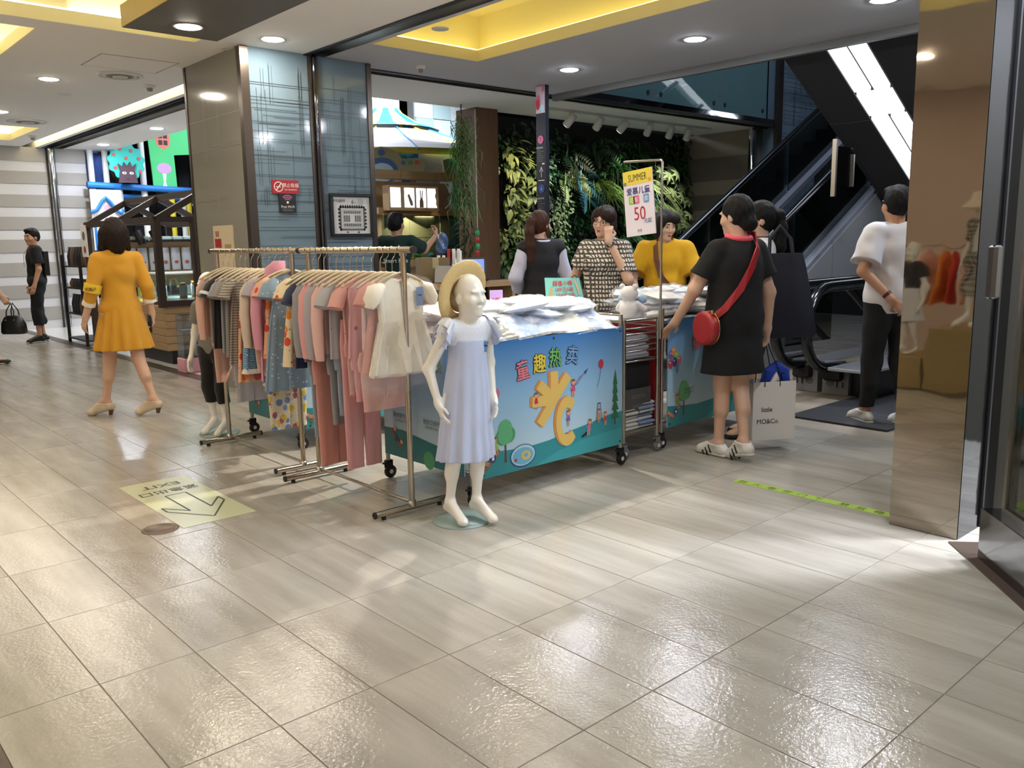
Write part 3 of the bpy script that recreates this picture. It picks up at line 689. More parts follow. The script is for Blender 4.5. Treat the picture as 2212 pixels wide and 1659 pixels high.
# ---- downlights
def downlight(x,y,label,z=CZ,r=.085,lens=m_lens,group=None):
    t=thing('downlight',label,'ceiling light',(x,y,z),0,group)
    MB().lathe([(r*1.02,.0),(r*1.22,-.004),(r*1.25,0),(r*1.02,.004)],m_plastic,22).obj('trim_ring',t)
    MB().lathe([(r*1.0,-.001),(r*.96,-.005),(r*.75,-.009),(.001,-.011)],lens,20,caps=(False,False)).obj('lens',t)
for x,y,lb in [(3.47,6.73,'round downlight in the white ceiling just in front of the glass pillar'),(2.5,9.6,'round downlight nearest the round air vent over the corridor'),(2.58,12.15,'small bright downlight at the far left edge over the corridor'),
    (2.45,14.8,'farthest corridor downlight near the striped end wall')]: downlight(x,y,lb)
downlight(2.58,6.27,'downlight set into the dark grey ceiling raft',2.88)
for x,y,lb in [(6.33,6.12,'hall downlight nearest the directory post'),(6.25,4.56,'hall downlight between the yellow cove and the escalator void'),(6.33,2.98,'hall downlight at the top edge over the escalator landing')]: downlight(x,y,lb,lens=m_lensc)
for x,y,lb,ln_ in [(3.45,.6,'outside the mirrored pillar',m_lensc),(3.45,3.3,'above the clothes rails',m_lens),(3.05,1.0,'over the right foreground in front of the chamfered glass',m_lensc),(3.45,-1.6,'behind the viewer by the shop front',m_lensc),(.45,4.9,'over the left shop front beside the exit sticker',m_lens),(.45,8.0,'over the left shop front far along',m_lens),(1.9,-2.2,'farthest behind the viewer',m_lens),(2.7,-.6,'behind the viewer near the chamfered shop front',m_lensc)]: downlight(x,y,'added corridor fill downlight '+lb,lens=ln_)  # unseen downlights added as fill for the corridor
for x,y,lb in [(4.62,9.9,'nearest the pillar'),(4.62,12.6,'in the middle'),(4.62,15.0,'by the end wall')]: downlight(x,y,'downlight in the white strip before the play area, '+lb,lens=m_lensc)
for x,y,lb in [(4.45,.62,'nearest the chamfered glass'),(4.1,-.3,'in the middle'),(4.9,.2,'deeper inside')]: downlight(x,y,'added cool fill downlight inside the chamfered shop, '+lb,r=.17,lens=m_lensc)  # unseen lamps with large lenses, added to brighten the right foreground floor
for k,(x,y) in enumerate([(6.33,1.4),(6.33,-.2),(5.0,-1.8)]): downlight(x,y,'added hall fill downlight hidden by the mirrored pillar, '+['first','second','third'][k]+' in the row',lens=m_lensc)  # unseen lamps added to lighten the dark steel by reflection
for x,y,lb in [(4.08,4.42,'narrow spot in the shutter line above the gap between the carts'),(4.08,3.2,'narrow spot in the shutter line above the main poster cart')]: downlight(x,y,lb,2.998,.05)

# ---- round vents, detectors, sprinklers
def vent(x,y,r,label):
    t=thing('air_vent',label,'vent',(x,y,CZ))
    MB().lathe([(r,-.001),(r,-.012),(r*.86,-.016),(r*.84,-.006)],m_plastic,28,caps=(False,False)).obj('outer_ring',t)
    mg=mat('vent_grey','8d8980',.7)
    for k,q in enumerate((.78,.56,.34)): MB().lathe([(r*q,-.004),(r*q,-.012-.006*k),(r*(q-.14),-.016-.006*k),(r*(q-.14),-.006)],mg if k%2 else m_plastic,24).obj('ring_blade',t)
    MB().lathe([(r*.8,-.002),(.001,-.003)],m_dark,20).obj('throat',t)
vent(2.98,8.98,.21,'round ring air vent in the ceiling beside the pillar'); vent(3.04,12.85,.24,'round ring air vent farther along the corridor ceiling')
def detector(x,y,label,r=.06):
    t=thing('smoke_detector',label,'detector',(x,y,CZ))
    MB().lathe([(r,0),(r,-.02),(r*.8,-.03)],m_plastic,18).obj('base',t); MB().lathe([(r*.5,-.03),(r*.5,-.055),(r*.3,-.062)],mat('vent_grey','8d8980',.7),14).obj('sensor_head',t)
detector(3.39,9.35,'smoke detector with small head by the light groove'); detector(3.45,14.4,'smoke detector far along the corridor ceiling')
detector(5.05,6.85,'small round detector above the play area entrance',.045)
for x,y,lb in [(2.85,10.4,'flat round ceiling speaker beyond the ring vent'),(3.32,7.25,'flat round speaker cover beside the near downlight'),(4.33,5.6,'flat round cover beside the shutter track')]:
    t=thing('ceiling_speaker',lb,'speaker',(x,y,CZ)); MB().lathe([(.07,0),(.068,-.006),(.06,-.009)],m_plastic,20).obj('cover',t)
t=thing('access_hatch','flush ceiling access hatch with a thin dark joint beside the pillar','hatch',(0,0,CZ))
hx=[(2.55,8.1),(3.22,8.1),(3.22,8.7),(2.55,8.7)]
e=MB()
for (a,b),(c,d) in zip(hx,hx[1:]+hx[:1]): e.box((min(a,c)-.003,min(b,d)-.003,-.002),(max(a,c)+.003,max(b,d)+.003,.0),m_joint)
e.obj('frame',t); MB().box((2.56,8.11,-.003),(3.21,8.69,-.001),m_white).obj('panel',t)

# ---- glass clad pillars
m_bglass=mat('back_painted_glass','6d8291',.08,bump=(2.5,.015),coat=.3); m_bglass2=mat('back_painted_glass_warmlit','8a8880',.08,bump=(2.5,.02),coat=.3)  # one glass; bluish front and warm side light put into two colours
m_line=mat('etched_line','3a444c',.3); m_linel=mat('etched_line_pale','98968c',.3); m_cap=mat('bronze_trim','5a524c',.3,.8)
def lines(mb,M,w,h,seed,mt,dens=1):
    r=random.Random(seed)
    z=.15
    while z<h-.25:
        for k in range(r.choice((1,2,2,3))):
            zz=z+k*r.uniform(.012,.035); a=r.choice((0,0,w*r.uniform(0,.5))); b=r.choice((w,w,w*r.uniform(.5,1)))
            mb.flat([(a,zz),(b,zz),(b,zz+.0035),(a,zz+.0035)],mt,M,.002)
        z+=r.uniform(.06,.15)/dens
    for band in ((h*.84,h*.97),(h*.70,h*.9),(h*.6,h*.74),(h*.22,h*.38),(h*.55,h*.63)):
        for k in range(int(7*dens)):
            
            if r.random()<.45: continue
            x=r.uniform(.02,w-.02); a=r.uniform(band[0],band[0]+.1); b=r.uniform(band[1]-.15,band[1])
            for q in range(r.choice((1,2))): mb.flat([(x+q*.025,a),(x+q*.025+.003,a),(x+q*.025+.003,b),(x+q*.025,b)],mt,M,.002)
pl=struct('pillar',MB().box((3.36,7.10,0),(4.60,8.27,CZ),m_grey))
MB().box((3.335,7.13,0),(3.36,8.25,CZ),m_bglass2).obj('glass_panel',pl)
MB().box((3.40,7.07,0),(3.96,7.10,CZ),m_bglass).obj('glass_panel',pl); MB().box((4.06,7.07,0),(4.57,7.10,CZ),m_bglass).obj('glass_panel',pl)
ln=MB(); lines(ln,frame((3.40,7.068,0),(1,0,0),(0,0,1)),.56,CZ,3,m_line,1.3); lines(ln,frame((4.06,7.068,0),(1,0,0),(0,0,1)),.51,CZ,5,m_line,1.1); ln.obj('etched_lines',pl,kind='stuff')
l2=MB(); lines(l2,frame((3.333,8.25,0),(0,-1,0),(0,0,1)),1.12,CZ,8,m_linel,.3); l2.obj('etched_lines',pl,kind='stuff')
for a,b in (((3.325,7.06,0),(3.40,7.13,CZ)),((3.325,8.25,0),(3.36,8.29,CZ)),((3.96,7.055,0),(3.995,7.1,CZ)),((4.025,7.055,0),(4.06,7.1,CZ)),((4.57,7.055,0),(4.62,7.1,CZ))): MB().box(a,b,m_cap,.008).obj('corner_trim',pl)
MB().cyl((4.01,7.035,0),(4.01,7.035,CZ),.018,m_dkchrome,12).obj('shutter_guide',pl)
p2=struct('pillar_2',MB().box((12.03,7.22,0),(13.2,7.9,6),m_grey))
MB().box((12.0,7.25,0),(12.03,7.85,6),m_bglass).obj('glass_panel',p2); MB().box((12.1,7.2,0),(13.15,7.22,6),m_bglass).obj('glass_panel',p2)
ln=MB(); lines(ln,frame((12.1,7.198,0),(1,0,0),(0,0,1)),1.05,5,13,m_line,1.8); ln.obj('etched_lines',p2,kind='stuff'); MB().box((11.98,7.18,0),(12.1,7.25,6),m_cap).obj('corner_trim',p2)

# ---- signs on the pillar
def board(name,label,cat,x0,x1,z0,z1,y=7.062,t=.012,mt=None,bev=.0):
    o=thing(name,label,cat,(x0,y,z0)); w,h=x1-x0,z1-z0
    MB().box((0,-t,0),(w,0,h),mt).obj('board',o); return o,frame((0,-t-.001,0),(1,0,0),(0,0,1)),w,h
m_red=mat('sign_red','a3212d',.4); m_sw=mat('print_white','e6e4df',.5); m_sk=mat('print_black','17181b',.5); m_blk=mat('sign_black','1b1b1f',.35)
o,M,w,h=board('no_smoking_sign','red no smoking sign on the pillar glass','sign',3.545,3.80,1.785,1.90,mt=m_red)
p=MB(); n=28
p.add([M@Vector((.06+r*math.cos(2*PI*j/n),h/2+r*math.sin(2*PI*j/n),0)) for j in range(n) for r in (.044,.037)],[(2*j,(2*j+2)%(2*n),(2*j+3)%(2*n),2*j+1) for j in range(n)],m_sw)
p.flat([(.034,.03),(.04,.024),(.088,.084),(.082,.09)],m_sw,M); p.flat([(.035,.052),(.08,.052),(.08,.06),(.035,.06)],m_sw,M)
text(p,'禁止吸烟',.04,m_sw,M@Matrix.Translation((.175,.072,0))); text(p,'NO SMOKING',.019,m_sw,M@Matrix.Translation((.175,.034,0))); p.obj('lettering',o)
o,M,w,h=board('wifi_sign','black Free Wi-Fi sign under the red sign','sign',3.603,3.765,1.62,1.785,mt=m_blk)
p=MB(); mp=mat('wifi_pink','b06a86',.5)
for r in (.028,.044,.06):
    a=[math.radians(45+90*k/10) for k in range(11)]; p.add([M@Vector((.081+q*math.cos(t_),.085+q*math.sin(t_),0)) for t_ in a for q in (r,r+.008)],[(2*k,2*k+2,2*k+3,2*k+1) for k in range(10)],mp)
p.disc((.081,.088),.011,m_sw,M); text(p,'Free Wi-Fi',.03,m_sw,M@Matrix.Translation((.081,.05,0)))
for z in (.03,.02,.012): p.flat([(.03,z),(.13,z),(.13,z+.003),(.03,z+.003)],m_grey,M)
p.obj('lettering',o)
o=thing('evacuation_map','black framed white floor evacuation plan marked 6F on the pillar','map',(4.105,7.062,1.40)); w,h=.46,.40
fr=MB(); 
for a,b in (((0,-.03,0),(w,0,.03)),((0,-.03,h-.03),(w,0,h)),((0,-.03,.03),(.03,0,h-.03)),((w-.03,-.03,.03),(w,0,h-.03))): fr.box(a,b,m_blk,.004)
fr.obj('frame',o); MB().box((.03,-.012,.03),(w-.03,-.002,h-.03),mat('paper','c4c6c8',.3)).obj('plan_sheet',o)
M=frame((0,-.0135,0),(1,0,0),(0,0,1)); p=MB(); text(p,'紧急疏散图',.026,m_sk,M@Matrix.Translation((.10,.335,0))); text(p,'6',.055,m_sk,M@Matrix.Translation((.245,.325,0))); text(p,'F',.03,m_sk,M@Matrix.Translation((.275,.315,0)))
for k in range(5): p.flat([(.30,.345-k*.011),(.36+.01*(k%2),.345-k*.011),(.36,.348-k*.011),(.30,.348-k*.011)],m_grey,M)
p.flat([(.08,.318),(.13,.318),(.13,.321),(.08,.321)],m_grey,M)
def outline(x0,y0,x1,y1,t,mt):
    for a in ((x0,y0,x1,y0+t),(x0,y1-t,x1,y1),(x0,y0,x0+t,y1),(x1-t,y0,x1,y1)): p.flat([(a[0],a[1]),(a[2],a[1]),(a[2],a[3]),(a[0],a[3])],mt,M)
mg=mat('plan_grey','5a5d62',.6); outline(.10,.06,.375,.285,.018,mg); outline(.135,.09,.34,.25,.003,mg)
rr=random.Random(2)
for r,(za,zb) in enumerate(((.215,.24),(.10,.125))):
    for k in range(8): p.flat([(.145+k*.0235,za),(.145+k*.0235+.018,za),(.145+k*.0235+.018,zb),(.145+k*.0235,zb)],mg,M)
for k in (0,1,2,5,6,7): p.flat([(.145+k*.0235,.14),(.145+k*.0235+.017,.14),(.145+k*.0235+.017,.2),(.145+k*.0235,.2)],mg,M)
for k in range(10): p.flat([(.11+k*.025,.265),(.122+k*.025,.265),(.122+k*.025,.295),(.11+k*.025,.295)],m_sk,M)
for k in range(6):
    for s in (.085,.37): p.flat([(s,.08+k*.033),(s+.022,.08+k*.033),(s+.022,.1+k*.033),(s,.1+k*.033)],m_sk,M)
p.flat([(.17,.038),(.19,.038),(.19,.05),(.17,.05)],m_sk,M); p.flat([(.29,.038),(.31,.038),(.31,.05),(.29,.05)],m_sk,M)
p.obj('lettering',o)
o=thing('notice_board','cream notice sheet in a thin frame low on the grey pillar side','notice',(3.333,7.85,1.02)); 
MB().box((-.012,-.42,0),(0,0,.5),mat('paper_cream','cdbfa4',.4)).obj('board',o); M=frame((-.0135,0,0),(0,-1,0),(0,0,1)); p=MB()
p.flat([(.03,.30),(.17,.30),(.17,.38),(.03,.38)],m_red,M); p.flat([(.06,.40),(.08,.40),(.08,.45),(.06,.45)],m_red,M); p.flat([(.10,.40),(.12,.40),(.12,.45),(.10,.45)],m_red,M); p.flat([(.24,.27),(.38,.27),(.38,.33),(.24,.33)],m_wood,M); p.obj('print',o)

# ---- end wall of the corridor: horizontal stone bands, each its own panel
m_bl=mat('band_light','c2c2c4',.5,bump=(40,.05)); m_bd=mat('band_dark','97948f',.5,bump=(40,.05))
we=struct('wall_end',MB().box((-4,16.05,0),(4.6,16.25,CZ),m_grey))
z=0; k=0
for hh in [.16,.21,.16,.22,.15,.22,.17,.21,.16,.21,.16,.20,.18,.20,.16,.23]:
    t=.05 if k%2 else .035
    for xa,xb in ((-4,4.0),(4.14,4.62)): MB().box((xa,16.05-t,z),(xb,16.05,min(z+hh,CZ)),m_bl if k%2==0 else m_bd).obj('stone_panel',we)
    z+=hh; k+=1
struct('trim_12',MB().cyl((4.07,15.96,0),(4.07,15.96,CZ),.05,m_chrome,14))
struct('wall_left',MB().box((-4.1,-3,0),(-4,17,CZ),m_white).box((-4,9.0,0),(.36,9.1,CZ),m_white))
struct('door_1',MB().box((2.0,15.0,0),(2.72,15.08,2.1),mat('red_brown_wood','5a3a2e',.4,var=(3,.2,(8,8,1)))))
struct('wall_far',MB().box((4.6,17.1,0),(14.2,17.2,4.7),m_vdark).box((14.0,-3,0),(14.2,17.2,9),m_vdark).box((-4,-3.2,0),(14,-3,9),m_white))
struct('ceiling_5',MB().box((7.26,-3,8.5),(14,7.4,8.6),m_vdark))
# striped wall at the end of the planted bay
wr=struct('wall_right',MB().box((11.9,7.46,0),(12.0,8.9,CZ),m_grey)); m_tl=mat('band_beige','8d8475',.6); m_td=mat('band_taupe','655e54',.6)
z=0
for k,hh in enumerate([.3,.22,.16,.2,.15,.24,.17,.19,.16,.24,.22,.37,.38]):
    MB().box((11.9-(.03 if k%2 else .015),7.46,z),(11.9,8.9,min(CZ,z+hh)),m_tl if k%2==0 else m_td).obj('stone_panel',wr); z+=hh
struct('trim_13',MB().cyl((11.8,7.5,0),(11.8,7.5,CZ),.06,m_chrome,12))
# teal glass balustrade wall of the floor above
m_teal=mat('teal_glass','5f8083',.03,bump=(1.2,.06),spec=.8)
wg=struct('wall_glass',MB().box((7.2,7.46,3.02),(12.3,7.5,3.08),m_grey))
for a,b in ((7.26,9.255),(9.285,10.735),(10.765,12.0)):
    g=MB().box((a,7.40,3.08),(b,7.42,4.35),m_teal).obj('glass_panel',wg)
    for x in (a+.12,b-.12):
        MB().lathe([(.028,0),(.028,.012),(.02,.018)],m_black,12).xf(frame((x,7.40,3.25),(1,0,0),(0,0,1))).obj('standoff',g)
MB().box((9.255,7.4,3.08),(9.285,7.43,4.35),m_grey).box((10.735,7.4,3.08),(10.765,7.43,4.35),m_grey).box((12.0,7.38,2.98),(12.06,7.44,6),m_grey).obj('mullions',wg)
MB().box((7.2,7.36,2.98),(12.0,7.40,3.08),m_steel).obj('rail',wg)
struct('wall_upper',MB().box((7.2,7.6,CZ+.1),(12.3,7.7,8.5),m_vdark))

# ---- bronze mirrored pillar and the chamfered shop front
m_bronze=mat('bronze_mirror','938b7f',.03,1,bump=(1.1,.22)); pm=struct('pillar_3',MB().box((3.83,1.352,0),(4.25,1.645,CZ),m_dkchrome))
MB().box((3.825,1.347,.004),(3.83,1.645,CZ),m_bronze).obj('mirror_panel',pm); MB().box((3.832,1.345,0),(4.25,1.352,CZ),m_dkchrome).obj('steel_panel',pm)
MB().box((4.0,1.325,1.05),(4.05,1.345,1.28),m_steel,.008).obj('latch_plate',pm)
MB().box((4.08,1.335,0),(4.10,1.345,CZ),m_black).obj('joint_strip',pm)
d=Vector((-.753,-.658,0)).normalized()
Fm=frame((3.77,1.36,0),d,(0,0,1))
struct('trim_14',MB().prism([(.0,0),(2.4,0),(2.4,.006),(0,.006)],.18,mat('dark_border','4a3f38',.3),Fm,-.18))
sp=struct('window_1',MB().prism([(.19,0),(2.4,0),(2.4,.22),(.19,.22)],.12,m_steelp,Fm,-.165))
gl=MB().prism([(.29,.25),(2.4,.25),(2.4,CZ),(.29,CZ)],.012,glassmat('shop_glass','b9c2bd',.10),Fm,-.11).obj('pane',sp)
MB().prism([(.265,.22),(.29,.22),(.29,CZ),(.265,CZ)],.03,m_steel,Fm,-.12).obj('edge_profile',sp)
MB().prism([(.265,.22),(2.4,.22),(2.4,.25),(.265,.25)],.03,m_steel,Fm,-.12).obj('sill',sp)
struct('wall_shop',MB().box((4.25,1.27,0),(5.9,1.35,CZ),mat('shop_dark','45433c',.5)).box((5.82,-3,0),(5.9,1.27,CZ),mat('shop_dark','45433c',.5)))
struct('ceiling_6',MB().box((3.93,-3,CZ),(4.14,1.2,CZ+.1),m_white))
t=thing('display_shelf','low grey shelf with small gold trinkets behind the shop front glass','shelf',(0,0,0))
MB().prism([(.5,.25),(2.0,.25),(2.0,.42),(.5,.42)],.5,mat('shelf_grey','55585c',.4),Fm,-.95).obj('shelf_block',t)
m_gold=mat('gold_metal','c9a86a',.2,1)
for k in range(7):
    p=Fm@Vector((.42+.1*k,.445,-.45+.06*(k%3))); q=thing('gold_trinket','small gold trinket on the shelf behind the shop front glass','trinket',p,0,'gold trinkets on the shop shelf')
    MB().lathe([(.02,-.02),(.034,-.005),(.03,.02),(.012,.035)],m_gold,12).obj('body',q)
q=thing('red_toy_bag','orange and red bag seen through the shop front glass','bag',Fm@Vector((.85,1.25,-1.3))); MB().box((-.15,-.15,-.3),(.15,.15,.35),mat('orange_cloth','c8502c',.7),.03).obj('body',q)
# ================================================================ PEOPLE
sk1=skinmat('skin_a','cba68e'); sk2=skinmat('skin_b','cfab95'); sk3=skinmat('skin_c','b98c70')
def strap(fig, pts, w, t, mt, name='bag_strap', label=None):
    """flat band along points in the figure's frame"""
    b=MB(); P=[Vector(p)*1 for p in pts]; rings=[]
    for i,p in enumerate(P):
        d=(P[min(i+1,len(P)-1)]-P[max(i-1,0)]).normalized(); out=Vector((p.x,p.y,0)).normalized() if Vector((p.x,p.y,0)).length>.02 else Vector((0,0,1))
        if i in(0,len(P)-1) or abs(d.dot(out))>.9: pass
        sd=d.cross(out).normalized()*w/2; o=out*t; rings.append([p+sd,p+sd+o,p-sd+o,p-sd])
    return b.loft(rings,mt,False).obj(name,fig.root,label=label)

# ---- woman in a mustard two-piece, walking away
F=Fig('person','person in a mustard yellow jacket and pleated skirt walking away from the rails','person',(2.19,7.06),88,1.56,1.02,yaw=0,skin=sk1,
  J=dict(kr=(.09,-.06,.5),ar=(.15,-.20,.15),tr=(.04,-.09,.035),kl=(-.10,.10,.50),al=(-.15,.14,.125),tl=(-.27,.23,.025),er=(.215,-.06,1.12),wr=(.25,-.02,.88),el=(-.22,-.04,1.11),wl=(-.27,.05,.88)))
F.body(curl=(.9,.4)); F.hair('bob','241611')
mus=mat('mustard_cloth','c48d1b',.85,bump=(220,.12),sheen=.2)
def b1(g): F.tee(g,.015,.70,.885,.058,.003)
F.cloth('jacket',b1,mus)
def b2(g): F.skirt(g,.99,.585,.155,.24,14,.075,.78)
F.cloth('skirt',b2,mus,wr=.001)
cream=mat('cream_cotton','e8ddcc',.9)
for q in'rl':
    e,w_=F.j['e'+q],F.j['w'+q]; d=w_-e; MB().cyl(e+d*.40,e+d*.58,.048,cream,16,.05).obj('cuff',F.root)
e,s_=F.j['el'],F.j['sl']; d=e-s_; ab=MB().cyl(s_+d*.82,e+(F.j['wl']-e)*.12,.066,mat('yellow_band','e2c22c',.6),16,.062).obj('armband',F.root)
p=MB(); M=frame(Vector(s_+d*.98)+Vector((-.03,-.064,0)),(1,0,0),(.1,0,1)); text(p,'优惠多',.03,m_sk,M); p.obj('lettering',ab)
def heel(F,q,mt,dk):
    j=F.j; h=F.s; a,t=j['a'+q],j['t'+q]; d=unit((t-a)*V(1,1,0)); lo=np.minimum(a,t)-.1; hi=np.maximum(a,t)+.1; lo[2]=-.01
    g=SDF(lo,hi,.005); F.foot(g,q,.005); g.cut((0,0,1),a[2]-.015); g.cut((0,0,-1),.0); o=link('pump_shoe',g.mesh('pump_shoe',mt),F.root)
    hb=a-d*.035*h; z0=max(0,t[2]-.03)
    MB().cyl((hb[0],hb[1],a[2]-.06),(hb[0]+d[0]*.008,hb[1]+d[1]*.008,max(.0,a[2]-.125*h)),.024,dk,10,.013).obj('heel',o)
ms=mat('nude_leather','cdbfa6',.35); mh=mat('heel_brown','5a4030',.5)
heel(F,'r',ms,mh); heel(F,'l',ms,mh)
F.hand(F.sdf(vox=.05),'r',.9); gp=Vector(F.grip)
ph=thing('mobile_phone','dark mobile phone in the right hand of the person in mustard','phone',F.root.matrix_basis@gp,F.root.rotation_euler.z)
MB().box((-.006,-.035,-.085),(.004,.035,.06),m_black,.003).obj('body',ph); MB().box((-.0075,-.031,-.075),(-.006,.031,.05),mat('phone_screen','0a0c10',.05)).obj('screen',ph)

# ---- woman in the black dress
F=Fig('person','person in a black knee dress with red shoulder strap leaning on the right cart','person',(4.42,2.90),72,1.575,1.12,yaw=22,pitch=8,skin=sk1,
  J=dict(el=(-.265,.07,1.11),wl=(-.30,.23,.89),hdl=(-.1,.7,-.5),pnl=(0,-.3,-1),er=(.255,-.03,1.08),wr=(.275,.0,.84),kr=(.045,-.02,.49),ar=(-.03,-.17,.13),tr=(-.05,-.05,.03),kl=(-.065,.03,.49),al=(-.085,.02,.085),tl=(-.12,.17,.025)))
F.body(curl=(.8,.3)); F.hair('updo','0f0d0d')
blk=mat('black_jersey','08080a',.85,bump=(260,.08))
def b1(g):
    F.tee(g,.02,.34,.62,.066,.02,loose=.02); F.skirt(g,1.1,.565,.155,.225,5,.03,.72)
F.cloth('dress',b1,blk,wr=.003)
pk=mat('coral_cloth','e0586a',.8)
MB().tube([Vector(F.j['nec'])+Vector((.072*math.cos(a),.06*math.sin(a)-.01,.018+.012*math.sin(a))) for a in [2*PI*k/24 for k in range(24)]],.017,pk,8,closed=True).obj('collar',F.root)
redl=mat('red_leather','9c2229',.4); h=F.s
strap(F,[(.10*h,.03,1.455*h),(.095*h,-.05,1.455*h),(.06*h,-.135*h,1.37*h),(0,-.155*h,1.25*h),(-.08*h,-.155*h,1.12*h),(-.165*h,-.12*h,1.0*h),(-.215*h,-.06*h,.93*h)],.042,.008,redl,'bag_strap')
bg=thing('crossbody_bag','small round red leather bag at the hip of the person in black','bag',F.root.matrix_basis@Vector((-.25*h,-.035*h,.87*h)),F.root.rotation_euler.z)
MB().lathe([(.085,-.03),(.10,-.022),(.10,.022),(.085,.03)],redl,26).xf(frame((0,0,0),(0,1,0),(0,0,1))).obj('body',bg)
MB().tube([(.024,.101*math.cos(2*PI*k/28),.101*math.sin(2*PI*k/28)) for k in range(28)],.0035,m_gold,6,closed=True).obj('zip',bg)
MB().cyl((0,-.06,.085),(0,-.06,.11),.008,m_gold,10).obj('ring',bg)
wl=mat('white_leather','d8d6d0',.5); gum=mat('sole_white','c9c6bd',.6)
for q in'rl':
    o=F.shoe(q,wl,gum,'sneaker',.085)
    a,t=F.j['a'+q],F.j['t'+q]; d=unit((t-a)*V(1,1,0)); sd=V(-d[1],d[0],0)
    b=MB()
    for k in range(3):
        for sg in(1,-1):
            c=a+(t-a)*(.3+.16*k)+sd*.036*sg*h+V(0,0,-.02-.012*k)*h; b.rbox((-.004,-.004,-.026),(.004,.004,.026),m_black,Matrix.Translation(c)@Matrix.Rotation(.4,4,Vector(sd)))
    b.obj('side_stripes',o,kind='stuff'); MB().lathe([(.034,0),(.036,.012)],m_black,14,caps=(False,False)).xf(Matrix.Translation(a+V(0,0,-.012))).obj('collar_lining',o)
# paper carrier bag in her right hand
W_=F.root.matrix_basis@Vector(F.j['wr'])
pb=thing('paper_bag','white paper carrier bag lettered in black held by the person in black','bag',(W_.x+.055,W_.y-.0,.075),math.radians(-30))
pw=mat('white_paper','dfdcd6',.55,bump=(5,.06)); b=MB(); w2,d2,hh=.145,.062,.37
b.add([(-w2,-d2,0),(w2,-d2,0),(w2,d2,0),(-w2,d2,0),(-w2,-d2,hh),(w2,-d2,hh),(w2,d2,hh),(-w2,d2,hh)],[(0,3,2,1),(0,1,5,4),(2,3,7,6),(3,0,4,7)],pw)
b.add([(w2,-d2,0),(w2,d2,0),(w2,d2,hh),(w2,-d2,hh),(w2-.02,0,.04),(w2-.022,0,hh)],[(0,4,5,3),(4,1,2,5),(0,1,4)],pw); b.obj('bag_body',pb)
p=MB(); M=frame((0,-d2-.001,0),(1,0,0),(0,0,1)); text(p,'little',.042,m_sk,M@Matrix.Translation((-.05,.195,0)),bold=.01); text(p,'MO&Co.',.042,m_sk,M@Matrix.Translation((-.04,.12,0)),bold=.01); p.obj('lettering',pb)
for y in(-d2,d2): MB().tube([(-.07,y*1.02,hh-.03),(-.065,y*.9,hh+.06),(-.085,y*.3,hh+.2),(-.065,0,.70),(-.055,0,.70),(-.02,y*.3,hh+.2),(.03,y*.9,hh+.06),(.035,y*1.02,hh-.03)],.0035,m_black,6).obj('handle',pb)
MB().tube([(-.05,.0,hh-.06),(.0,.01,hh+.04),(.05,.0,hh+.075),(.09,0,hh+.05),(.12,0,hh-.06)],[.03,.045,.05,.04,.02],mat('royal_blue_paper','1f3fa8',.4),8,False).obj('tissue_filling',pb)
MB().tube([(-.03,-.03,hh-.06),(.02,-.035,hh+.03),(.05,-.03,hh-.05)],[.02,.03,.02],m_sw,7,False).obj('tissue_filling',pb)

# ---- young woman behind her, white tee, navy tote
F=Fig('person','person in a white tee with a large navy tote behind the black dress','person',(4.98,3.09),128,1.56,.98,yaw=8,skin=sk2,
  J=dict(er=(.23,-.08,1.12),wr=(.20,.06,1.0),hr=(.088,0,.89),kl=(-.09,.05,.49),al=(-.09,.02,.085),tl=(-.12,.19,.03)))
F.body(curl=(.9,.5)); F.hair('pony','100e0f'); F.face('a8605c')
def b1(g): F.tee(g,.02,.33,.80,.06,.016)
F.cloth('tee_shirt',b1,mat('white_cotton','d9d9dc',.9,bump=(200,.08)))
def b2(g): F.trousers(g,.014,.58,1.0)
F.cloth('shorts',b2,mat('navy_cotton','1a1d2a',.9))
MB().tube([Vector(F.j['nec'])+Vector((.06*math.cos(a),.055*math.sin(a),.03)) for a in [2*PI*k/18 for k in range(18)]],.005,m_black,6,closed=True).obj('choker',F.root)
for q in'rl':
    o=F.shoe(q,m_black,m_rubber,'sandal',.035)
tb=thing('tote_bag','large navy cloth tote hanging from the shoulder of the person in white','bag',(4.87,2.87,.70),math.radians(-42))
nv=mat('navy_canvas','171a28',.8,bump=(150,.1)); b=MB(); rg=[]
for z,w_,d_ in((0,.205,.05),(.03,.225,.062),(.25,.19,.055),(.45,.15,.04),(.53,.13,.03)): rg.append([(sx*w_,sy*d_,z) for sx,sy in((-1,-1),(-.4,-1.12),(.4,-1.12),(1,-1),(1,1),(.4,1.1),(-.4,1.1),(-1,1))])
b.loft(rg,nv,True).obj('bag_body',tb); MB().tube([(-.08,-.03,.5),(-.07,.0,.62),(-.0,.03,.70),(.06,.0,.62),(.07,-.03,.5)],.012,nv,8).obj('handle',tb)

# ---- man in the white tee on his way to the escalator
F=Fig('person','person in a loose white tee and black trousers walking to the escalator','person',(5.92,2.62),58,1.66,1.03,yaw=0,skin=sk3,fem=False,
  J=dict(el=(-.27,-.06,1.12),wl=(-.13,-.19,.93),hdl=(.5,-.2,-.5),pnl=(0,1,0),er=(.25,0,1.1),wr=(.26,.1,.88),ar=(.10,-.10,.085),tr=(.11,.07,.025),kr=(.09,.0,.49),kl=(-.09,.06,.49),al=(-.09,.10,.085),tl=(-.10,.27,.025)))
F.body(curl=(.5,.8)); F.hair('short','0e0d0d')
def b1(g): F.tee(g,.026,.40,.82,.064,.03,loose=.03)
F.cloth('tee_shirt',b1,mat('white_jersey','d4d2d6',.9,bump=(200,.08)),wr=.005)
def b2(g): F.trousers(g,.02,.12,.96)
F.cloth('trousers',b2,mat('black_twill','0f1012',.8,bump=(200,.08)),wr=.004)
for q in'rl': F.shoe(q,wl,gum,'sneaker',.09)
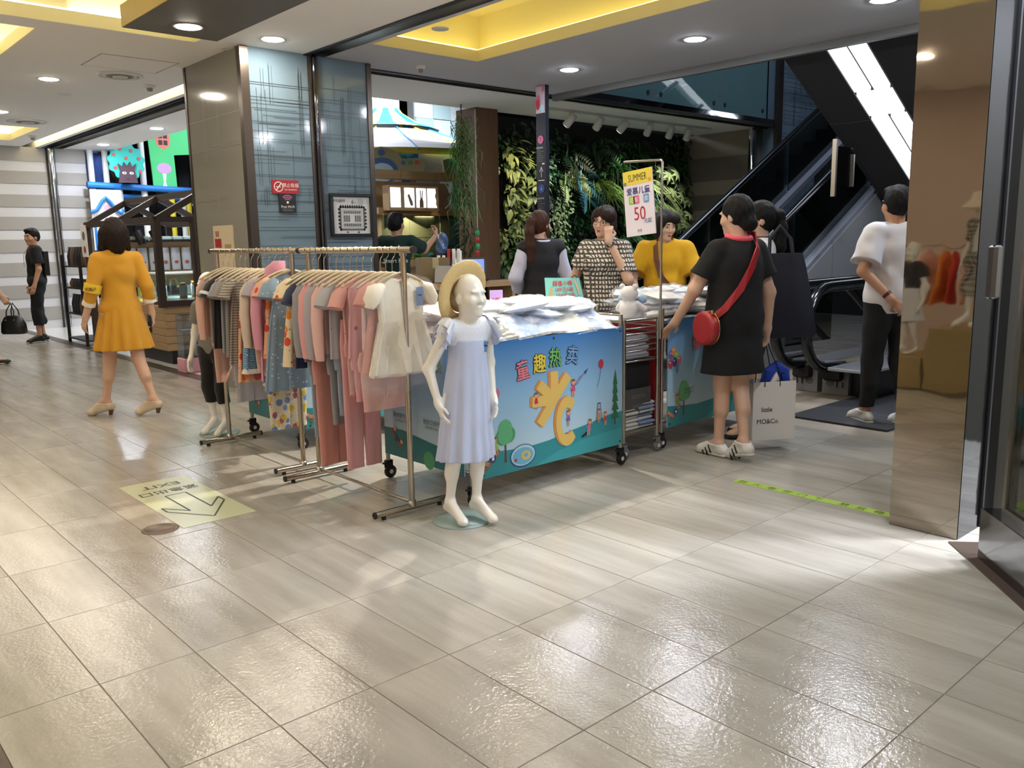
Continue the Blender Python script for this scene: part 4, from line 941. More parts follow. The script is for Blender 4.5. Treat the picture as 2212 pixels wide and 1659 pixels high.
w_=F.j['wl']; e=F.j['el']; MB().cyl(w_+(e-w_)*.12,w_+(e-w_)*.2,.032,mat('dark_red_strap','4a1a1c',.5),14).obj('wrist_band',F.root)

# ---- saleswoman with the ponytail
F=Fig('person','person with a long brown ponytail in a navy vest over a pale blouse','person',(5.12,5.30),62,1.585,.98,yaw=-55,skin=sk2,
  J=dict(er=(.25,.02,1.10),wr=(.20,.20,1.0),el=(-.24,.0,1.10),wl=(-.18,.16,.98)))
F.body(curl=(.6,.6)); F.hair('pony','4a2c20'); F.face()
def b1(g): F.tee(g,.022,.93,.86,.06,.012)
F.cloth('blouse',b1,mat('pale_blue_cotton','c6c9e2',.85,bump=(150,.1)),wr=.006)
def b2(g):
    F.tee(g,.034,.02,.86,.074,.0)
F.cloth('vest',b2,mat('navy_suiting','14151e',.8,bump=(250,.06)),wr=.002)
MB().tube([Vector(F.j['nec'])+Vector((.07*math.cos(a),.062*math.sin(a)-.012,.012+.01*math.sin(a))) for a in [2*PI*k/24 for k in range(24)]],.014,mat('pale_blue_cotton','c6c9e2',.85),8,closed=True).obj('collar',F.root)
def b3(g): F.trousers(g,.014,.10,1.0)
F.cloth('trousers',b3,mat('navy_suiting','14151e',.8))
for q in'rl': F.shoe(q,m_black,None,'shoe',.05)

# ---- woman in black and white tweed, hand to her cheek
F=Fig('person','person in a black and white tweed top and glasses raising a hand to the cheek','person',(4.95,4.42),205,1.585,1.02,yaw=-8,pitch=6,tilt=-10,skin=sk2,
  J=dict(el=(-.23,.10,1.11),wl=(-.085,.16,1.42),hdl=(.05,-.02,1),pnl=(.2,-1,0),er=(.27,.0,1.10),wr=(.26,.16,.98),hdr=(0,.7,-.5)))
F.body(curl=(1.0,1.1)); F.hair('side','2c1d17'); F.face('8e4a4a')
tw=pattern('tweed','tweed',['0e0e13','dcd6cd'],30)
def b1(g): F.tee(g,.024,.36,.60,.066,.014,loose=.015)
F.cloth('tweed_top',b1,tw,wr=.004)
def b3(g): F.trousers(g,.014,.10,.9)
F.cloth('trousers',b3,mat('black_twill','0f1012',.8))
for q in'rl': F.shoe(q,m_black,None,'shoe',.05)
gb=MB()
for q in(1,-1): gb.tube([F.hp(.031*q+.024*math.cos(a),.1-.008*abs(math.cos(a)+q*.2),.003+.018*math.sin(a)) for a in [2*PI*k/16 for k in range(16)]],.0016,m_black,5,closed=True); gb.tube([F.hp(.055*q,.092,.008),F.hp(.075*q,.05,.008),F.hp(.078*q,-.005,.004)],.0016,m_black,5)
gb.tube([F.hp(-.008,.1,.006),F.hp(.008,.1,.006)],.0016,m_black,5); gb.obj('eyeglasses',F.root)
w_=F.j['wl']; e=F.j['el']; wt=MB().cyl(w_+(e-w_)*.06,w_+(e-w_)*.13,.033,mat('brown_leather','3a2018',.5),14).obj('watch_strap',F.root)
MB().lathe([(.017,0),(.017,.008),(.012,.010)],m_steel,16).xf(frame(Vector(w_+(e-w_)*.095)+Vector((-.005,.031,0)),(1,0,0),(0,0,1))@Matrix.Scale(-1,4,(0,0,1))).obj('dial',wt)
W_=F.root.matrix_basis@Vector(F.j['wr'])
hb=thing('handbag','grey quilted leather handbag on the arm of the person in tweed','bag',(4.76,4.56,.72),math.radians(-40))
ql=mat('grey_leather','5f5a58',.4); m=ql; N_,K_=nodes(m)
vv=N_.new('ShaderNodeTexVoronoi'); vv.inputs['Scale'].default_value=26; vv.inputs['Randomness'].default_value=.1; tc=N_.new('ShaderNodeTexCoord'); K_.new(tc.outputs['Object'],vv.inputs['Vector']); bp=N_.new('ShaderNodeBump'); bp.inputs['Strength'].default_value=.6; bp.inputs['Distance'].default_value=.02; bp.invert=True; K_.new(vv.outputs['Distance'],bp.inputs['Height']); K_.new(bp.outputs[0],N_['Principled BSDF'].inputs['Normal'])
MB().loft([[(sx*w_,sy*d_,z) for sx,sy in((-1,-.5),(-.8,-1),(.8,-1),(1,-.5),(1,.5),(.8,1),(-.8,1),(-1,.5))] for z,w_,d_ in((0,.12,.05),(.02,.145,.065),(.14,.14,.055),(.22,.11,.03),(.24,.10,.02))],ql,True).obj('bag_body',hb)
for y in(-.02,.02): MB().tube([(-.06,y,.22),(-.05,y*.7,.30),(0,y*.3,.35),(.05,y*.7,.30),(.06,y,.22)],.006,ql,8).obj('handle',hb)
MB().cyl((-.06,-.03,.215),(-.06,.03,.215),.008,m_steel,10).obj('ring',hb)

# ---- shopper in the yellow tee
F=Fig('person','person in a plain yellow tee with a brown shoulder strap bent over the carts','person',(5.46,4.23),212,1.56,1.14,yaw=38,pitch=14,skin=sk1,fem=False,
  J=dict(che=(0,.04,1.25),nec=(0,.045,1.42),hea=(0,.085,1.565),sr=(.172,.03,1.36),sl=(-.172,.03,1.36),er=(.27,.12,1.12),wr=(.20,.32,.98),el=(-.27,.08,1.12),wl=(-.20,.28,.95),hdr=(-.2,.8,-.5),hdl=(.2,.8,-.5),pnr=(0,0,-1),pnl=(0,0,-1)))
F.body(curl=(.6,.6)); F.hair('side','19120f'); F.face('8a5350')
def b1(g): F.tee(g,.026,.40,.80,.066,.03,belly=1)
F.cloth('tee_shirt',b1,mat('yellow_jersey','c79a17',.9,bump=(200,.08)),wr=.005)
def b3(g): F.trousers(g,.014,.10,.98)
F.cloth('trousers',b3,mat('denim','2a3142',.9))
for q in'rl': F.shoe(q,m_black,None,'shoe',.05)
h=F.s
strap(F,[(.06*h,-.05,1.47*h),(.065*h,.04,1.475*h),(.07*h,.13*h,1.40*h),(.055*h,.205*h,1.28*h),(.01*h,.235*h,1.14*h),(-.07*h,.235*h,1.04*h),(-.16*h,.16*h,.97*h)],.04,.008,mat('brown_strap','5d3423',.5),'bag_strap')

# ---- pet shop worker seen from behind
F=Fig('person','person in a dark green shop tee reaching up to the glass pet tanks','person',(5.45,7.95),48,1.665,1.0,yaw=-25,skin=sk3,fem=False,
  J=dict(er=(.30,.16,1.28),wr=(.42,.33,1.44),hdr=(.1,.4,.9),el=(-.24,.1,1.12),wl=(-.05,.32,1.05),hdl=(1,.2,0)))
F.body(curl=(.9,.5)); F.hair('short','15110f')
def b1(g): F.tee(g,.022,.36,.83,.062,.02)
te=F.cloth('tee_shirt',b1,mat('bottle_green_jersey','15302c',.9,bump=(200,.08)))
p=MB(); M=frame((0,-.142*F.s,0),(1,0,0),(0,0,1)); text(p,'Smart Pets',.062,m_sw,M@Matrix.Translation((0,1.17*F.s,0)),bold=.01); p.flat([(.04,1.225*F.s),(.12,1.225*F.s),(.12,1.255*F.s),(.04,1.255*F.s)],m_sw,M); p.obj('lettering',te)
def b3(g): F.trousers(g,.014,.10,.98)
F.cloth('trousers',b3,mat('black_twill','0f1012',.8))
for q in'rl': F.shoe(q,m_black,None,'shoe',.06)

# ---- young man in black by the end wall
F=Fig('person','person in black with a white badge standing by the striped end wall','person',(3.16,13.78),172,1.63,.98,yaw=35,pitch=4,skin=sk3,fem=False,
  J=dict(kr=(.10,.02,.49),kl=(-.10,.06,.49),al=(-.10,.05,.085),tl=(-.14,.21,.025),tr=(.12,.14,.025)))
F.body(curl=(.6,.6)); F.hair('short','12100f'); F.face()
def b1(g): F.tee(g,.026,.38,.80,.06,.02)
F.cloth('tee_shirt',b1,blk)
def b3(g): F.trousers(g,.022,.26,.98)
F.cloth('joggers',b3,mat('dark_jersey','16191d',.9),wr=.006)
for q in'rl':
    o=F.shoe(q,m_black,mat('sole_white','c9c6bd',.6),'high_top',.12); a,t=F.j['a'+q],F.j['t'+q]; MB().sph(tuple(t-V(0,0,-.004)-unit((t-a)*V(1,1,0))*.02),(.028,.028,.02),wl,10,6).obj('toe_cap',o)
h=F.s; MB().tube([(-.05*h,.05*h,1.45*h),(-.04*h,.135*h,1.33*h),(.01,.145*h,1.24*h)],.004,mat('orange_cord','c9622e',.6),5).obj('lanyard',F.root); bd=MB().box((-.035,.142*h,1.13*h),(.035,.147*h,1.23*h),m_sw).obj('badge',F.root)
p=MB(); p.disc((0,1.185*h),.018,m_grey,frame((0,.1485*h,0),(-1,0,0),(0,0,1)),0,14); p.obj('print',bd)
MB().loft([[(sx*.12*h,-.13*h+sy*.05*h,z*h) for sx,sy in((-1,-.6),(-.7,-1),(.7,-1),(1,-.6),(1,.8),(-1,.8))] for z in(1.0,1.05,1.3,1.36)],m_black,True).obj('backpack',F.root)

# ---- passer-by cut by the left edge: only an arm, a shoe and the bag show
F=Fig('person','person leaving the picture at its left edge with a black bag in hand','person',(2.05,11.5),0,1.6,1.0,skin=sk1,J=dict(er=(.22,.05,1.10),wr=(.24,.16,.86),wl=(-.2,.05,.86),tl=(-.10,.15,.025),al=(-.09,.0,.085),tr=(.1,.18,.025),ar=(.09,.02,.085)))
F.body(curl=(.9,.5)); F.hair('long','2a1a14')
def b1(g): F.tee(g,.02,.3,.80,.06,.016)
F.cloth('blouse',b1,mat('grey_cotton','77777a',.9))
def b3(g): F.trousers(g,.016,.10,.98)
F.cloth('trousers',b3,mat('denim','2a3142',.9))
for q in'rl': F.shoe(q,m_black,gum,'sneaker',.06)
W_=F.root.matrix_basis@Vector(F.j['wr'])
bg=thing('handbag','black handbag with steel eyelets hanging from a hand at the left edge','bag',(W_.x+.09,W_.y-.0,.36),math.radians(-48))
MB().loft([[(sx*w_,sy*d_,z) for sx,sy in((-1,-.5),(-.8,-1),(.8,-1),(1,-.5),(1,.5),(.8,1),(-.8,1),(-1,.5))] for z,w_,d_ in((0,.13,.06),(.02,.145,.07),(.12,.135,.065),(.19,.10,.045),(.215,.07,.02))],mat('black_leather','131314',.35),True).obj('bag_body',bg)
for y in(-.05,.05): MB().tube([(-.05,y,.17),(-.045,y*.8,.27),(0,y*.3,.36),(.045,y*.8,.27),(.05,y,.17)],.007,mat('black_leather','131314',.35),8).obj('handle',bg)
for x in(-.05,.05): MB().cyl((x,-.062,.165),(x,-.058,.165),.011,m_steel,12).obj('eyelet',bg)
# ================================================================ CLOTHES RAILS
RX=2.35; RZ=1.30
def rail(name_label,y0,y1,arms):
    t=thing('clothes_rail',name_label,'clothes rack',(RX,(y0+y1)/2,0)); a=(y1-y0)/2
    MB().cyl((0,-a-.03,RZ),(0,a+.03,RZ),.0155,m_rod,14).obj('top_bar',t)
    for s in(-1,1): MB().cyl((0,s*(a+.045),RZ),(0,s*(a+.03),RZ),.0175,m_rubber,14).obj('end_cap',t)
    for s,(l,r) in zip((-1,1),arms):
        y=s*(a-.05)
        MB().tube([(0,y,.035),(0,y,RZ-.01)],.0145,m_rod,12).obj('upright',t)
        f=MB().cyl((l,y,.03),(r,y,.03),.0165,m_rod,12).obj('foot_tube',t)
        for x in(l,r): MB().cyl((x-.004,y,.03),(x+.004,y,.03),.0175,m_rubber,12).obj('foot_cap',f)
        for x in(l+.05,r-.05): MB().cyl((x,y,0),(x,y,.02),.012,m_rubber,10).obj('foot_pad',f)
        MB().lathe([(.02,0),(.02,.03),(.0,.03)],m_steel,12).xf(Matrix.Translation((0,y,.03))).obj('collar',t)
    MB().cyl((0.0,-a+.05,.05),(0.0,a-.05,.05),.008,m_steel,8).obj('lower_brace',t)
    return t
rail('chromed clothes rail nearest the child mannequin hung with pink and white clothes',3.33,4.35,((-.22,.22),(-.22,.22)))
rail('chromed clothes rail farther back hung with striped and blue clothes',4.44,5.58,((-.18,.20),(-.20,.23)))
m_hang=mat('hanger_wood','b7a88c',.5,var=(6,.15,(1,10,10))); m_hook=mat('hook_steel','c0b8a8',.2,1)
def make_hanger_mesh(w=.17):
    b=MB(); n=10
    P=[(w*x,0,-.125-.055*abs(x)**1.6+.012*(1-abs(x))) for x in [k/5-1 for k in range(11)]]
    b.tube(P,[.006,.009,.011,.012,.013,.014,.013,.012,.011,.009,.006],m_hang,8,flat=.7); h=MB()
    h.tube([(0,0,-.115),(.0,0,-.07),(.004,0,-.045),(.016,0,-.03),(.021,0,-.012),(.017,0,.008),(.0,0,.0165),(-.016,0,.008),(-.02,0,-.004)],.0022,m_hook,6)
    return b.mesh('hanger_bar'),h.mesh('hook')
hang_me=make_hanger_mesh()
def add_hanger(y,what,rz=0,w=1):
    t=thing('clothes_hanger','pale wooden hanger holding the '+what,'hanger',(RX,y,RZ),rz,'hangers on the clothes rails')
    o=link('bar',hang_me[0],t); o.scale=(w,1,1); link('hook',hang_me[1],t); return t
def ring(z,hw,th,n=32,fold=0,k=5,ph=0,cx=0,cy=0,dip=0):
    R=[]
    for j in range(n):
        a=2*PI*j/n; c,s_=math.cos(a),math.sin(a)
        x=hw*math.copysign(abs(c)**.75,c); y=th*math.copysign(abs(s_)**.8,s_)+fold*math.sin(k*PI*x/max(hw,.01)+ph)*(1-.3*abs(c))
        R.append((cx+x,cy+y,z-dip*(1-abs(c))*(1 if s_<0 else .4)))
    return R
def garment_mesh(kind,mt,w=.15,ln=.5,sleeve='short',flare=1.1,th=.018,seed=0,mt2=None,waist=None,strap=False):
    r=random.Random(seed); b=MB(); z0=-.135; ph=r.uniform(0,6); fo=.006+.004*r.random()
    prof=[(z0+.005,.058,.010),(z0-.012,w*.62,.014),(z0-.04,w*.93,th),(z0-.09,w*1.0,th*1.1),(z0-.17,w*.97,th*1.2)]
    if strap: prof=[(z0-.06,w*.5,.010),(z0-.075,w*.78,th),(z0-.12,w*.85,th),(z0-.17,w*.88,th)]
    zb=-.135-ln; n=9
    for k in range(1,n+1):
        t=k/n; z=(z0-.17)+(zb-(z0-.17))*t
        if waist and t<waist: hw=w*.95
        else: hw=w*(.97+(flare-.97)*((t-(waist or 0))/(1-(waist or 0)))**.8)
        prof.append((z,hw,th*(1.2+1.1*t*(flare-.6))))
    rings=[ring(z,hw,t_,40,fo*(.2+1.2*max(0,(z0-z))/ln)*min(2,flare),5+int(3*flare),ph,dip=.03 if i==0 else 0) for i,(z,hw,t_) in enumerate(prof)]
    b.loft(rings,mt,True)
    if strap:
        for s in(-1,1): b.tube([(s*w*.45,.004,z0+.0),(s*w*.5,.006,z0-.075)],.006,mt2 or mt,6)
    for s in(-1,1):
        if sleeve=='short': P=[(s*w*.80,0,z0-.045),(s*w*1.10,-.003,z0-.085),(s*w*1.32,-.006,z0-.15)]; R=[.045,.05,.052]
        elif sleeve=='long': P=[(s*w*.80,0,z0-.045),(s*w*1.10,-.004,z0-.10),(s*w*1.22,-.010,z0-.22),(s*w*1.22,-.014,z0-.34),(s*w*1.18,-.012,z0-.43)]; R=[.045,.046,.042,.038,.031]
        elif sleeve=='puff': P=[(s*w*.82,0,z0-.035),(s*w*1.08,-.002,z0-.05),(s*w*1.28,-.004,z0-.10),(s*w*1.36,-.004,z0-.135)]; R=[.036,.058,.056,.03]
        elif sleeve=='ruffle': P=[(s*w*.80,0,z0-.03),(s*w*1.05,-.004,z0-.06),(s*w*1.22,-.008,z0-.13)]; R=[.04,.058,.075]
        else: continue
        b.tube(P,R,mt,14,flat=.55)
    return b
def pants_mesh(mt,ztop,zbot,w=.10,leg=.052,spread=.055,seed=0):
    b=MB(); r=random.Random(seed)
    zc=ztop-(ztop-zbot)*.32
    b.loft([ring(ztop,w,.018,24,.003,6,0),ring((ztop+zc)/2,w*1.1,.022,24,.004,6,1),ring(zc,w*1.05,.022,24,.004,6,1)],mt,True)
    for s in(-1,1):
        b.loft([ring(zc+.06,leg*.95,.019,20,.003,4,s,cx=s*spread),ring(zc-.03,leg,.018,20,.004,4,s,cx=s*spread),ring((zc+zbot)/2,leg*.9,.016,20,.005,4,s+1,cx=s*spread*1.05),ring(zbot+.02,leg*.82,.014,20,.004,4,s+2,cx=s*spread*1.05),ring(zbot,leg*.84,.014,20,.004,4,s+2,cx=s*spread*1.05)],mt,True)
    return b
def cl(name,c,**k): return mat(name,c,.9,bump=(180,.1),sheen=.15,**k)
m_tag=mat('tag_blue','5f7fb0',.5); m_film=softfilm('clear_film',.08)
def garment(y,what,name,cat,mt,rz=0,label=None,lower=None,film=False,tag_=False,extra=None,**k):
    add_hanger(y,what,rz*.6)
    t=thing(name,label or what+' on the rail','clothing',(RX,y,RZ),rz,None)
    b=garment_mesh(name,mt,seed=int(y*1000),**k).obj('bodice' if lower else 'cloth',t)
    if lower:
        m2,zt,zb,ww,lg=lower; pants_mesh(m2,zt,zb,ww,lg,seed=int(y*999)).obj('trousers',t)
    if tag_:
        g=MB().box((.06,-.045,-.27),(.10,-.043,-.18),m_tag).obj('price_tag',t); MB().box((.068,-.0456,-.222),(.092,-.045,-.216),m_sk).obj('print',g)
    if film:
        fb=MB(); fb.loft([ring(-.11,.03,.02,28,0),ring(-.14,.16,.035,28,.004,9,1),ring(-.2,.225,.05,28,.006,9,2),ring(-.45,.23,.055,28,.008,7,1),ring(-.68,.235,.055,28,.01,7,3)],m_film,True,caps=(False,False)).obj('plastic_cover',t)
    if extra: extra(t)
    return t
# --- patterns
fl1=pattern('floral_orange','floral',['dfcfae','d2472f','e08a24','d98a78'],16); fl2=pattern('floral_red','floral',['d8a88a','c23a34','d9783a','b94a5a'],18); fl3=pattern('floral_cream','floral',['d8cfb8','cfb53a','6f86b8','b05a6c'],22)
sc1=pattern('blue_scales','scales',['4c7ba0','a9c4d2'],24); dt1=pattern('blue_dots','dots',['7e97ad','c4d0d8'],34); st1=pattern('grey_stripes','stripes',['a59d92','6f6a64'],62); sp1=pattern('pink_speck','speck',['cf9d98','8f6a72'],26); sp2=pattern('grey_speck','speck',['a7a8b0','6c6a78'],20); fl4=pattern('pink_flowers','speck',['d9a2ad','a63a55'],12)
pink=cl('rose_pink','d29a9c'); pale=cl('pale_pink','d8b3ac'); coralp=cl('salmon_pink','cd8f86'); grey=cl('grey_knit','8a8a90'); lav=cl('lavender_grey','a39da8'); creamk=cl('cream_knit','c9b9a8'); navy=cl('navy_knit','1d2545'); black=cl('black_knit','141416'); dusty=cl('dusty_rose','c78f8a'); bluegrey=cl('blue_grey','8d99a8'); tulle=cl('ivory_tulle','f3efe2')
# ---------- near rail, front to back
def dress_extra(t):
    b=MB(); b.loft([ring(-.34,.135,.03,40,.006,9,0),ring(-.45,.165,.045,40,.012,9,1),ring(-.60,.195,.06,40,.016,11,1)],mat('tulle_veil','e8e4d8',.9,alpha=.45),True,caps=(False,False)).obj('tulle_layer',t)
garment(3.41,'ivory tulle dress with puffed sleeves under clear film','tulle_dress','clothing',tulle,0,label='ivory tulle dress with puffed sleeves under clear film at the front of the rail',w=.135,ln=.455,sleeve='puff',flare=1.42,waist=.28,th=.02,film=True,tag_=True,extra=dress_extra)
garment(3.475,'dusty rose dress behind the ivory one','rose_dress','clothing',dusty,.05,label='dusty rose dress hung right behind the ivory tulle one',w=.145,ln=.45,sleeve='ruffle',flare=1.35)
garment(3.53,'black leggings set','leggings_set','clothing',lav,0,label='lavender film-covered top above thin black leggings',w=.12,ln=.28,sleeve=None,flare=.95,lower=(black,-.38,-.60,.085,.04),film=True)
garment(3.58,'pale pink shorts','pink_shorts','clothing',pale,0,label='pale pink frilled shorts set hung low beside the pole',w=.12,ln=.36,sleeve=None,flare=1.0,lower=(cl('shell_pink','dcb0a8'),-.5,-.80,.14,.085))
garment(3.66,'pink flowered baby romper','flower_romper','clothing',fl4,-.05,label='pink baby romper with red flowers hung low on the near rail',w=.14,ln=.40,sleeve=None,flare=1.1,lower=(fl4,-.52,-.76,.13,.07))
garment(3.74,'pink speckled romper','pink_romper','clothing',sp1,.12,label='pink speckled romper with a wide peach sleeve',w=.145,ln=.36,sleeve='short',flare=.9,lower=(sp1,-.44,-.74,.13,.07))
garment(3.80,'long pink film-covered trousers','pink_trousers','clothing',coralp,.05,label='salmon pink long trousers hung behind the speckled romper',w=.10,ln=.30,sleeve=None,flare=.9,lower=(pink,-.35,-1.14,.11,.062))
garment(3.86,'blue grey cotton shirt','bluegrey_shirt','clothing',sp2,.1,label='blue grey speckled shirt with rolled sleeve',w=.15,ln=.42,sleeve='short',flare=1.0,lower=(bluegrey,-.5,-.86,.12,.06))
garment(3.93,'cream pink long sleeve set','cream_set','clothing',pale,.06,label='cream pink long sleeved set with grey trousers',w=.15,ln=.40,sleeve='long',flare=.95,lower=(grey,-.52,-.92,.12,.06))
garment(4.0,'lilac long sleeve tee','lilac_tee','clothing',lav,.0,label='lilac grey long sleeved tee between two pink sets',w=.15,ln=.44,sleeve='long',flare=1.0)
garment(4.07,'long pink pyjama set','pyjama_set','clothing',pink,.08,label='rose pink pyjama set with trousers hanging nearly to the floor',w=.15,ln=.42,sleeve='long',flare=.95,lower=(coralp,-.5,-1.17,.13,.072))
garment(4.13,'grey long sleeve tee','grey_tee','clothing',grey,.0,label='plain grey long sleeved tee beside the pink pyjamas',w=.15,ln=.46,sleeve='long',flare=1.0,lower=(bluegrey,-.5,-1.02,.12,.06))
garment(4.19,'navy dress','navy_dress','clothing',navy,-.05,label='navy blue dress with short sleeves',w=.15,ln=.50,sleeve='short',flare=1.15)
garment(4.25,'navy geometric print shirt','print_shirt','clothing',pattern('navy_geo','check',['26365c','7fb0a8'],14),0,label='navy shirt with green geometric print',w=.13,ln=.34,sleeve='short',flare=1.0)
garment(4.31,'orange floral dress','orange_dress','clothing',fl1,.1,label='orange and red floral dress with ruffled sleeve',w=.145,ln=.50,sleeve='ruffle',flare=1.3,th=.024)
# ---------- far rail, front to back
garment(4.50,'light blue dotted dress','dotted_dress','clothing',dt1,.05,label='light blue dotted dress with wide skirt',w=.14,ln=.66,sleeve='ruffle',flare=1.5)
garment(4.57,'red floral dress','red_dress','clothing',fl2,0,label='salmon and red floral dress beside the dotted one',w=.14,ln=.48,sleeve='ruffle',flare=1.2)
garment(4.64,'hooded pink coat','pink_hoodie','clothing',cl('orchid_pink','cd8ea2'),.08,label='orchid pink hooded long top over pale floral trousers',w=.15,ln=.62,sleeve='long',flare=1.1,lower=(fl3,-.66,-1.06,.15,.078),
    extra=lambda t: MB().loft([ring(-.06,.035,.03,20),ring(-.10,.06,.05,20,cx=-.03),ring(-.17,.075,.045,20,cx=-.03)],cl('orchid_pink','cd8ea2'),True).obj('hood',t))
garment(4.71,'lavender ruffled blouse','lavender_blouse','clothing',lav,0,label='lavender blouse with ruffled collar',w=.14,ln=.42,sleeve='ruffle',flare=1.1)
garment(4.78,'cream long sleeve knit','cream_knit_top','clothing',creamk,.05,label='cream knitted long sleeved top',w=.15,ln=.44,sleeve='long',flare=1.05,lower=(pale,-.5,-.72,.13,.07))
garment(4.86,'blue wave print dress','wave_dress','clothing',sc1,0,label='blue dress printed with white wave scales and lace hem',w=.13,ln=.58,sleeve=None,flare=1.3,strap=True,
    extra=lambda t: MB().loft([ring(-.705,.170,.05,36,.01,9,1),ring(-.735,.176,.054,36,.014,14,1)],mat('lace_white','d8d8d4',.9),True,caps=(False,False)).obj('lace_hem',t))
garment(4.93,'coral floral strap dress','coral_dress','clothing',fl2,.05,label='coral floral strap dress with a pink strap',w=.14,ln=.66,sleeve=None,flare=1.3,strap=True,mt2=mat('rose_strap','b8405c',.7))
garment(5.02,'brown striped dress','striped_dress','clothing',st1,.05,label='brown and grey striped short sleeved dress',w=.15,ln=.56,sleeve='short',flare=1.25)
garment(5.10,'grey striped tee','grey_stripe_tee','clothing',pattern('fine_stripes','stripes',['8f8b88','7c7876'],90),0,label='fine striped grey tee with rolled sleeve',w=.15,ln=.52,sleeve='short',flare=1.1,lower=(sp2,-.6,-.95,.13,.07))
garment(5.18,'plain grey tee','plain_grey_tee','clothing',grey,.04,label='plain mid grey short sleeved tee',w=.15,ln=.50,sleeve='short',flare=1.05)
def cuff(t):
    for s in(-1,1): MB().tube([(s*.197,-.005,-.255),(s*.207,-.006,-.272)],.056,mat('white_cotton','d9d9dc',.9),14,flat=.55).obj('white_band',t)
garment(5.27,'black tee with white sleeve bands','black_tee','clothing',black,.0,label='black long tee with a white band on each sleeve',w=.155,ln=.48,sleeve='short',flare=1.1,extra=cuff)
garment(5.35,'taupe tee','taupe_tee','clothing',cl('taupe','8d8078'),0,label='taupe tee between the black and the peach one',w=.15,ln=.45,sleeve='short',flare=1.0)
garment(5.43,'peach long top','peach_top','clothing',cl('peach','d0a394'),.05,label='peach long sleeved top last on the far rail',w=.15,ln=.42,sleeve='long',flare=1.0,lower=(cl('peach','d0a394'),-.5,-.86,.11,.055))

# ================================================================ CHILD MANNEQUINS
man=mat('mannequin_white','efece4',.3,coat=.3)
def mannequin(name_label,pos,face,H,J=None,yaw=0,base=.15,hs=1.25):
    F=Fig('mannequin',name_label,'mannequin',pos,face,H,.86,yaw=yaw,pitch=0,skin=man,fem=False,headscale=hs,J=J,vox=.006)
    F.body(curl=(.35,.35)); MB().lathe([(base,-.0),(base,.008),(.001,.0085)],mat('frosted_glass','a9c2be',.35,trans=.3),30).obj('glass_base',F.root)
    return F
Jm=dict(hea=(0,.02,1.575),nec=(0,-.01,1.40),el=(-.225,-.06,1.10),wl=(-.19,.06,.86),er=(.245,-.085,1.09),wr=(.205,-.01,.86),
  ar=(.075,-.05,.14),tr=(.085,.17,.045),al=(-.10,.02,.14),tl=(-.115,.24,.045),kr=(.085,.02,.51),kl=(-.09,.05,.51),sr=(.15,-.005,1.36),sl=(-.15,-.005,1.36))
def lean(J,dx,dy): return {k:((v[0]+dx*v[2]/1.575,v[1]+dy*v[2]/1.575,v[2]) if k[:2] not in('hd','pn') else v) for k,v in J.items()}
Jall=dict(pel=(0,0,.93),wai=(0,0,1.07),che=(0,0,1.25),hr=(.088,0,.89),hl=(-.088,0,.89)); Jall.update(Jm)
F=mannequin('white child mannequin in a pale blue dress and straw hat beside the near rail',(2.445,3.10),262,1.17,lean(Jall,-.066,.045),yaw=8,base=.14)
bl=mat('pale_blue_linen','bcc6e2',.9,bump=(160,.12),sheen=.2); yk=mat('white_yoke','e4e8f2',.9,bump=(90,.15))
def dsk(g): F.skirt(g,1.29,.455,.128,.208,14,.06,.84,c0=(-.053,.046,1.28),c1=(-.03,.022,.47))
F.cloth('dress_skirt',dsk,bl,.006,wr=.002)
def dyk(g):
    F.torso(g,.016,bust=False); F.arms(g,.012,.06); g.cut((0,0,-1),-1.25*F.s); g.cone(F.j['nec']+V(0,.03,.02)*F.s,F.j['hea'],.068*F.s,.068*F.s,.01,'s')
F.cloth('yoke',dyk,yk,.0055,wr=.0012)
for q,sg in(('r',1),('l',-1)):
    c=F.j['s'+q]; rg=[]
    for k,(r,dx,dz) in enumerate(((.040,-.014,.020),(.054,.006,.010),(.064,.028,-.026),(.067,.038,-.05))):
        rg.append([(c[0]+sg*(dx+.012*math.sin(7*a)*(k/3)),c[1]+r*1.05*math.cos(a),c[2]+dz+r*.55*math.sin(a)+.008*math.sin(8*a)*(k/3)) for a in [2*PI*j/40 for j in range(40)]])
    MB().loft(rg,bl,True,caps=(False,False)).obj('ruffle_sleeve',F.root)
    rg=[[(x+sg*.006,y*1.0,z+.012) for x,y,z in r_] for r_ in rg[:3]]; MB().loft(rg,yk,True,caps=(False,False)).obj('ruffle_layer',F.root)
s=F.s
P=[F.j['che']+V(.128*math.cos(a),.002+.108*math.sin(a),.0-.012*abs(math.sin(5*a)))*s*1.0 for a in [PI*k/40 for k in range(41)]]
MB().tube(P,.004,yk,6).obj('scallop_trim',F.root)
tg=MB().box((-.012,0,-.05),(.012,.002,.0),m_tag).xf(Matrix.Translation(F.j['che']+V(-.095,.10,.02)*s)@Matrix.Rotation(-.25,4,'Y')).obj('price_tag',F.root)
MB().box((-.008,-.001,-.024),(.008,.003,-.018),m_sk).xf(Matrix.Translation(F.j['che']+V(-.095,.10,.02)*s)@Matrix.Rotation(-.25,4,'Y')).obj('print',tg)
straw=mat('straw','d8bc84',.8,bump=(140,.3),var=(40,.1)); hc=F.j['hea']; k=F.s*F.hs
ht=thing('straw_hat','straw sun hat tilted back on the front mannequin','hat',F.root.matrix_basis@Vector(F.hp(0,-.05,.012)),F.root.rotation_euler.z+math.radians(12))
ht.rotation_euler=(math.radians(74),0,F.root.rotation_euler.z+math.radians(18))
MB().lathe([(.001,.135*k),(.05*k,.13*k),(.085*k,.10*k),(.104*k,.045*k),(.107*k,.0)],straw,36,caps=(False,False)).obj('crown',ht)
rg=[]
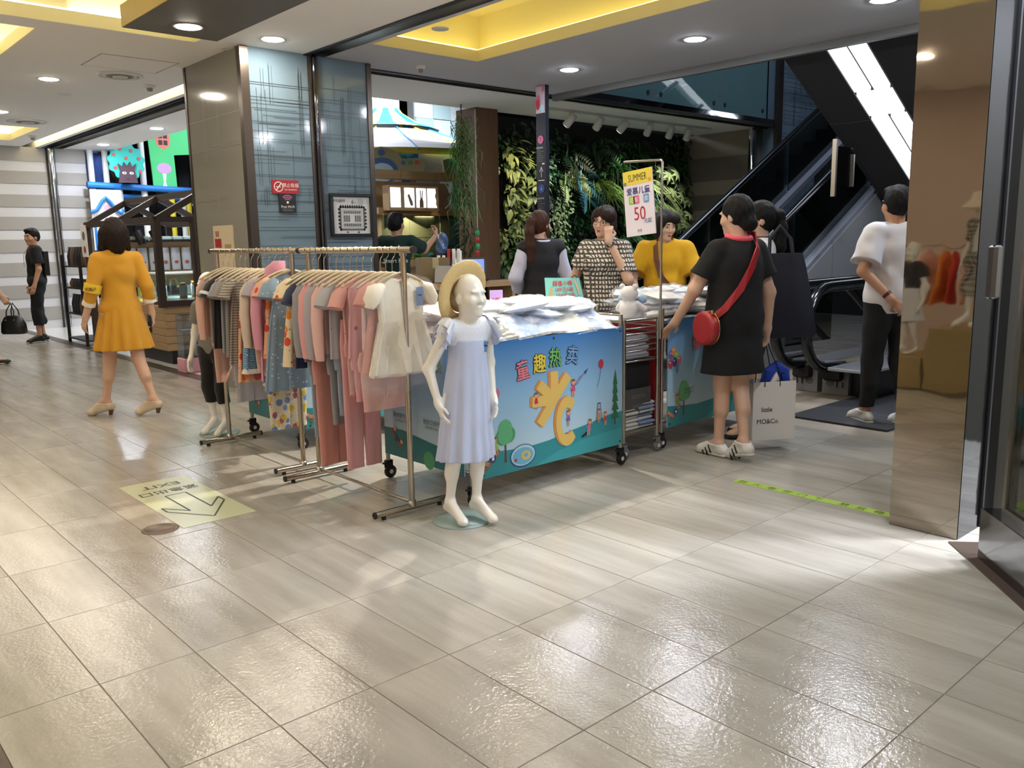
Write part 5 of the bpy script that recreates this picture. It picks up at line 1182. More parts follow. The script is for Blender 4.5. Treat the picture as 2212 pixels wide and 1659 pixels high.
for r,z in((.105,.0),(.125,-.004),(.150,-.002),(.172,.006),(.175,.012),(.150,.004),(.124,.003),(.107,.006)): rg.append([(r*k*1.06*math.cos(a),r*k*1.06*math.sin(a),(z+.006*math.sin(2*a))*k) for a in [2*PI*j/40 for j in range(40)]])
MB().loft(rg,straw,True,caps=(False,False)).obj('brim',ht)
for j in range(5): MB().tube([(-.10*k,-.03*k,.02*k),(-.135*k,-.035*k-.01*j*k,.02*k+.012*j*k),(-.165*k,-.04*k-.018*j*k,.0+.02*j*k)],.0022,straw,5).obj('straw_tassel',ht)
Jb=dict(Jm); Jb.update(er=(.235,-.04,1.08),wr=(.25,.04,.82),el=(-.235,-.04,1.08),wl=(-.25,.04,.82))
F2=mannequin('white child mannequin in grey top and black cropped leggings behind the far rail','x' and (2.42,5.86),215,1.14,Jb,base=.14)
def q1(g): F2.tee(g,.018,.3,.72,.06,.014)
F2.cloth('grey_top',q1,mat('heather_grey','77756f',.95,bump=(120,.15)))
def q2(g): F2.trousers(g,.012,.34,.95)
F2.cloth('leggings',q2,black)

# ================================================================ PROMOTION CARTS
m_sky=bpy.data.materials.new('printed_sky'); m_sky.use_nodes=True; N,K=nodes(m_sky); b_=N['Principled BSDF']; tc=N.new('ShaderNodeTexCoord'); s_=N.new('ShaderNodeSeparateXYZ'); K.new(tc.outputs['Object'],s_.inputs[0]); mr=N.new('ShaderNodeMapRange'); mr.inputs[1].default_value=.25; mr.inputs[2].default_value=.83; K.new(s_.outputs[2],mr.inputs[0]); rp=N.new('ShaderNodeValToRGB'); K.new(mr.outputs[0],rp.inputs[0]); e=rp.color_ramp.elements; e[0].color=(*L('b4cfdc'),1); e[1].color=(*L('3d78b8'),1); ne=rp.color_ramp.elements.new(.5); ne.color=(*L('8db8d8'),1); K.new(rp.outputs[0],b_.inputs['Base Color']); b_.inputs['Roughness'].default_value=.35
PC={k:mat('print_'+k,c,.4) for k,c in dict(teal='2c8a93',teal2='3a9aa0',dkteal='1f7078',pink='d9808a',yel='d8c64a',grn='6cae5c',blue='6f97c4',ink='1e1d2b',gold='d9b764',orange='d08a4a',tree='4a9a6a',tree2='5fb07a',trunk='5a4636',fir='2e6a4a',red='b8323e',purple='7a5a9c',lime='8fb84a',rose='c96a8c',navy='33407e',pool='6fb0cc',pool2='a9d0de',skin='d8a07a',white='e8e8e4',brown='8a5a3a',magenta='c04a7a').items()}
def art(p,M,W,full=True):
    """sky poster: hill, bubble lettering, yellow asterisk and C, trees, balloons, paddling pool and small playing children"""
    T=Matrix.Translation; H0=.7; p0=p
    class _P:
        n=0
        def __getattr__(s,k): return getattr(p0,k)
        def flat(s,poly,mt,M_=None,z=0): s.n+=1; return p0.flat(poly,mt,M_,z+s.n*.000012)
        def disc(s,c,r,mt,M_=None,z=0,n=20,ry=None): s.n+=1; return p0.disc(c,r,mt,M_,z+s.n*.000012,n,ry)
    p=_P()
    def z(i): return .0006*i
    hill=[(0,0),(W,0),(W,.20),(W*.9,.195),(W*.75,.17),(W*.6,.15),(W*.45,.125),(W*.3,.115),(W*.15,.125),(0,.14)]
    p.flat(hill,PC['teal'],M,z(1))
    p.flat([(W*.35,.0),(W,.0),(W,.10),(W*.7,.085),(W*.5,.05)],PC['teal2'],M,z(2))
    for ch,c,x,y,r in(('童','pink',.31,.535,.12),('趣','yel',.435,.555,.02),('热','grn',.555,.575,-.04),('卖','blue',.69,.575,-.16)):
        if not full and x>.5: continue
        A=M@T((x*W/1.12,y,0))@Matrix.Rotation(r,4,'Z'); text(p0,ch,.108,PC['ink'],A,z=z(6),bold=.06,sx=.9); text(p0,ch,.108,PC[c],A,z=z(8),bold=.024,sx=.9)
    if full:
        c=(.545*W/1.12,.345)
        for dx,dy,col,lay in((-.016,.004,'orange',4),(0,0,'gold',7)):
            for a,l0,l1 in((90,.0,.155),(48,.0,.165),(140,.0,.15),(178,.0,.165),(228,.0,.165)):
                A=M@T((c[0]+dx,c[1]+dy,0))@Matrix.Rotation(math.radians(a),4,'Z'); p.flat([(l0,-.029),(l1,-.029),(l1,.029),(l0,.029)],PC[col],A,z(lay))
            cc=(c[0]+.10+dx,c[1]-.135+dy); n=20; an=[math.radians(48+ (315-48)*k/n) for k in range(n+1)]
            p.add([M@Vector((cc[0]+r*.72*math.cos(t),cc[1]+r*1.12*math.sin(t),z(lay+1))) for t in an for r in(.068,.125)],[(2*k,2*k+1,2*k+3,2*k+2) for k in range(n)],PC[col])
    # tree, fir, balloons
    k=W/1.12
    p.flat([(.172*k,.06),(.188*k,.06),(.185*k,.17),(.175*k,.17)],PC['trunk'],M,z(3))
    for x,y,r,c_ in((.16,.20,.045,'tree'),(.205,.205,.045,'tree'),(.18,.24,.048,'tree2'),(.18,.205,.05,'tree2')): p.disc((x*k,y),r,PC[c_],M,z(4),16)
    if full:
        for q in range(5): p.flat([(1.055*k-.035+.004*q,.165+.05*q),(1.055*k+.035-.004*q,.165+.05*q),(1.055*k,.235+.055*q)],PC['fir'],M,z(3)+q*.0002)
        p.flat([(1.05*k,.13),(1.06*k,.13),(1.06*k,.17),(1.05*k,.17)],PC['trunk'],M,z(3))
        p.disc((.93*k,.50),.021,PC['red'],M,z(4),16,.027); p.flat([(.929*k,.475),(.932*k,.475),(.915*k,.41),(.897*k,.37),(.894*k,.37),(.912*k,.41)],PC['navy'],M,z(4))
    for x,y,c_ in((.03,.47,'purple'),(.06,.49,'orange'),(.095,.46,'lime'),(.12,.43,'rose'),(.025,.41,'red'),(.07,.42,'navy')):
        p.disc((x*k,y),.024,PC[c_],M,z(4),14,.03); p.disc((x*k-.007,y+.01),.006,PC['white'],M,z(5),8)
        p.flat([(x*k-.001,y-.028),(x*k+.002,y-.028),(.105*k,.345),(.103*k,.345)],PC['navy'],M,z(3))
    # paddling pool
    if full:
        p.disc((.305*k,.075),.092,PC['navy'],M,z(3),28,.062); p.disc((.305*k,.077),.086,PC['pool2'],M,z(4),28,.056); p.disc((.305*k,.074),.074,PC['pool'],M,z(5),28,.046); p.disc((.325*k,.075),.034,PC['gold'],M,z(6),18,.026); p.disc((.325*k,.077),.017,PC['pool'],M,z(7),14,.012); p.disc((.25*k,.058),.010,PC['red'],M,z(6),10)
    # small children and toys
    def kid(x,y,s_,shirt,lay=6,rot=0):
        A=M@T((x*k,y,0))@Matrix.Rotation(rot,4,'Z')@Matrix.Scale(s_,4)
        p.disc((0,.062),.015,PC['skin'],A,z(lay)/s_,12); p.flat([(-.015,.067),(.015,.067),(.012,.08),(-.012,.08)],PC['brown'],A,z(lay+1)/s_)
        p.flat([(-.008,.048),(.008,.048),(.017,.012),(-.017,.012)],PC[shirt],A,z(lay)/s_); p.flat([(-.010,.012),(-.003,.012),(-.003,-.02),(-.010,-.02)],PC['skin'],A,z(lay)/s_); p.flat([(.010,.012),(.003,.012),(.003,-.02),(.010,-.02)],PC['skin'],A,z(lay)/s_)
        p.flat([(-.008,.046),(-.026,.026),(-.023,.022),(-.008,.038)],PC['skin'],A,z(lay)/s_); p.flat([(.008,.046),(.026,.056),(.023,.061),(.008,.040)],PC['skin'],A,z(lay)/s_)
    kid(.115,.13,1.0,'lime',rot=.2); A=M@T((.09*k,.095,0))@Matrix.Rotation(.75,4,'Z'); p.flat([(-.075,-.010),(.06,-.010),(.06,.010),(-.075,.010)],PC['brown'],A,z(5)); p.disc((.0,0),.02,PC['navy'],A,z(6),14); p.disc((.0,0),.010,PC['white'],A,z(7),5); kid(.05,.075,.8,'orange',rot=1.1)
    if full:
        kid(.695,.36,1.0,'magenta'); kid(.405,.33,.9,'red'); kid(.655,.20,.9,'purple'); kid(.82,.12,.95,'rose',rot=-.2); kid(.965,.155,.8,'red'); kid(.91,.18,.8,'orange')
        p.flat([(.765*k,.095),(.80*k,.105),(.80*k,.12),(.765*k,.108)],PC['ink'],M,z(5)); p.disc((.80*k,.117),.008,PC['ink'],M,z(5),8)
        p.flat([(.785*k,.47),(.82*k,.49),(.795*k,.455)],PC['navy'],M,z(5))
        for a_,c_ in((0,'rose'),(.012,'purple'),(-.012,'tree')): p.flat([(.71*k,.40),(.74*k,.425+a_),(.785*k,.462),(.785*k,.465),(.74*k,.429+a_),(.71*k,.404)],PC[c_],M,z(5))
        for a_,b2 in((.885,.90),(.935,.92)): p.flat([(a_*k,.165),(a_*k+.004,.165),(b2*k+.004,.275),(b2*k,.275)],PC['navy'],M,z(5))
        p.flat([(.898*k,.272),(.925*k,.272),(.925*k,.278),(.898*k,.278)],PC['navy'],M,z(5))
def caster(b,x,y,mt=None):
    mt=mt or m_rubber
    b.cyl((x,y,.135),(x,y,.10),.012,m_steel,10); b.box((x-.02,y-.012,.06),(x+.024,y-.008,.105),mt,.002).box((x-.02,y+.008,.06),(x+.024,y+.012,.105),mt,.002).box((x-.02,y-.012,.095),(x+.024,y+.012,.108),mt,.003)
    b.box((x-.036,y-.008,.085),(x-.015,y+.008,.097),mt,.002)
    M=frame((x+.012,y+.011,.038),(1,0,0),(0,0,1)); b.lathe([(.001,0),(.02,0),(.038,.002),(.038,.02),(.02,.022),(.001,.022)],mt,18).xf(Matrix()) if False else None
    w_=MB().lathe([(.012,0),(.02,.001),(.037,.003),(.037,.019),(.02,.021),(.012,.022)],mt,18).xf(M); b.add(w_.v,w_.f,mt,True)
    h_=MB().lathe([(.013,-.001),(.013,.023)],m_plastic,12).xf(M); b.add(h_.v,h_.f,m_plastic,True)
def cart(label,x0,x1,y0,y1,front=True,left=True,fx=None,full=True):
    t=thing('display_cart',label,'cart',(x0,y0,0)); W=x1-x0; D=y1-y0; P=.0125
    for n_,(x,y) in enumerate(((0,0),(W,0),(W,D),(0,D))):
        MB().cyl((x,y,.13),(x,y,.90),P,m_steel,12).obj('post',t); b=MB(); caster(b,x,y); b.obj('caster',t)
    for z in(.17,.82):
        for a,b in(((0,0,z),(W,0,z)),((0,D,z),(W,D,z)),((0,0,z),(0,D,z)),((W,0,z),(W,D,z))): MB().cyl(a,b,.008,m_steel,8).obj('rail',t)
    MB().box((.01,.01,.80),(W-.01,D-.01,.825),m_plastic,.003).obj('shelf_top',t); MB().box((.01,.01,.165),(W-.01,D-.01,.18),m_plastic,.003).obj('shelf_bottom',t)
    if front:
        o=MB().box((.035,-.022,.135),(W-.01,-.016,.832),m_sky).obj('poster_panel',t); p=MB(); art(p,frame((.035,-.0225,.135),(1,0,0),(0,0,1)),W-.045,full); p.obj('printed_artwork',o)
        for x,z in((.06,.155),(W-.03,.81),(W/2,.815),(W-.03,.155)): MB().lathe([(.008,0),(.006,.003)],m_dark,10).xf(frame((x,-.0225,z),(1,0,0),(0,0,1))).obj('button_fixing',o)
    if left:
        o=MB().box((-.022,.03,.155),(-.016,D-.01,.832),m_sky).obj('poster_panel',t); M=frame((-.0225,D-.01,.155),(0,-1,0),(0,0,1)); p=MB(); w_=D-.04
        p.flat([(0,0),(w_,0),(w_,.10),(w_*.6,.13),(w_*.25,.16),(0,.155)],PC['dkteal'],M,.001)
        for x,tx in((.17,'微信服务号'),(.45,'微信订阅号')): text(p,tx,.03,m_grey,M@Matrix.Translation((x,.24,0)),z=.002); text(p,'扫码享更多优惠',.016,m_grey,M@Matrix.Translation((x,.21,0)),z=.002)
        for ch,c,x,y in(('童','pink',.2,.55),('趣','yel',.35,.57),('热','grn',.5,.56)): text(p,ch,.1,PC['ink'],M@Matrix.Translation((x,y,0)),z=.002,bold=.055); text(p,ch,.1,PC[c],M@Matrix.Translation((x,y,0)),z=.003,bold=.01)
        A=M@Matrix.Translation((.12,.10,0))@Matrix.Rotation(-.8,4,'Z'); p.flat([(-.07,-.01),(.06,-.01),(.06,.01),(-.07,.01)],PC['brown'],A,.003); p.disc((-.05,.03),.014,PC['skin'],A,.003,12); p.disc((0,0),.016,PC['navy'],A,.004,12); p.disc((.04,.028),.013,PC['skin'],A,.003,12); p.disc((.42,.03),.05,PC['tree'],M,.002,18)
        p.obj('printed_artwork',o)
    return t
cart('promotion cart with a large blue sky poster behind the mannequin',2.62,3.765,3.235,3.99)
cart('rear promotion cart half hidden behind the far clothes rail',2.60,3.70,4.98,5.70)
t3=cart('right promotion cart with sky poster beside the person in black',4.25,5.35,3.31,3.86,left=False,full=False)
o=[c for c in t3.children if c.name.startswith('poster_panel')][0]; p=MB(); M=frame((.035,-.024,.135),(1,0,0),(0,0,1)); text(p,'微信服务号',.02,m_grey,M@Matrix.Translation((.22,.23,0)),z=.004); text(p,'扫码享更多优惠',.014,m_grey,M@Matrix.Translation((.22,.205,0)),z=.004); p.obj('caption',o)
MB().box((-.03,.0,.16),(-.02,.6,.82),mat('red_board','a8262e',.5)).obj('red_side_panel',t3)

# ---- wire trolley with sign stand
wt=thing('wire_trolley','narrow steel wire trolley between the two poster carts','trolley',(3.86,3.29,0)); W,D=.32,.62
for x,y in((0,0),(W,0),(W,D),(0,D)): MB().cyl((x,y,.13),(x,y,.86),.0125,m_steel,12).obj('post',wt); b=MB(); caster(b,x,y,mat('grey_rubber','77787a',.6)); b.obj('caster',wt)
for zz in(.85,.80,.765,.73,.695,.66,.60,.17,.15):
    b=MB()
    for a,c in(((0,0,zz),(W,0,zz)),((W,0,zz),(W,D,zz)),((W,D,zz),(0,D,zz)),((0,D,zz),(0,0,zz))): b.cyl(a,c,.005 if zz<.84 else .009,m_steel,7)
    b.obj('wire_hoop',wt)
MB().box((.01,.01,.59),(W-.01,D-.01,.60),m_steel).obj('shelf',wt); MB().box((.0,.0,.155),(W,D,.165),m_steel).obj('shelf',wt); MB().box((.02,.02,.835),(W-.02,D-.02,.845),m_plastic).obj('shelf',wt)
bx=thing('storage_box','black fabric storage box on the lower part of the wire trolley','box',(3.89,3.33,.34)); MB().box((0,0,0),(.26,.5,.24),mat('black_fabric','17171a',.9),.006).obj('body',bx)
lid=thing('paper_note','hand lettered grey card on the trolley below the black box','note',(3.90,3.31,.335)); MB().box((0,-.002,-.08),(.24,.002,.09),mat('grey_card','4a4846',.8)).obj('card',lid)
p=MB(); M=frame((0,-.003,0),(1,0,0),(0,0,1)); text(p,'VOLETA',.035,m_grey,M@Matrix.Translation((.12,.04,0))); text(p,'AREEVY',.03,m_grey,M@Matrix.Translation((.12,-.02,0))); p.obj('lettering',lid)
for k in range(7):
    for side in(0,1):
        if side==0 and k>5: continue
        q=thing('folded_shirt',('white' if side==0 else 'blue and white')+' folded shirt %s in the stack low on the wire trolley'%(('lowest','second from below','third from below','fourth from below','fifth from below','sixth from below','topmost')[k]),'clothing',(3.87+.155*side+random.uniform(-.006,.006),3.31+random.uniform(-.01,.01),.166+.024*k),random.uniform(-.05,.05),'folded shirts on the trolley')
        MB().box((0,0,0),(.15,.26,.021),(mat('fold_white','c9c6c0',.9) if side==0 else mat('fold_blue','7f93b4' if k%2 else 'c3c8d2',.9)) if side==0 else (mat('fold_blue1','7f93b4',.9) if k%2 else mat('fold_blue2','c3c8d2',.9)),.008).obj('folded_cloth',q)
for k in range(3):
    q=thing('packed_shirt','film wrapped folded shirt %s in the wire basket under the bear'%('at the bottom','in the middle','on top')[k],'clothing',(3.89,3.32,.602+.05*k),0,'wrapped shirts in the wire basket'); MB().box((0,0,0),(.24,.5,.046),mat('fold_lilac','a8aabe' if k else 'b9bcc6',.6),.014).obj('folded_cloth',q); MB().box((-.006,-.004,-.001),(.246,.504,.049),m_film,.012).obj('film',q)
ss=thing('sign_stand','slim steel sign stand rising from the wire trolley with a bent top arm','sign stand',(4.185,3.275,0))
MB().tube([(0,0,.80),(0,0,1.30),(0,0,1.785),(0,.006,1.797),(0,.02,1.80),(0,.30,1.81)],.0075,m_steel,10).obj('pole',ss); MB().cyl((0,0,.72),(0,0,.90),.013,m_steel,12).obj('socket',ss)
for y in(.05,.25): MB().cyl((0,y,1.80),(-.004,y,1.755),.0012,m_steel,5).obj('hanging_wire',ss)
hs=thing('hanging_sign','white and yellow hanging price sign reading SUMMER and 50','sign',(4.178,3.54,1.345),math.radians(-90)); hs.rotation_euler=(0,-math.radians(5.5),math.radians(-90)); w_,h_=.232,.40
MB().box((0,-.003,0),(w_,.003,h_),mat('sign_paper','dcd6e0',.5)).obj('board',hs); M=frame((0,-.0035,0),(1,0,0),(0,0,1)); p=MB()
p.flat([(0,.315),(w_,.315),(w_,h_),(0,h_)],PC['yel'],M,.0005); text(p,'SUMMER',.062,m_sk,M@Matrix.Translation((w_*.5,.355,0)),z=.001,sx=.62)
text(p,'爱慕儿童',.047,PC['navy'],M@Matrix.Translation((w_*.5,.275,0)),z=.001,bold=.02)
def rr_(x,y,a,c): p.flat([(x+dx*a+ex,y+dy*a*1.15+ey) for dx,dy,ex,ey in((-1,-1,.006,0),(1,-1,-.006,0),(1,-1,0,.006),(1,1,0,-.006),(1,1,-.006,0),(-1,1,.006,0),(-1,1,0,-.006),(-1,-1,0,.006))],PC[c],M,.0008)
for x,ch,c in((.06,'花','lime'),(.098,'车','rose'),(.175,'卖','blue')): rr_(x,.22,.023,c); text(p,ch,.034,m_sw,M@Matrix.Translation((x,.22,0)),z=.0015)
text(p,'50',.115,m_red,M@Matrix.Translation((.118,.135,0)),z=.001,sx=.85); text(p,'元起',.032,PC['navy'],M@Matrix.Translation((.178,.085,0)),z=.001); text(p,'爆展',.02,m_grey,M@Matrix.Translation((w_*.47,.03,0)),z=.001); p.disc((.015,.325),.012,m_grey,M,.001); p.disc((.21,.33),.012,PC['orange'],M,.001,6); p.obj('print',hs)
# ---- teddy bear
tb=thing('teddy_bear','white plush bear with a light blue bow sitting on the wire trolley','soft toy',(4.03,3.40,.846),math.radians(-75))
pl_=mat('white_plush','d6d4d6',.95,bump=(160,.5),sheen=.5); bb=mat('blue_plush','8fb2d2',.95,bump=(160,.5),sheen=.4)
g=SDF((-.12,-.10,-.02),(.12,.12,.25),.005); g.ell((0,0,.06),(.058,.05,.062),.02); g.ell((0,.01,.155),(.056,.053,.05),.01); g.ell((0,.055,.145),(.024,.02,.02),.015)
for s in(1,-1): g.ell((.043*s,.0,.2),(.019,.014,.019),.006); g.cone((.05*s,.01,.095),(.085*s,.04,.06),.02,.021,.01); g.cone((.035*s,.03,.022),(.06*s,.09,.02),.024,.022,.01)
link('plush_body',g.mesh('plush_body',pl_),tb)
g=SDF((-.12,-.08,.05),(.12,.12,.16),.005)
for s in(1,-1): g.cone((.015*s,.05,.105),(.07*s,.055,.12),.012,.026,.01); g.cone((.02*s,.052,.10),(.05*s,.06,.075),.01,.016,.01)
g.ell((0,.055,.105),(.016,.014,.016),.005); link('bow',g.mesh('bow',bb),tb)
b=MB(); b.sph((0,.076,.152),.006,m_black,8,6); b.obj('nose',tb)
for s in(1,-1): MB().sph((.02*s,.06,.168),.005,m_black,8,6).obj('eye',tb)
# ---- price cards on the heaps
pc=thing('price_card','turquoise price card lettered 199 and 259 standing on the heap','sign',(3.70,3.78,.945),math.radians(-22)); w_,h_=.235,.155
MB().prism([(-.005,0),(w_+.02,0),(w_,h_),(0,h_+.008)],.004,mat('turquoise_card','6fb5ac',.5),frame((0,0,0),(1,0,0),(0,.25,1))).obj('card',pc); M=frame((0,-.001,0),(1,0,0),(0,.25,1)); p=MB(); Z=.0065
text(p,'超值小裤',.034,PC['red'],M@Matrix.Translation((.115,.125,0)),z=Z,bold=.02); text(p,'199元5条',.033,PC['red'],M@Matrix.Translation((.125,.085,0)),z=Z,bold=.01); text(p,'259元7条',.033,PC['red'],M@Matrix.Translation((.13,.048,0)),z=Z,bold=.01)
p.disc((.03,.05),.012,PC['orange'],M,Z,10,.022); p.disc((.035,.085),.007,PC['orange'],M,Z,8,.018); p.disc((.1,.012),.02,m_sk,M,Z,12,.012); p.disc((.22,.03),.016,PC['blue'],M,Z,10); p.flat([(.195,.14),(.205,.14),(.23,.05),(.22,.05)],PC['skin'],M,Z); p.obj('print',pc)
pc=thing('price_card','lilac price card lettered 5 and 3 beside the straw hat','sign',(3.36,3.93,.92),math.radians(-20)); MB().box((0,0,0),(.085,.004,.12),mat('lilac_card','b294c8',.5)).obj('card',pc); p=MB(); M=frame((0,-.001,0),(1,0,0),(0,0,1)); text(p,'5仅',.035,PC['red'],M@Matrix.Translation((.04,.06,0)),bold=.02); text(p,'3',.034,PC['red'],M@Matrix.Translation((.05,.02,0)),bold=.02); p.obj('print',pc)

# ---- heaps of film-packed baby clothes
pkc=['f0f0f3','f3f1f3','e3eaf5','ecf0f3','f4f1ea','dde8f5','ececf0']
film2=softfilm('pack_film',.2)
def pillow(w,d,h,seed,mt,up=1.0,n=9):
    r=random.Random(seed); b=MB(); v=[]; f=[]
    for sgn in(1,-1):
        o=len(v)
        for i in range(n):
            for j in range(n):
                x=i/(n-1)*2-1; y=j/(n-1)*2-1; e=(1-abs(x)**3)*(1-abs(y)**3)
                v.append((x*w/2,y*d/2,sgn*h/2*max(0,e)**.6+ (r.uniform(-.006,.006)*up if 0<i<n-1 and 0<j<n-1 else r.uniform(-.004,.004)*0)))
        for i in range(n-1):
            for j in range(n-1):
                q=(o+i*n+j,o+(i+1)*n+j,o+(i+1)*n+j+1,o+i*n+j+1); f.append(q if sgn>0 else q[::-1])
    return b.add(v,f,mt,True)
rp=random.Random(21); packs={}
def pack(x,y,z,rz,c,label,tilt=0,roll=0,front=None):
    key=(c,front,rp.randrange(3))
    if key not in packs:
        mt=front or mat('pack_'+c,c,.85,bump=(60,.3)); packs[key]=(pillow(.20,.235,.042,hash(key)%99 if False else len(packs),mt).mesh('folded_garment'),pillow(.235,.28,.056,len(packs)+50,film2,1.6,11).mesh('plastic_bag'))
    t=thing('garment_pack',label,'package',(x,y,z),rz,'film packed baby clothes on the carts'); t.rotation_euler=(tilt,roll,rz)
    link('folded_garment',packs[key][0],t); link('plastic_bag',packs[key][1],t); return t
for (X0,X1,Y0,Y1,nm,zb) in((2.72,3.70,3.36,3.92,'main poster',.855),(2.72,3.60,5.05,5.62,'rear',.855),(4.36,5.25,3.42,3.78,'right',.855)):
    for lay in range(4):
        nx=5; ny=3
        for i in range(nx):
            for j in range(ny):
                if lay>=2 and rp.random()<(.25,.55)[lay-2]: continue
                x=X0+(X1-X0)*(i+.15+.7*rp.random())/nx; y=Y0+(Y1-Y0)*(j+.15+.7*rp.random())/ny
                pack(x,y,zb+.038*lay+rp.uniform(-.004,.008),rp.uniform(-.9,.9),rp.choice(pkc),'clear film pack of pale folded baby clothes in the heap on the %s cart'%nm,rp.uniform(-.16,.16),rp.uniform(-.14,.14))
stg=pattern('striped_grey_top','stripes',['b9b6ac','6c6b66'],95)
for i,(x,mt,c,lb) in enumerate([(2.74,mat('fold_aqua','a9c6d4',.9),'a','aqua'),(2.86,stg,'s','grey striped'),(3.05,mat('fold_blue','9fb6d6',.9),'b','pale blue collared'),(3.24,mat('fold_wb','b9cbe2',.9),'c','white and sky blue'),(3.42,mat('fold_cr','cfcab8',.9),'d','cream'),(3.60,mat('fold_bl2','a9bbdc',.9),'e','soft blue')]):
    pack(x,3.335,.885+.004*(i%2),rp.uniform(-.1,.1),c,lb+' baby top in clear film along the front of the main cart',.42+rp.uniform(-.08,.08),rp.uniform(-.06,.06),mt)
# ================================================================ ESCALATORS
m_hr=mat('handrail_rubber','101114',.18,spec=.7); m_bglassE=glassmat('balustrade_glass','7f9a9a',.10); m_clad=mat('escalator_cladding','8f9195',.45,0); m_deck=mat('escalator_deck','9aa0ae',.35,.35); m_step=mat('step_metal','4a4c50',.4,.7)
zr=lambda x: 1.36+.567*(x-7.56)
eu=thing('escalator','escalator rising to the upper floor behind the shoppers with lit steel decking','escalator',(0,0,0))
for y in(4.57,5.60):
    P=[(6.43,y,.28),(6.25,y,.34),(6.13,y,.48),(6.09,y,.63),(6.13,y,.78),(6.25,y,.90),(6.43,y,.945),(6.68,y,.95),(6.88,y,.99)]+[(x,y,zr(x)) for x in(7.08,8,9,10,11,12,13)]
    MB().tube(P,.042,m_hr,10,flat=.8).obj('handrail',eu)
    MB().tube([(p[0],p[1],p[2]-.035) for p in P[6:]],.012,m_steel,6).obj('rail_profile',eu)
    g=MB()
    for a,b in((6.5,8.0),(8.02,9.6),(9.62,11.2),(11.22,13)):
        top=lambda x:(zr(x)-.05 if x>6.9 else .90); bot=lambda x: max(.30,zr(x)-.64)
        MB().add([(a,y-.006,bot(a)),(b,y-.006,bot(b)),(b,y-.006,top(b)),(a,y-.006,top(a)),(a,y+.006,bot(a)),(b,y+.006,bot(b)),(b,y+.006,top(b)),(a,y+.006,top(a))],[(0,1,2,3),(7,6,5,4),(0,4,5,1),(2,6,7,3)],m_bglassE).obj('glass_panel',eu)
    dk=lambda x: max(.26,zr(x)-.64)
    s=.10
    for a,b in((6.2,6.9),(6.9,9.5),(9.5,13)): MB().add([(a,y-s,dk(a)),(b,y-s,dk(b)),(b,y+s,dk(b)),(a,y+s,dk(a)),(a,y-s,dk(a)-.06),(b,y-s,dk(b)-.06),(b,y+s,dk(b)-.06),(a,y+s,dk(a)-.06)],[(0,1,2,3),(4,7,6,5),(0,4,5,1),(2,6,7,3)],m_deck).obj('decking',eu)
for a,b in((6.5,7.6),(7.62,8.6),(8.62,9.6),(9.62,10.6),(10.62,13)):
    z0=lambda x: max(0,zr(x)-2.6)
    MB().add([(a,4.46,z0(a)),(b,4.46,z0(b)),(b,4.46,dk(b)-.06),(a,4.46,dk(a)-.06),(a,4.48,z0(a)),(b,4.48,z0(b)),(b,4.48,dk(b)-.06),(a,4.48,dk(a)-.06)],[(0,1,2,3),(7,6,5,4),(0,4,5,1),(2,6,7,3),(0,3,7,4),(1,5,6,2)],m_clad).obj('cladding_panel',eu)
for k in range(20):
    x=7.0+.35*k; z=max(0,zr(x)-.95); MB().box((x,4.68,z-.2),(x+.36,5.49,z),m_step).obj('step',eu)
MB().box((5.8,4.6,.0),(7.0,5.57,.012),m_step).obj('landing_plate',eu)
ed=thing('escalator','escalator going down with two rounded rubber newels beside the landing','escalator',(0,0,0))
for i,y in enumerate((3.73,3.45,2.55)):
    P=[(6.62+.34*math.cos(a),y,.59+.34*math.sin(a)) for a in [math.radians(d) for d in range(270,85,-15)]]
    P=[(6.95,y,.20),(6.80,y,.235)]+P+[(7.2,y,.935),(8.2,y,.935),(8.5,y,.90),(8.8,y,.76),(10.5,y,-.22)]
    MB().tube(P,.045,m_hr,12,flat=.85).obj('handrail',ed)
    MB().tube([(6.62+.295*math.cos(math.radians(d)),y,.59+.295*math.sin(math.radians(d))) for d in range(262,88,-12)]+[(8.2,y,.885)],.008,m_steel,6).obj('rail_profile',ed)
    poly=[(6.62+.29*math.cos(math.radians(d)),.59+.29*math.sin(math.radians(d))) for d in range(255,89,-15)]+[(8.4,.88),(8.4,.27)]
    MB().prism([(x,z) for x,z in poly],.012,m_bglassE,frame((0,y+.006,0),(1,0,0),(0,0,1))).obj('glass_panel',ed)
    if i<2:
        MB().box((6.80,y-.12,0),(7.3,y+.115,.22),m_clad).obj('newel_base',ed); MB().box((6.72,y-.075,.12),(7.0,y+.075,.255),m_rubber,.02).obj('handrail_inlet',ed)
        p=MB(); M=frame((6.798,y,.11),(0,-1,0),(0,0,1)); s=-1 if i else 1
        p.add([M@Vector((.045*s+r*math.cos(2*PI*j/18),r*math.sin(2*PI*j/18)-.01,0)) for j in range(18) for r in(.032,.027)],[(2*j,(2*j+2)%36,(2*j+3)%36,2*j+1) for j in range(18)],m_sk)
        text(p,'606',.028,m_sk,M@Matrix.Translation((.045*s,-.01,0)))
        for q in(.02,.07): p.flat([(-q*s-.008,-.05),(-q*s+.008,-.05),(-q*s+.008,-.0),(-q*s-.008,-.0)],m_sk,M)
        p.obj('lettering',ed)
MB().box((6.56,3.05,.235),(9.0,3.40,.265),mat('bright_deck','c8ccd4',.25,.6),.006).obj('decking',ed); MB().box((6.85,3.1,0),(9.0,3.33,.235),m_black).obj('skirt',ed)
MB().box((5.70,2.50,.0),(7.3,3.25,.012),mat('landing_dark','34353a',.5,bump=(8,.3,(1,40,1)))).obj('landing_plate',ed)
sg=MB().box((7.0,3.70,.24),(7.32,3.716,.80),mat('notice_film','8d938f',.4)).obj('safety_notice',ed); p=MB(); M=frame((7.0,3.6985,.24),(1,0,0),(0,0,1))
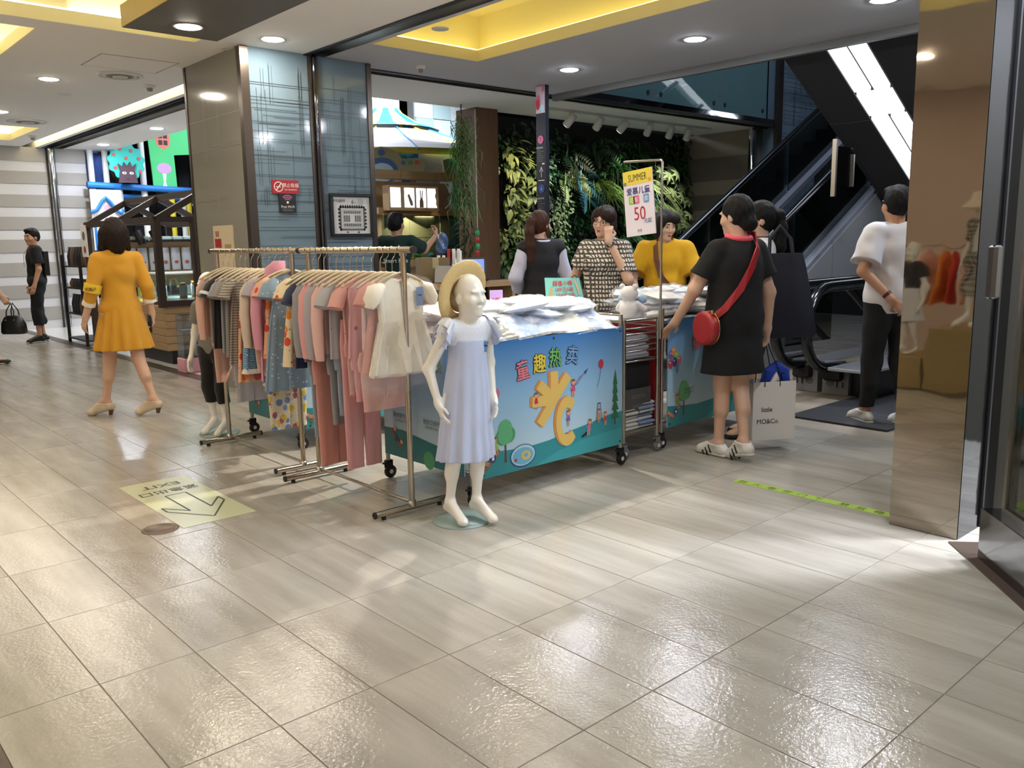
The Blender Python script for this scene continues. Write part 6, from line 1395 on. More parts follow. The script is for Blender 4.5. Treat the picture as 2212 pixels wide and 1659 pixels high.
for x in(.085,.235):
    for a in((x-.06,.36,x+.06,.363),(x-.06,.49,x+.06,.493),(x-.06,.36,x-.057,.493),(x+.057,.36,x+.06,.493)): p.flat([(a[0],a[1]),(a[2],a[1]),(a[2],a[3]),(a[0],a[3])],m_sk,M)
    p.disc((x,.472),.011,m_sk,M,0,12); p.flat([(x-.014,.42),(x+.014,.42),(x+.01,.462),(x-.01,.462)],m_sk,M); p.flat([(x-.011,.37),(x-.002,.37),(x-.001,.42),(x-.011,.42)],m_sk,M); p.flat([(x+.011,.37),(x+.002,.37),(x+.001,.42),(x+.011,.42)],m_sk,M); p.flat([(x+.035,.37),(x+.045,.37),(x+.045,.42),(x+.035,.42)],m_sk,M)
text(p,'请照顾好儿童 请站稳扶好',.024,m_sk,M@Matrix.Translation((.16,.325,0))); text(p,'乘梯时请勿把头手伸出',.024,m_sk,M@Matrix.Translation((.16,.295,0)))
for k in range(5): p.flat([(.03,.265-k*.016),(.29-.02*(k%3),.265-k*.016),(.29-.02*(k%3),.269-k*.016),(.03,.269-k*.016)],m_grey,M)
p.obj('lettering',sg)
# sloping underside of the flight above, with light panels
so=thing('escalator','upper escalator whose dark sloping underside carries white light panels','escalator',(0,0,0)); sz=lambda x:3.0-.573*(x-7.38)
def slab(a,b,y0,y1,off,th,mt,nm):
    MB().add([(a,y0,sz(a)-off),(b,y0,sz(b)-off),(b,y1,sz(b)-off),(a,y1,sz(a)-off),(a,y0,sz(a)-off+th),(b,y0,sz(b)-off+th),(b,y1,sz(b)-off+th),(a,y1,sz(a)-off+th)],[(0,3,2,1),(4,5,6,7),(0,1,5,4),(1,2,6,5),(2,3,7,6),(3,0,4,7)],mt).obj(nm,so)
m_sof=mat('soffit_dark','2b2a2a',.55)
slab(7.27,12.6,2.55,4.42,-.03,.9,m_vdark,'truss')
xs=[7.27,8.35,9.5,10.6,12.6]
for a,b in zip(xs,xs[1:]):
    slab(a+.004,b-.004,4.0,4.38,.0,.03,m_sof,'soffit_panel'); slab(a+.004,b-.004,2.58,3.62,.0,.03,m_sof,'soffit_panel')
    slab(a+.004,b-.004,4.39,4.43,-.01,.25,m_sof,'edge_panel')
m_lp=mat('light_panel','ffffff',.5,emit=4,ecol='eef6ff')
x=7.33
for a,b,split in((7.33,7.965,1),(8.01,8.29,0),(8.335,9.4,1)):
    if split: slab(a,b,3.65,3.795,.004,.03,m_lp,'light_panel'); slab(a,b,3.83,3.985,.004,.03,m_lp,'light_panel')
    else: slab(a,b,3.65,3.985,.004,.03,m_lp,'light_panel')
ul=thing('ceiling_light','unseen light panels added under the upper landing to be mirrored in teal glass','ceiling light',(0,0,0))  # unseen panels added for their reflection in the teal glass
for k in range(3):
    a=Vector((11.7+.52*k,5.35,4.15-.26*k))
    for q in(0,.2): MB().add([a+Vector((0,q,0)),a+Vector((.5,q,-.25)),a+Vector((.5,q+.18,-.25)),a+Vector((0,q+.18,0)),a+Vector((0,q,.03)),a+Vector((.5,q,-.22)),a+Vector((.5,q+.18,-.22)),a+Vector((0,q+.18,.03))],[(0,3,2,1),(4,5,6,7),(0,1,5,4),(1,2,6,5),(2,3,7,6),(3,0,4,7)],m_lp).obj('light_panel',ul)
hp=thing('clearance_plate','clear acrylic warning plate hanging beside the rising escalator','sign',(7.66,4.0,1.70)); MB().box((0,-.02,.0),(.03,.02,.52),m_steel).obj('edge_profile',hp); MB().box((.03,-.004,.1),(.36,.004,.46),glassmat('acrylic','8f9a9f',.15)).obj('plate',hp); MB().box((.345,-.02,.1),(.37,.02,.4),m_steel).obj('edge_profile',hp)

# ================================================================ PLANTED WALL
gw=thing('planted_wall','tall dark planted wall behind the shoppers covered with ferns and broad leaves','green wall',(0,0,0))
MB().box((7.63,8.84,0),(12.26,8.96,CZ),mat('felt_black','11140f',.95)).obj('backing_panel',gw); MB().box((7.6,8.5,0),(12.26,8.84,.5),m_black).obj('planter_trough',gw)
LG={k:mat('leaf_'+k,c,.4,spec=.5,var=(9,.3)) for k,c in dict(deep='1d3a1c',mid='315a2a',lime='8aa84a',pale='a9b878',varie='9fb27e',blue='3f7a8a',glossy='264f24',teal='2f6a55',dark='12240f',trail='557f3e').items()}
def leaf(b,p,d,n,L_,W_,mt,bend=.3,seg=3):
    d=Vector(d).normalized(); n=Vector(n); s=d.cross(n).normalized(); n=s.cross(d).normalized(); v=[]; p=Vector(p)
    prof=[(0,.08),(.3,.9),(.62,.8),(1,.02)] if seg==3 else [(0,.5),(.25,1),(.5,.9),(.75,.6),(1,.03)]
    for t,w_ in prof:
        q=p+d*L_*t-n*bend*L_*t*t; v+=[q+s*W_/2*w_+n*W_*.12*w_,q,q-s*W_/2*w_+n*W_*.12*w_]
    f=[]
    for k in range(len(prof)-1): f+=[(3*k,3*k+3,3*k+4,3*k+1),(3*k+1,3*k+4,3*k+5,3*k+2)]
    b.add(v,f,mt,True)
rl=random.Random(5)
def plant(x,z,kind,mt,label,sc=1,y=8.83,grp='plants growing in the planted wall'):
    t=thing({'broad':'broadleaf_plant','grass':'ribbon_grass','fern':'fern','palm':'palm_plant','hand':'umbrella_plant','ivy':'ivy_plant'}[kind],label,'plant',(x,y,z),0,grp); b=MB(); U=rl.uniform
    if kind=='broad':
        for k in range(16):
            a=U(0,2*PI); r=U(.02,.16)*sc; p=(r*math.cos(a),-U(.02,.16)*sc,r*math.sin(a)*1.2); o=MB(); L_=U(.13,.2)*sc
            leaf(o,(0,0,0),(math.cos(a)*.8+U(-.2,.2),-U(.3,.9),math.sin(a)*.5-.35),(0,-.6,1),L_,L_*.48,mt,.35); o.xf(Matrix.Translation(p)); o.obj('leaf',t)
        return t
    if kind=='grass':
        for k in range(46):
            a=U(-.9,.9)*1.6; L_=U(.35,.62)*sc; d=Vector((math.sin(a)*.8,-U(.35,.9),U(.1,.9))).normalized(); P=[Vector((U(-.04,.04),0,0))+d*L_*q-Vector((0,.05*q,1))*L_*.9*q*q for q in(0,.25,.5,.75,1)]
            v=[]; s=Vector((.008*sc,0,.004))
            for i,q in enumerate(P): ww=(1,1,.9,.6,.1)[i]; v+=[q+s*ww,q-s*ww]
            b.add(v,[(2*i,2*i+1,2*i+3,2*i+2) for i in range(4)],mt,True)
        b.obj('blades',t,kind='stuff')
    elif kind in('fern','palm'):
        for k in range(9 if kind=='fern' else 6):
            a=U(0,2*PI); d=Vector((math.cos(a),-U(.5,1),math.sin(a)*.7+.3)).normalized(); L_=U(.25,.38)*sc; o=MB()
            for q in range(1,13):
                tq=q/13; p=d*L_*tq-Vector((0,0,1))*L_*.55*tq*tq; s=d.cross(Vector((0,-1,.3))).normalized(); w_=L_*.36*math.sin(PI*min(1,tq*.85+.12))
                for sg in(1,-1): leaf(o,p,s*sg+d*.5,(0,-.7,.7),w_,w_*.2+.006,mt,.2)
            o.obj('frond',t)
        return t
    elif kind=='hand':
        for k in range(9):
            c=Vector((U(-.18,.18),-U(.05,.25),U(-.18,.18)))*sc; n=Vector((U(-.3,.3),-1,U(.2,.9))); o=MB(); e1=n.cross(Vector((1,0,0))).normalized(); e2=n.normalized().cross(e1)
            for q in range(7):
                a=2*PI*q/7; leaf(o,c,e1*math.cos(a)+e2*math.sin(a),n,.10*sc,.038*sc,mt,.25)
            o.obj('leaf',t)
        return t
    else:
        for k in range(60):
            p=Vector((U(-.22,.22),-U(0,.13),U(-.24,.24)))*sc; leaf(b,p,(U(-1,1),-U(.2,.8),-U(.1,1)),(0,-1,.4),U(.05,.085)*sc,U(.035,.055)*sc,mt,.25)
        b.obj('leaves',t,kind='stuff')
    return t
where=lambda x,z:('high' if z>2.1 else 'low' if z<1.3 else 'half way up')+(' at the left end' if x<8.5 else ' left of the hanging sign' if x<9.7 else ' behind the hanging sign' if x<10.8 else ' at the right end')
cnt={}
def lab(s):
    cnt[s]=cnt.get(s,0)+1; return s
for i in range(24):
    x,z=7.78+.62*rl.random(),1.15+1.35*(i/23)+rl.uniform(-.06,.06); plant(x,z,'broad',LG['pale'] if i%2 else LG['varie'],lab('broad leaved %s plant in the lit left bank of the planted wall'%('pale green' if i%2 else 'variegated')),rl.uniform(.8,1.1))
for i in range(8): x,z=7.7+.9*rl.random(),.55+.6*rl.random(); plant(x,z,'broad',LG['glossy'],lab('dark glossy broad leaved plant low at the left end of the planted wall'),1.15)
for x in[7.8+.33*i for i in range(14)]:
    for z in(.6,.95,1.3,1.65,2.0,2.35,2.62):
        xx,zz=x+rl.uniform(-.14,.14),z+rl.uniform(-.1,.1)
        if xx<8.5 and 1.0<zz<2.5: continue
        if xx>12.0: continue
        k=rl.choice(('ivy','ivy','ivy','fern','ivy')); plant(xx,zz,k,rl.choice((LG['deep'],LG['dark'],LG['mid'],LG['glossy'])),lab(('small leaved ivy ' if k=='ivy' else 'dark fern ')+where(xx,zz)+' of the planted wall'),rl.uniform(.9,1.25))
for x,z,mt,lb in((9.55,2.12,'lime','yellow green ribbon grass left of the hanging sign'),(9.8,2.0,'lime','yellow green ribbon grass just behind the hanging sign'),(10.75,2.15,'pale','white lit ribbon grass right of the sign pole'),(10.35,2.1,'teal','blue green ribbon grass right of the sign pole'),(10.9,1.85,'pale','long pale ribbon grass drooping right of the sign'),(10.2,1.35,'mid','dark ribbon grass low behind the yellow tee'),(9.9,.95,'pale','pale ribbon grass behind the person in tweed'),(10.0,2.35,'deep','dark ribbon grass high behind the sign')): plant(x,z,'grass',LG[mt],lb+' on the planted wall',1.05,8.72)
for x,z,mt,lb in((8.95,2.15,'pale','pale palm fronds below the second spotlight'),(9.25,2.2,'blue','blue lit palm fronds'),(9.35,2.0,'blue','lower blue lit palm fronds'),(9.0,2.55,'dark','dark palm fronds high below the spotlights'),(9.6,2.6,'deep','deep green palm fronds under the track')): plant(x,z,'palm',LG[mt],lb+' on the planted wall',1.15,8.74)  # blue light on two palms is put into their leaf colour
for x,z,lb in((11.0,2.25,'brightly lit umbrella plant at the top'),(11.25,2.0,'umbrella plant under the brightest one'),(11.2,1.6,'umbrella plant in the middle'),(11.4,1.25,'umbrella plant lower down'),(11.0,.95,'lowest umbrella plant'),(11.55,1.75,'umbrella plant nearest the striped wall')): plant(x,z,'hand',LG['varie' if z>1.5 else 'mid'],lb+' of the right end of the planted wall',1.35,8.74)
for x,z in((8.6,1.7),(8.75,1.55),(8.7,1.35),(8.85,1.9)): plant(x,z,'ivy',LG['varie'],lab('pale leaved creeper beside the directory post on the planted wall'),.8,8.72)
# wooden column with trailing plants
struct('pillar_4',MB().box((7.06,8.45,0),(7.42,8.85,CZ),mat('column_wood','6b4e38',.5,var=(3,.3,(12,12,1)))))
tv=thing('trailing_plant','long trailing green plant hanging beside the wooden column','plant',(6.78,8.4,2.9)); b=MB(); U=rl.uniform
for k in range(210):
    z0=-U(0,1.1); a=U(0,2*PI); L_=U(.25,.5); d=Vector((math.cos(a)*.6,math.sin(a)*.6-.2,U(-.1,.5))); P=[Vector((U(-.1,.1),U(-.1,.1),z0))+d*L_*q*.7-Vector((0,0,1))*L_*1.1*q*q for q in(0,.35,.7,1)]; s=Vector((.010,.004,0)); v=[]
    for i,q in enumerate(P): ww=(1,1,.7,.1)[i]; v+=[q+s*ww,q-s*ww]
    b.add(v,[(2*i,2*i+1,2*i+3,2*i+2) for i in range(3)],LG['trail' if k%3 else 'varie'],True)
b.obj('blades',tv,kind='stuff'); b=MB()
for k in range(80):
    z0=-1.2-U(0,1.0); a=U(0,2*PI); leaf(b,(U(-.07,.1),U(-.07,.07),z0),(math.cos(a),math.sin(a)*.5,-U(.3,1)),(0,-1,.3),U(.12,.22),.022,LG['deep'],.3)
b.obj('lower_leaves',tv,kind='stuff'); MB().cyl((0,0,.1),(0,0,-2.0),.008,m_dkwood,6).obj('stem',tv)
# spotlights on a track
tr=thing('light_track','white lighting track above the planted wall','track',(0,0,0)); MB().box((7.6,7.90,CZ-.03),(11.3,7.94,CZ),m_plastic).obj('track_bar',tr)
for i,(x,ax,az,c,e) in enumerate(((8.2,-.25,-.2,'ffe9b0',1),(8.75,.0,-.25,'d8f0ff',1),(9.25,-.3,-.2,'fff2d8',1),(9.8,.3,-.2,'eaffd0',1),(10.3,.1,-.1,'e8fff4',1),(10.72,.2,.0,'fffbe8',1))):
    t=thing('spotlight','white can spotlight %s on the track above the planted wall'%('first from the left','second from the left','third from the left','fourth from the left','fifth from the left','sixth from the left')[i],'spotlight',(x,7.92,CZ-.03),0,'spotlights on the track')
    d=Vector((ax,.75 if i<4 else .5,-.8)).normalized(); c0=Vector((0,0,-.10)); MB().cyl((0,0,0),(0,0,-.07),.012,m_plastic,10).obj('stem',t)
    MB().tube([c0-d*.09,c0-d*.085,c0+d*.085,c0+d*.09],[.045,.052,.052,.048],m_plastic,18).obj('can',t); MB().cyl(c0+d*.0905,c0+d*.0915,.044,mat('spot_lens_'+c,'ffffff',.5,emit=12,ecol=c),16).obj('lens',t)
    light('spot_%d'%i,'SPOT',Vector((x,7.92,CZ-.03))+c0+d*.12,SPOTW,L(c),.03,Vector((x,7.92,CZ-.03))+c0+d,62,.6)

# ================================================================ DIRECTORY POST
dpo=thing('directory_post','tall dark floor directory post with 7 and 6 in coloured discs','directory',(6.69,6.83,0)); MB().box((0,0,0),(.05,.15,CZ),mat('post_slate','1e2029',.35),.003).obj('post',dpo)
MB().box((-.004,.01,2.71),(0,.145,2.995),mat('floral_panel','c4b2b8',.4)).obj('picture_panel',dpo); M=frame((-.0055,.148,0),(0,-1,0),(0,0,1)); p=MB()
p.disc((.04,2.83),.036,PC['rose'],M,0,20,.075); p.disc((.035,2.80),.03,PC['red'],M,.0006,16,.055); p.disc((.115,2.96),.02,PC['rose'],M,0,14,.035); p.disc((.10,2.76),.03,PC['pool2'],M,0,12,.04)
p.disc((.07,2.43),.045,PC['rose'],M,0,22); text(p,'7',.06,m_sk,M@Matrix.Translation((.07,2.43,0)),z=.001); p.disc((.078,1.905),.05,PC['navy'],M,0,22); text(p,'6',.065,PC['pool'],M@Matrix.Translation((.078,1.905,0)),z=.001)
text(p,'畅享美食馆',.02,m_sw,M@Matrix.Translation((.055,2.345,0))); text(p,'童乐亲子馆',.02,m_sw,M@Matrix.Translation((.065,1.80,0)))
for k,w_ in enumerate((.05,.10,.06,.08,.10,.085,.09)): p.flat([(.02,2.32-.02*k),(.02+w_,2.32-.02*k),(.02+w_,2.325-.02*k),(.02,2.325-.02*k)],m_grey,M); p.flat([(.03,1.765-.025*k),(.03+w_,1.765-.025*k),(.03+w_,1.77-.025*k),(.03,1.77-.025*k)],m_grey,M)
p.flat([(.09,2.165),(.13,2.165),(.13,2.178),(.09,2.178)],m_sw,M); p.flat([(.075,2.03),(.081,2.03),(.081,2.14),(.075,2.14)],m_sw,M); p.flat([(.05,2.09),(.055,2.085),(.078,2.135),(.078,2.145)],m_sw,M); p.flat([(.106,2.09),(.101,2.085),(.078,2.135),(.078,2.145)],m_sw,M); p.flat([(.03,1.99),(.125,1.99),(.125,1.997),(.03,1.997)],m_sw,M); p.obj('lettering',dpo)

# ================================================================ PET SHOP CORNER
ps=thing('pet_cabinet','pale wood pet shop cabinet with glass tanks and lit animal cut-outs','cabinet',(0,0,0))
for i in range(3): MB().box((6.0+.6*i,9.46,2.17),(6.595+.6*i,9.6,2.28),m_wood).obj('header_board',ps)
MB().box((6.25,9.5,1.72),(7.72,10.1,1.80),m_wood).obj('top_board',ps); MB().box((6.2,9.9,1.1),(7.72,10.12,2.17),mat('warm_back','a38f70',.6)).obj('back_board',ps); MB().box((6.2,9.4,1.02),(7.75,10.1,1.12),m_wood).obj('counter_top',ps); MB().box((6.25,9.5,.0),(7.7,10.05,1.02),m_wood).obj('base',ps)
lbx=MB().box((6.32,9.35,1.76),(7.12,9.5,2.08),m_wood).obj('light_box',ps); m_lb=mat('lit_acrylic','ffffff',.5,emit=3.2,ecol='dce8ff')
for k,x in enumerate((6.34,6.56,6.75,6.93)):
    MB().box((x,9.344,1.80),(x+.155,9.352,2.05),m_lb).obj('lit_panel',lbx)
M=frame((0,9.342,0),(1,0,0),(0,0,1)); p=MB(); p.flat([(6.60,1.95),(6.63,1.98),(6.655,1.93),(6.685,1.87),(6.69,1.82),(6.65,1.82),(6.63,1.87),(6.615,1.92)],m_wood,M); p.flat([(6.795,1.80),(6.86,1.80),(6.86,1.88),(6.845,1.92),(6.855,2.02),(6.84,2.03),(6.83,1.93),(6.825,1.93),(6.815,2.03),(6.80,2.02),(6.81,1.92),(6.795,1.88)],m_wood,M); p.flat([(7.06,2.05),(7.085,2.05),(7.085,1.80),(7.065,1.85),(7.07,1.9),(7.05,1.95),(7.068,2.0)],m_wood,M); p.obj('animal_cutout',lbx)
MB().prism([(0,0),(.35,.16),(.7,0),(.7,.20),(0,.20)],.03,m_wood,frame((6.3,9.49,1.52),(1,0,0),(0,0,1))).obj('gable_board',ps); MB().prism([(0,.0),(.35,.16),(.55,.1),(.55,.2),(0,.2)],.03,m_wood,frame((7.0,9.49,1.52),(1,0,0),(0,0,1))).obj('gable_board',ps)
for a,b in((6.25,6.7),(6.71,7.2),(7.21,7.7)): MB().box((a,9.44,1.12),(b,9.45,1.70),glassmat('tank_glass','d5e6dc',.08)).obj('tank_pane',ps)
MB().box((6.27,9.5,1.40),(7.7,9.85,1.412),glassmat('tank_glass','d5e6dc',.08)).obj('glass_shelf',ps); MB().box((6.3,9.47,1.12),(7.68,9.85,1.135),mat('wood_shavings','c9a468',.9,bump=(60,.6))).obj('bedding',ps)
for k in range(5):
    t=thing('tank_toy',('small dark hide','teal exercise wheel','green plant sprig','blue dish','brown hide')[k]+' inside the glass pet tanks','pet toy',(6.45+.24*k,9.62,1.136 if k!=1 else 1.25)); MB().lathe([(.05,0),(.055,.03),(.03,.06),(.001,.065)] if k!=1 else [(.05,-.01),(.05,.01),(.02,.012)],mat('toy%d'%k,('2a2a2e','2f7f8c','3a6a40','3f6fa8','4a3a2a')[k],.6),14).obj('body',t)
light('tank_light','AREA',(6.95,9.65,1.69),14,L('fff4dc'),.5)
MB().cyl((6.95,9.65,1.70),(6.95,9.65,1.715),.1,m_plastic,14).obj('tank_lamp',ps)
bp_=struct('wall_pet',MB().box((7.72,9.6,0),(8.2,9.7,3.0),mat('navy_panel','232a3c',.5))); MB().tube([(7.3,9.45,2.16),(7.42,9.44,1.98),(7.38,9.44,1.86),(7.3,9.44,1.80)],.006,m_plastic,6).obj('cable',ps)
dk=thing('counter_desk','dark topped desk with pale wood edge in front of the pet shop','desk',(4.80,6.55,0)); MB().box((0,0,.92),(1.15,.5,.95),m_black).obj('desk_top',dk); MB().box((0,-.012,.885),(1.15,0,.95),m_wood).obj('edge_board',dk)
for x in(0,1.11): MB().box((x,0,0),(x+.04,.5,.92),m_wood).obj('leg_panel',dk)
MB().box((.04,.4,.2),(1.11,.42,.9),m_black).obj('back_panel',dk)
lp=thing('laptop','small dark laptop with a blue screen open on the desk','laptop',(5.46,6.66,.95),math.radians(-35)); MB().box((-.16,-.11,0),(.16,.10,.018),m_black,.004).obj('keyboard_base',lp); M=Matrix.Translation((0,.10,.015))@Matrix.Rotation(-.25,4,'X'); sc_=MB(); sc_.rbox((-.16,-.004,0),(.16,.004,.22),m_black,M); o=sc_.obj('lid',lp); s2=MB(); s2.rbox((-.14,-.006,.03),(.14,-.0045,.20),mat('blue_screen','3c58a8',.3,emit=.9,ecol='7f9fe8'),M); s2.obj('screen',o)
for k in range(5):
    t=thing('magazine_file',('black file holder nearest the cardboard box','second black file holder on the desk','black file holder with a red folder','white file holder of papers','thin white file beside the laptop')[k],'file',(5.10+.062*k,6.72,.95),math.radians(-40)); c=m_black if k<3 else m_plastic
    MB().prism([(-.12,0),(.12,0),(.12,.30),(.02,.30),(-.12,.14)],.055,c,frame((-.027,0,0),(0,1,0),(0,0,1)) ).obj('holder',t); MB().box((-.015,-.09,.01),(.015,.10,.32 if k>1 else .26),m_red if k==2 else m_sw).obj('papers',t)
t=thing('cardboard_box','taped brown cardboard box on the desk behind the rail end','box',(4.86,6.72,.95),math.radians(-25)); MB().box((0,0,0),(.30,.2,.24),mat('cardboard','7a6a50',.85)).obj('carton',t); MB().box((.13,-.002,.14),(.19,-.001,.24),mat('tape','a89a78',.4)).obj('tape',t)
t=thing('paper_tray','slanted grey paper holder at the front of the desk','tray',(4.92,6.57,.95),math.radians(-30)); MB().prism([(0,0),(.28,0),(.22,.16),(.02,.17)],.02,mat('tray_grey','8a8780',.5),frame((0,0,0),(1,0,0),(0,.35,1))).obj('sheet_holder',t); MB().box((0,0,0),(.28,.12,.01),m_black).obj('foot',t)
t=thing('plastic_bag','crumpled blue plastic bag on top of the file holders','bag',(5.14,6.72,1.25)); g=SDF((-.12,-.12,-.04),(.12,.12,.22),.009); g.cone((0,0,.02),(.01,0,.13),.055,.05,.02); g.add(lambda x,y,z: .012*np.sin(50*x+30*z)*np.sin(60*y-20*z)); link('bag_body',g.mesh('bag_body',mat('blue_film','35527f',.2,coat=.5)),t)
t=thing('hanging_charm','red and green string of charms hanging by the column','ornament',(6.75,8.1,1.2)); 
for k in range(4): MB().sph((0,0,.08*k),(.03,.03,.045),mat('charm%d'%(k%2),('b03030','2f9a5a')[k%2],.4),10,6).obj('charm',t)
MB().cyl((0,0,.3),(0,0,1.7),.003,m_sw,5).obj('string',t)

# ================================================================ CAROUSEL AND PLAY AREA
cr=thing('carousel_tent','bright carousel roof with blue and yellow top and white skirts','carousel',(8.78,13.0,-.1)); ms_=[mat('tent_blue','2273b4',.6),mat('tent_yellow','e0cf5a',.6)]; mw=mat('tent_white','e4e6e8',.6); n=16
for k in range(n):
    a0,a1=2*PI*k/n,2*PI*(k+1)/n; prof=[(.05,4.1),(.12,3.95),(.3,3.7),(.62,3.5),(.95,3.40)]; c=ms_[k%2]
    rr2=lambda r,a,z:(r*math.cos(a),r*math.sin(a),z); v=[]; 
    for r,z in prof: v+=[rr2(r,a0,z),rr2(r,a1,z)]
    MB().add(v,[(2*i,2*i+1,2*i+3,2*i+2) for i in range(4)],c).obj('top_panel',cr)
    v=[]; P2=[(.85,3.36),(1.4,3.16),(2.0,2.98),(2.35,2.84)]
    for r,z in P2: v+=[rr2(r,a0,z),rr2(r,a1,z)]
    MB().add(v,[(2*i,2*i+1,2*i+3,2*i+2) for i in range(3)],mw).obj('roof_panel',cr)
    MB().add([rr2(2.35,a0,2.84),rr2(2.35,a1,2.84),rr2(2.37,a1,2.45),rr2(2.37,(a0+a1)/2,2.40),rr2(2.37,a0,2.45)],[(0,1,2,3,4)],mw if k%2 else ms_[0]).obj('valance',cr)
    MB().tube([rr2(.86,a0,3.37),rr2(1.4,a0,3.175),rr2(2.36,a0,2.85)],.014,ms_[0] if k%2 else ms_[1],6).obj('rib',cr)
MB().lathe([(2.34,2.88),(2.36,2.84),(2.38,2.78),(2.36,2.78)],ms_[1],40,caps=(False,False)).obj('edge_band',cr); MB().cyl((0,0,.11),(0,0,4.1),.25,mw,16).obj('centre_pole',cr); MB().lathe([(2.3,.104),(2.3,.35),(.3,.35)],mw,32).obj('platform',cr)
for k in range(10):
    a=2*PI*(k+.5)/10; c=Vector((2.42*math.cos(a),2.42*math.sin(a),2.45)); M=frame(c,(-math.sin(a),math.cos(a),0),(0,0,1)); b=MB()
    b.prism([(-.62,0),(.62,0),(.66,.22),(.55,.25),(.3,.24),(.22,.36),(0,.42),(-.22,.36),(-.3,.24),(-.55,.25),(-.66,.22)],.05,mat('crown_board','8f8a6a',.6),M)
    o=b.obj('crown_board',cr); q=MB(); q.disc((0,.06),.24,mat('crown_blue','3a5f9a',.5),M,.052,22,.20); q.disc((0,.04),.18,mat('crown_sky','a9c6dc',.5),M,.054,20,.14); q.disc((0,.33),.05,mat('crown_blue','3a5f9a',.5),M,.056,14)
    for x,c_ in((-.5,'3a5f9a'),(-.4,'2f7a5a'),(-.3,'b03a3a'),(.32,'3a5f9a'),(.42,'2f8a5a'),(.52,'b03a3a')): q.disc((x,.18),.035,mat('gem_'+c_,c_,.3),M,.054,12)
    q.obj('painted_ornament',o); MB().sph(tuple(M@Vector((-.38,.24,.08))),.035,mat('green_bulb','c8ffd8',.4,emit=8,ecol='7dffb0'),10,6).obj('bulb',o)
wb=struct('wall_back',MB().box((10.25,14.2,0),(11.6,14.4,4.6),m_grey)); 
for k in range(12):
    for i in range(3): MB().box((10.27+.44*i,14.16-(.03 if (k+i)%2 else 0),.2+.36*k),(10.70+.44*i,14.2,.55+.36*k),mat('pale_teal_panel','9fb8bd',.5) if (k+i)%2 else mat('pale_grey_panel','c2ccd2',.5)).obj('panel',wb)
pf=thing('play_structure','padded play structure with white posts blue rails and dark netting','play structure',(0,15.9,0)); mp_=mat('white_padding','d9dee0',.6); mblu=mat('blue_padding','1f78d0',.5); mye=mat('yellow_padding','d8c83c',.5)
for x,z0,z1,r,c in((4.66,1.5,3.4,.05,mp_),(4.9,2.4,3.5,.05,mp_),(5.52,0,3.5,.055,mp_),(6.2,0,2.4,.05,mp_),(6.45,2.4,3.4,.05,mp_),(5.08,0,2.35,.07,mp_),(6.0,.6,2.36,.05,mye),(6.3,0,2.2,.05,mye),(5.3,0,1.4,.05,mye)):
    MB().cyl((x,0,z0),(x,0,z1),r,c,12).obj('padded_post',pf)
MB().cyl((4.55,-.08,2.41),(7.2,-.08,2.33),.055,mblu,12).obj('blue_rail',pf); MB().cyl((4.9,.3,2.25),(7.2,.3,2.2),.05,mblu,12).obj('blue_rail',pf); MB().cyl((4.6,0,1.15),(7.0,0,1.1),.05,mye,12).obj('yellow_rail',pf); MB().box((4.6,-.12,1.30),(5.9,-.06,1.38),mye).obj('yellow_board',pf)
for k in range(12): MB().box((4.6+.22*k,.55,0),(4.6+.22*k+.2,.58,2.3 if k%2 else 4.2),mat('net_black','111418',.9,bump=(300,.6))).obj('net_panel',pf)
MB().box((4.5,.5,2.45),(5.1,.53,3.3),mat('blue_tarp','2f55a8',.6,bump=(9,.5),var=(6,.4))).obj('blue_sheet',pf); MB().tube([(4.75,.2,3.3),(5.2,.25,2.45)],.05,mat('rope_brown','4a4030',.9),8).obj('rope',pf)
mg_=mat('green_fabric','4fc77f',.7,bump=(5,.35)); M=frame((0,-.02,0),(1,0,0),(0,0,1)); b=MB(); b.prism([(5.68,2.36),(6.10,2.36),(6.08,2.98),(7.2,3.08),(7.2,3.9),(5.62,3.7)],.03,mg_,M); gf=b.obj('green_drape',pf); q=MB(); mo=mat('orange_fabric','e2786a',.7)
q.disc((5.90,3.25),.135,mo,M,.032,24,.17); q.disc((6.75,3.2),.13,mo,M,.032,20,.17)
for dx,dz in((-.045,.055),(.045,.055),(-.045,-.06),(.045,-.06)): q.flat([(5.90+dx-.036,3.25+dz-.042),(5.90+dx+.036,3.25+dz-.042),(5.90+dx+.036,3.25+dz+.042),(5.90+dx-.036,3.25+dz+.042)],m_sk,M,.034)
q.obj('window_patch',gf); q=MB(); q.disc((5.89,2.74),.13,mat('lilac_fabric','c9a0d8',.7),M,.032,22,.095); q.flat([(5.85,2.65),(5.92,2.65),(5.90,2.5),(5.93,2.38),(5.83,2.38),(5.86,2.5)],mp_,M,.031); q.obj('mushroom_patch',gf)
tp=thing('tree_banner','teal fabric apple tree banner with a brown trunk hanging in the play area','banner',(5.18,15.7,2.45)); M=frame((0,0,0),(1,0,0),(0,0,1)); mt_=mat('teal_fabric','2fb0a4',.7,bump=(6,.4)); n=60; b=MB(); b.prism([((.30+.022*math.sin(11*a))*math.cos(a),.36+(.30+.022*math.sin(11*a))*math.sin(a)) for a in [2*PI*k/n for k in range(n)]],.03,mt_,M); b.obj('tree_crown',tp)
b=MB(); b.prism([(-.16,0),(.16,0),(.12,.2),(.15,.33),(.08,.27),(.05,.36),(0,.28),(-.05,.35),(-.08,.27),(-.15,.32),(-.12,.2)],.03,mat('plum_fabric','4a3440',.7),frame((0,-.032,0),(1,0,0),(0,0,1))); o=b.obj('tree_trunk',tp); q=MB(); M2=frame((0,-.0635,0),(1,0,0),(0,0,1))
for s in(-1,1): q.disc((.06*s,.165),.036,m_sw,M2,.0,16,.022); q.disc((.06*s+.004,.165),.012,m_sk,M2,.001,10)
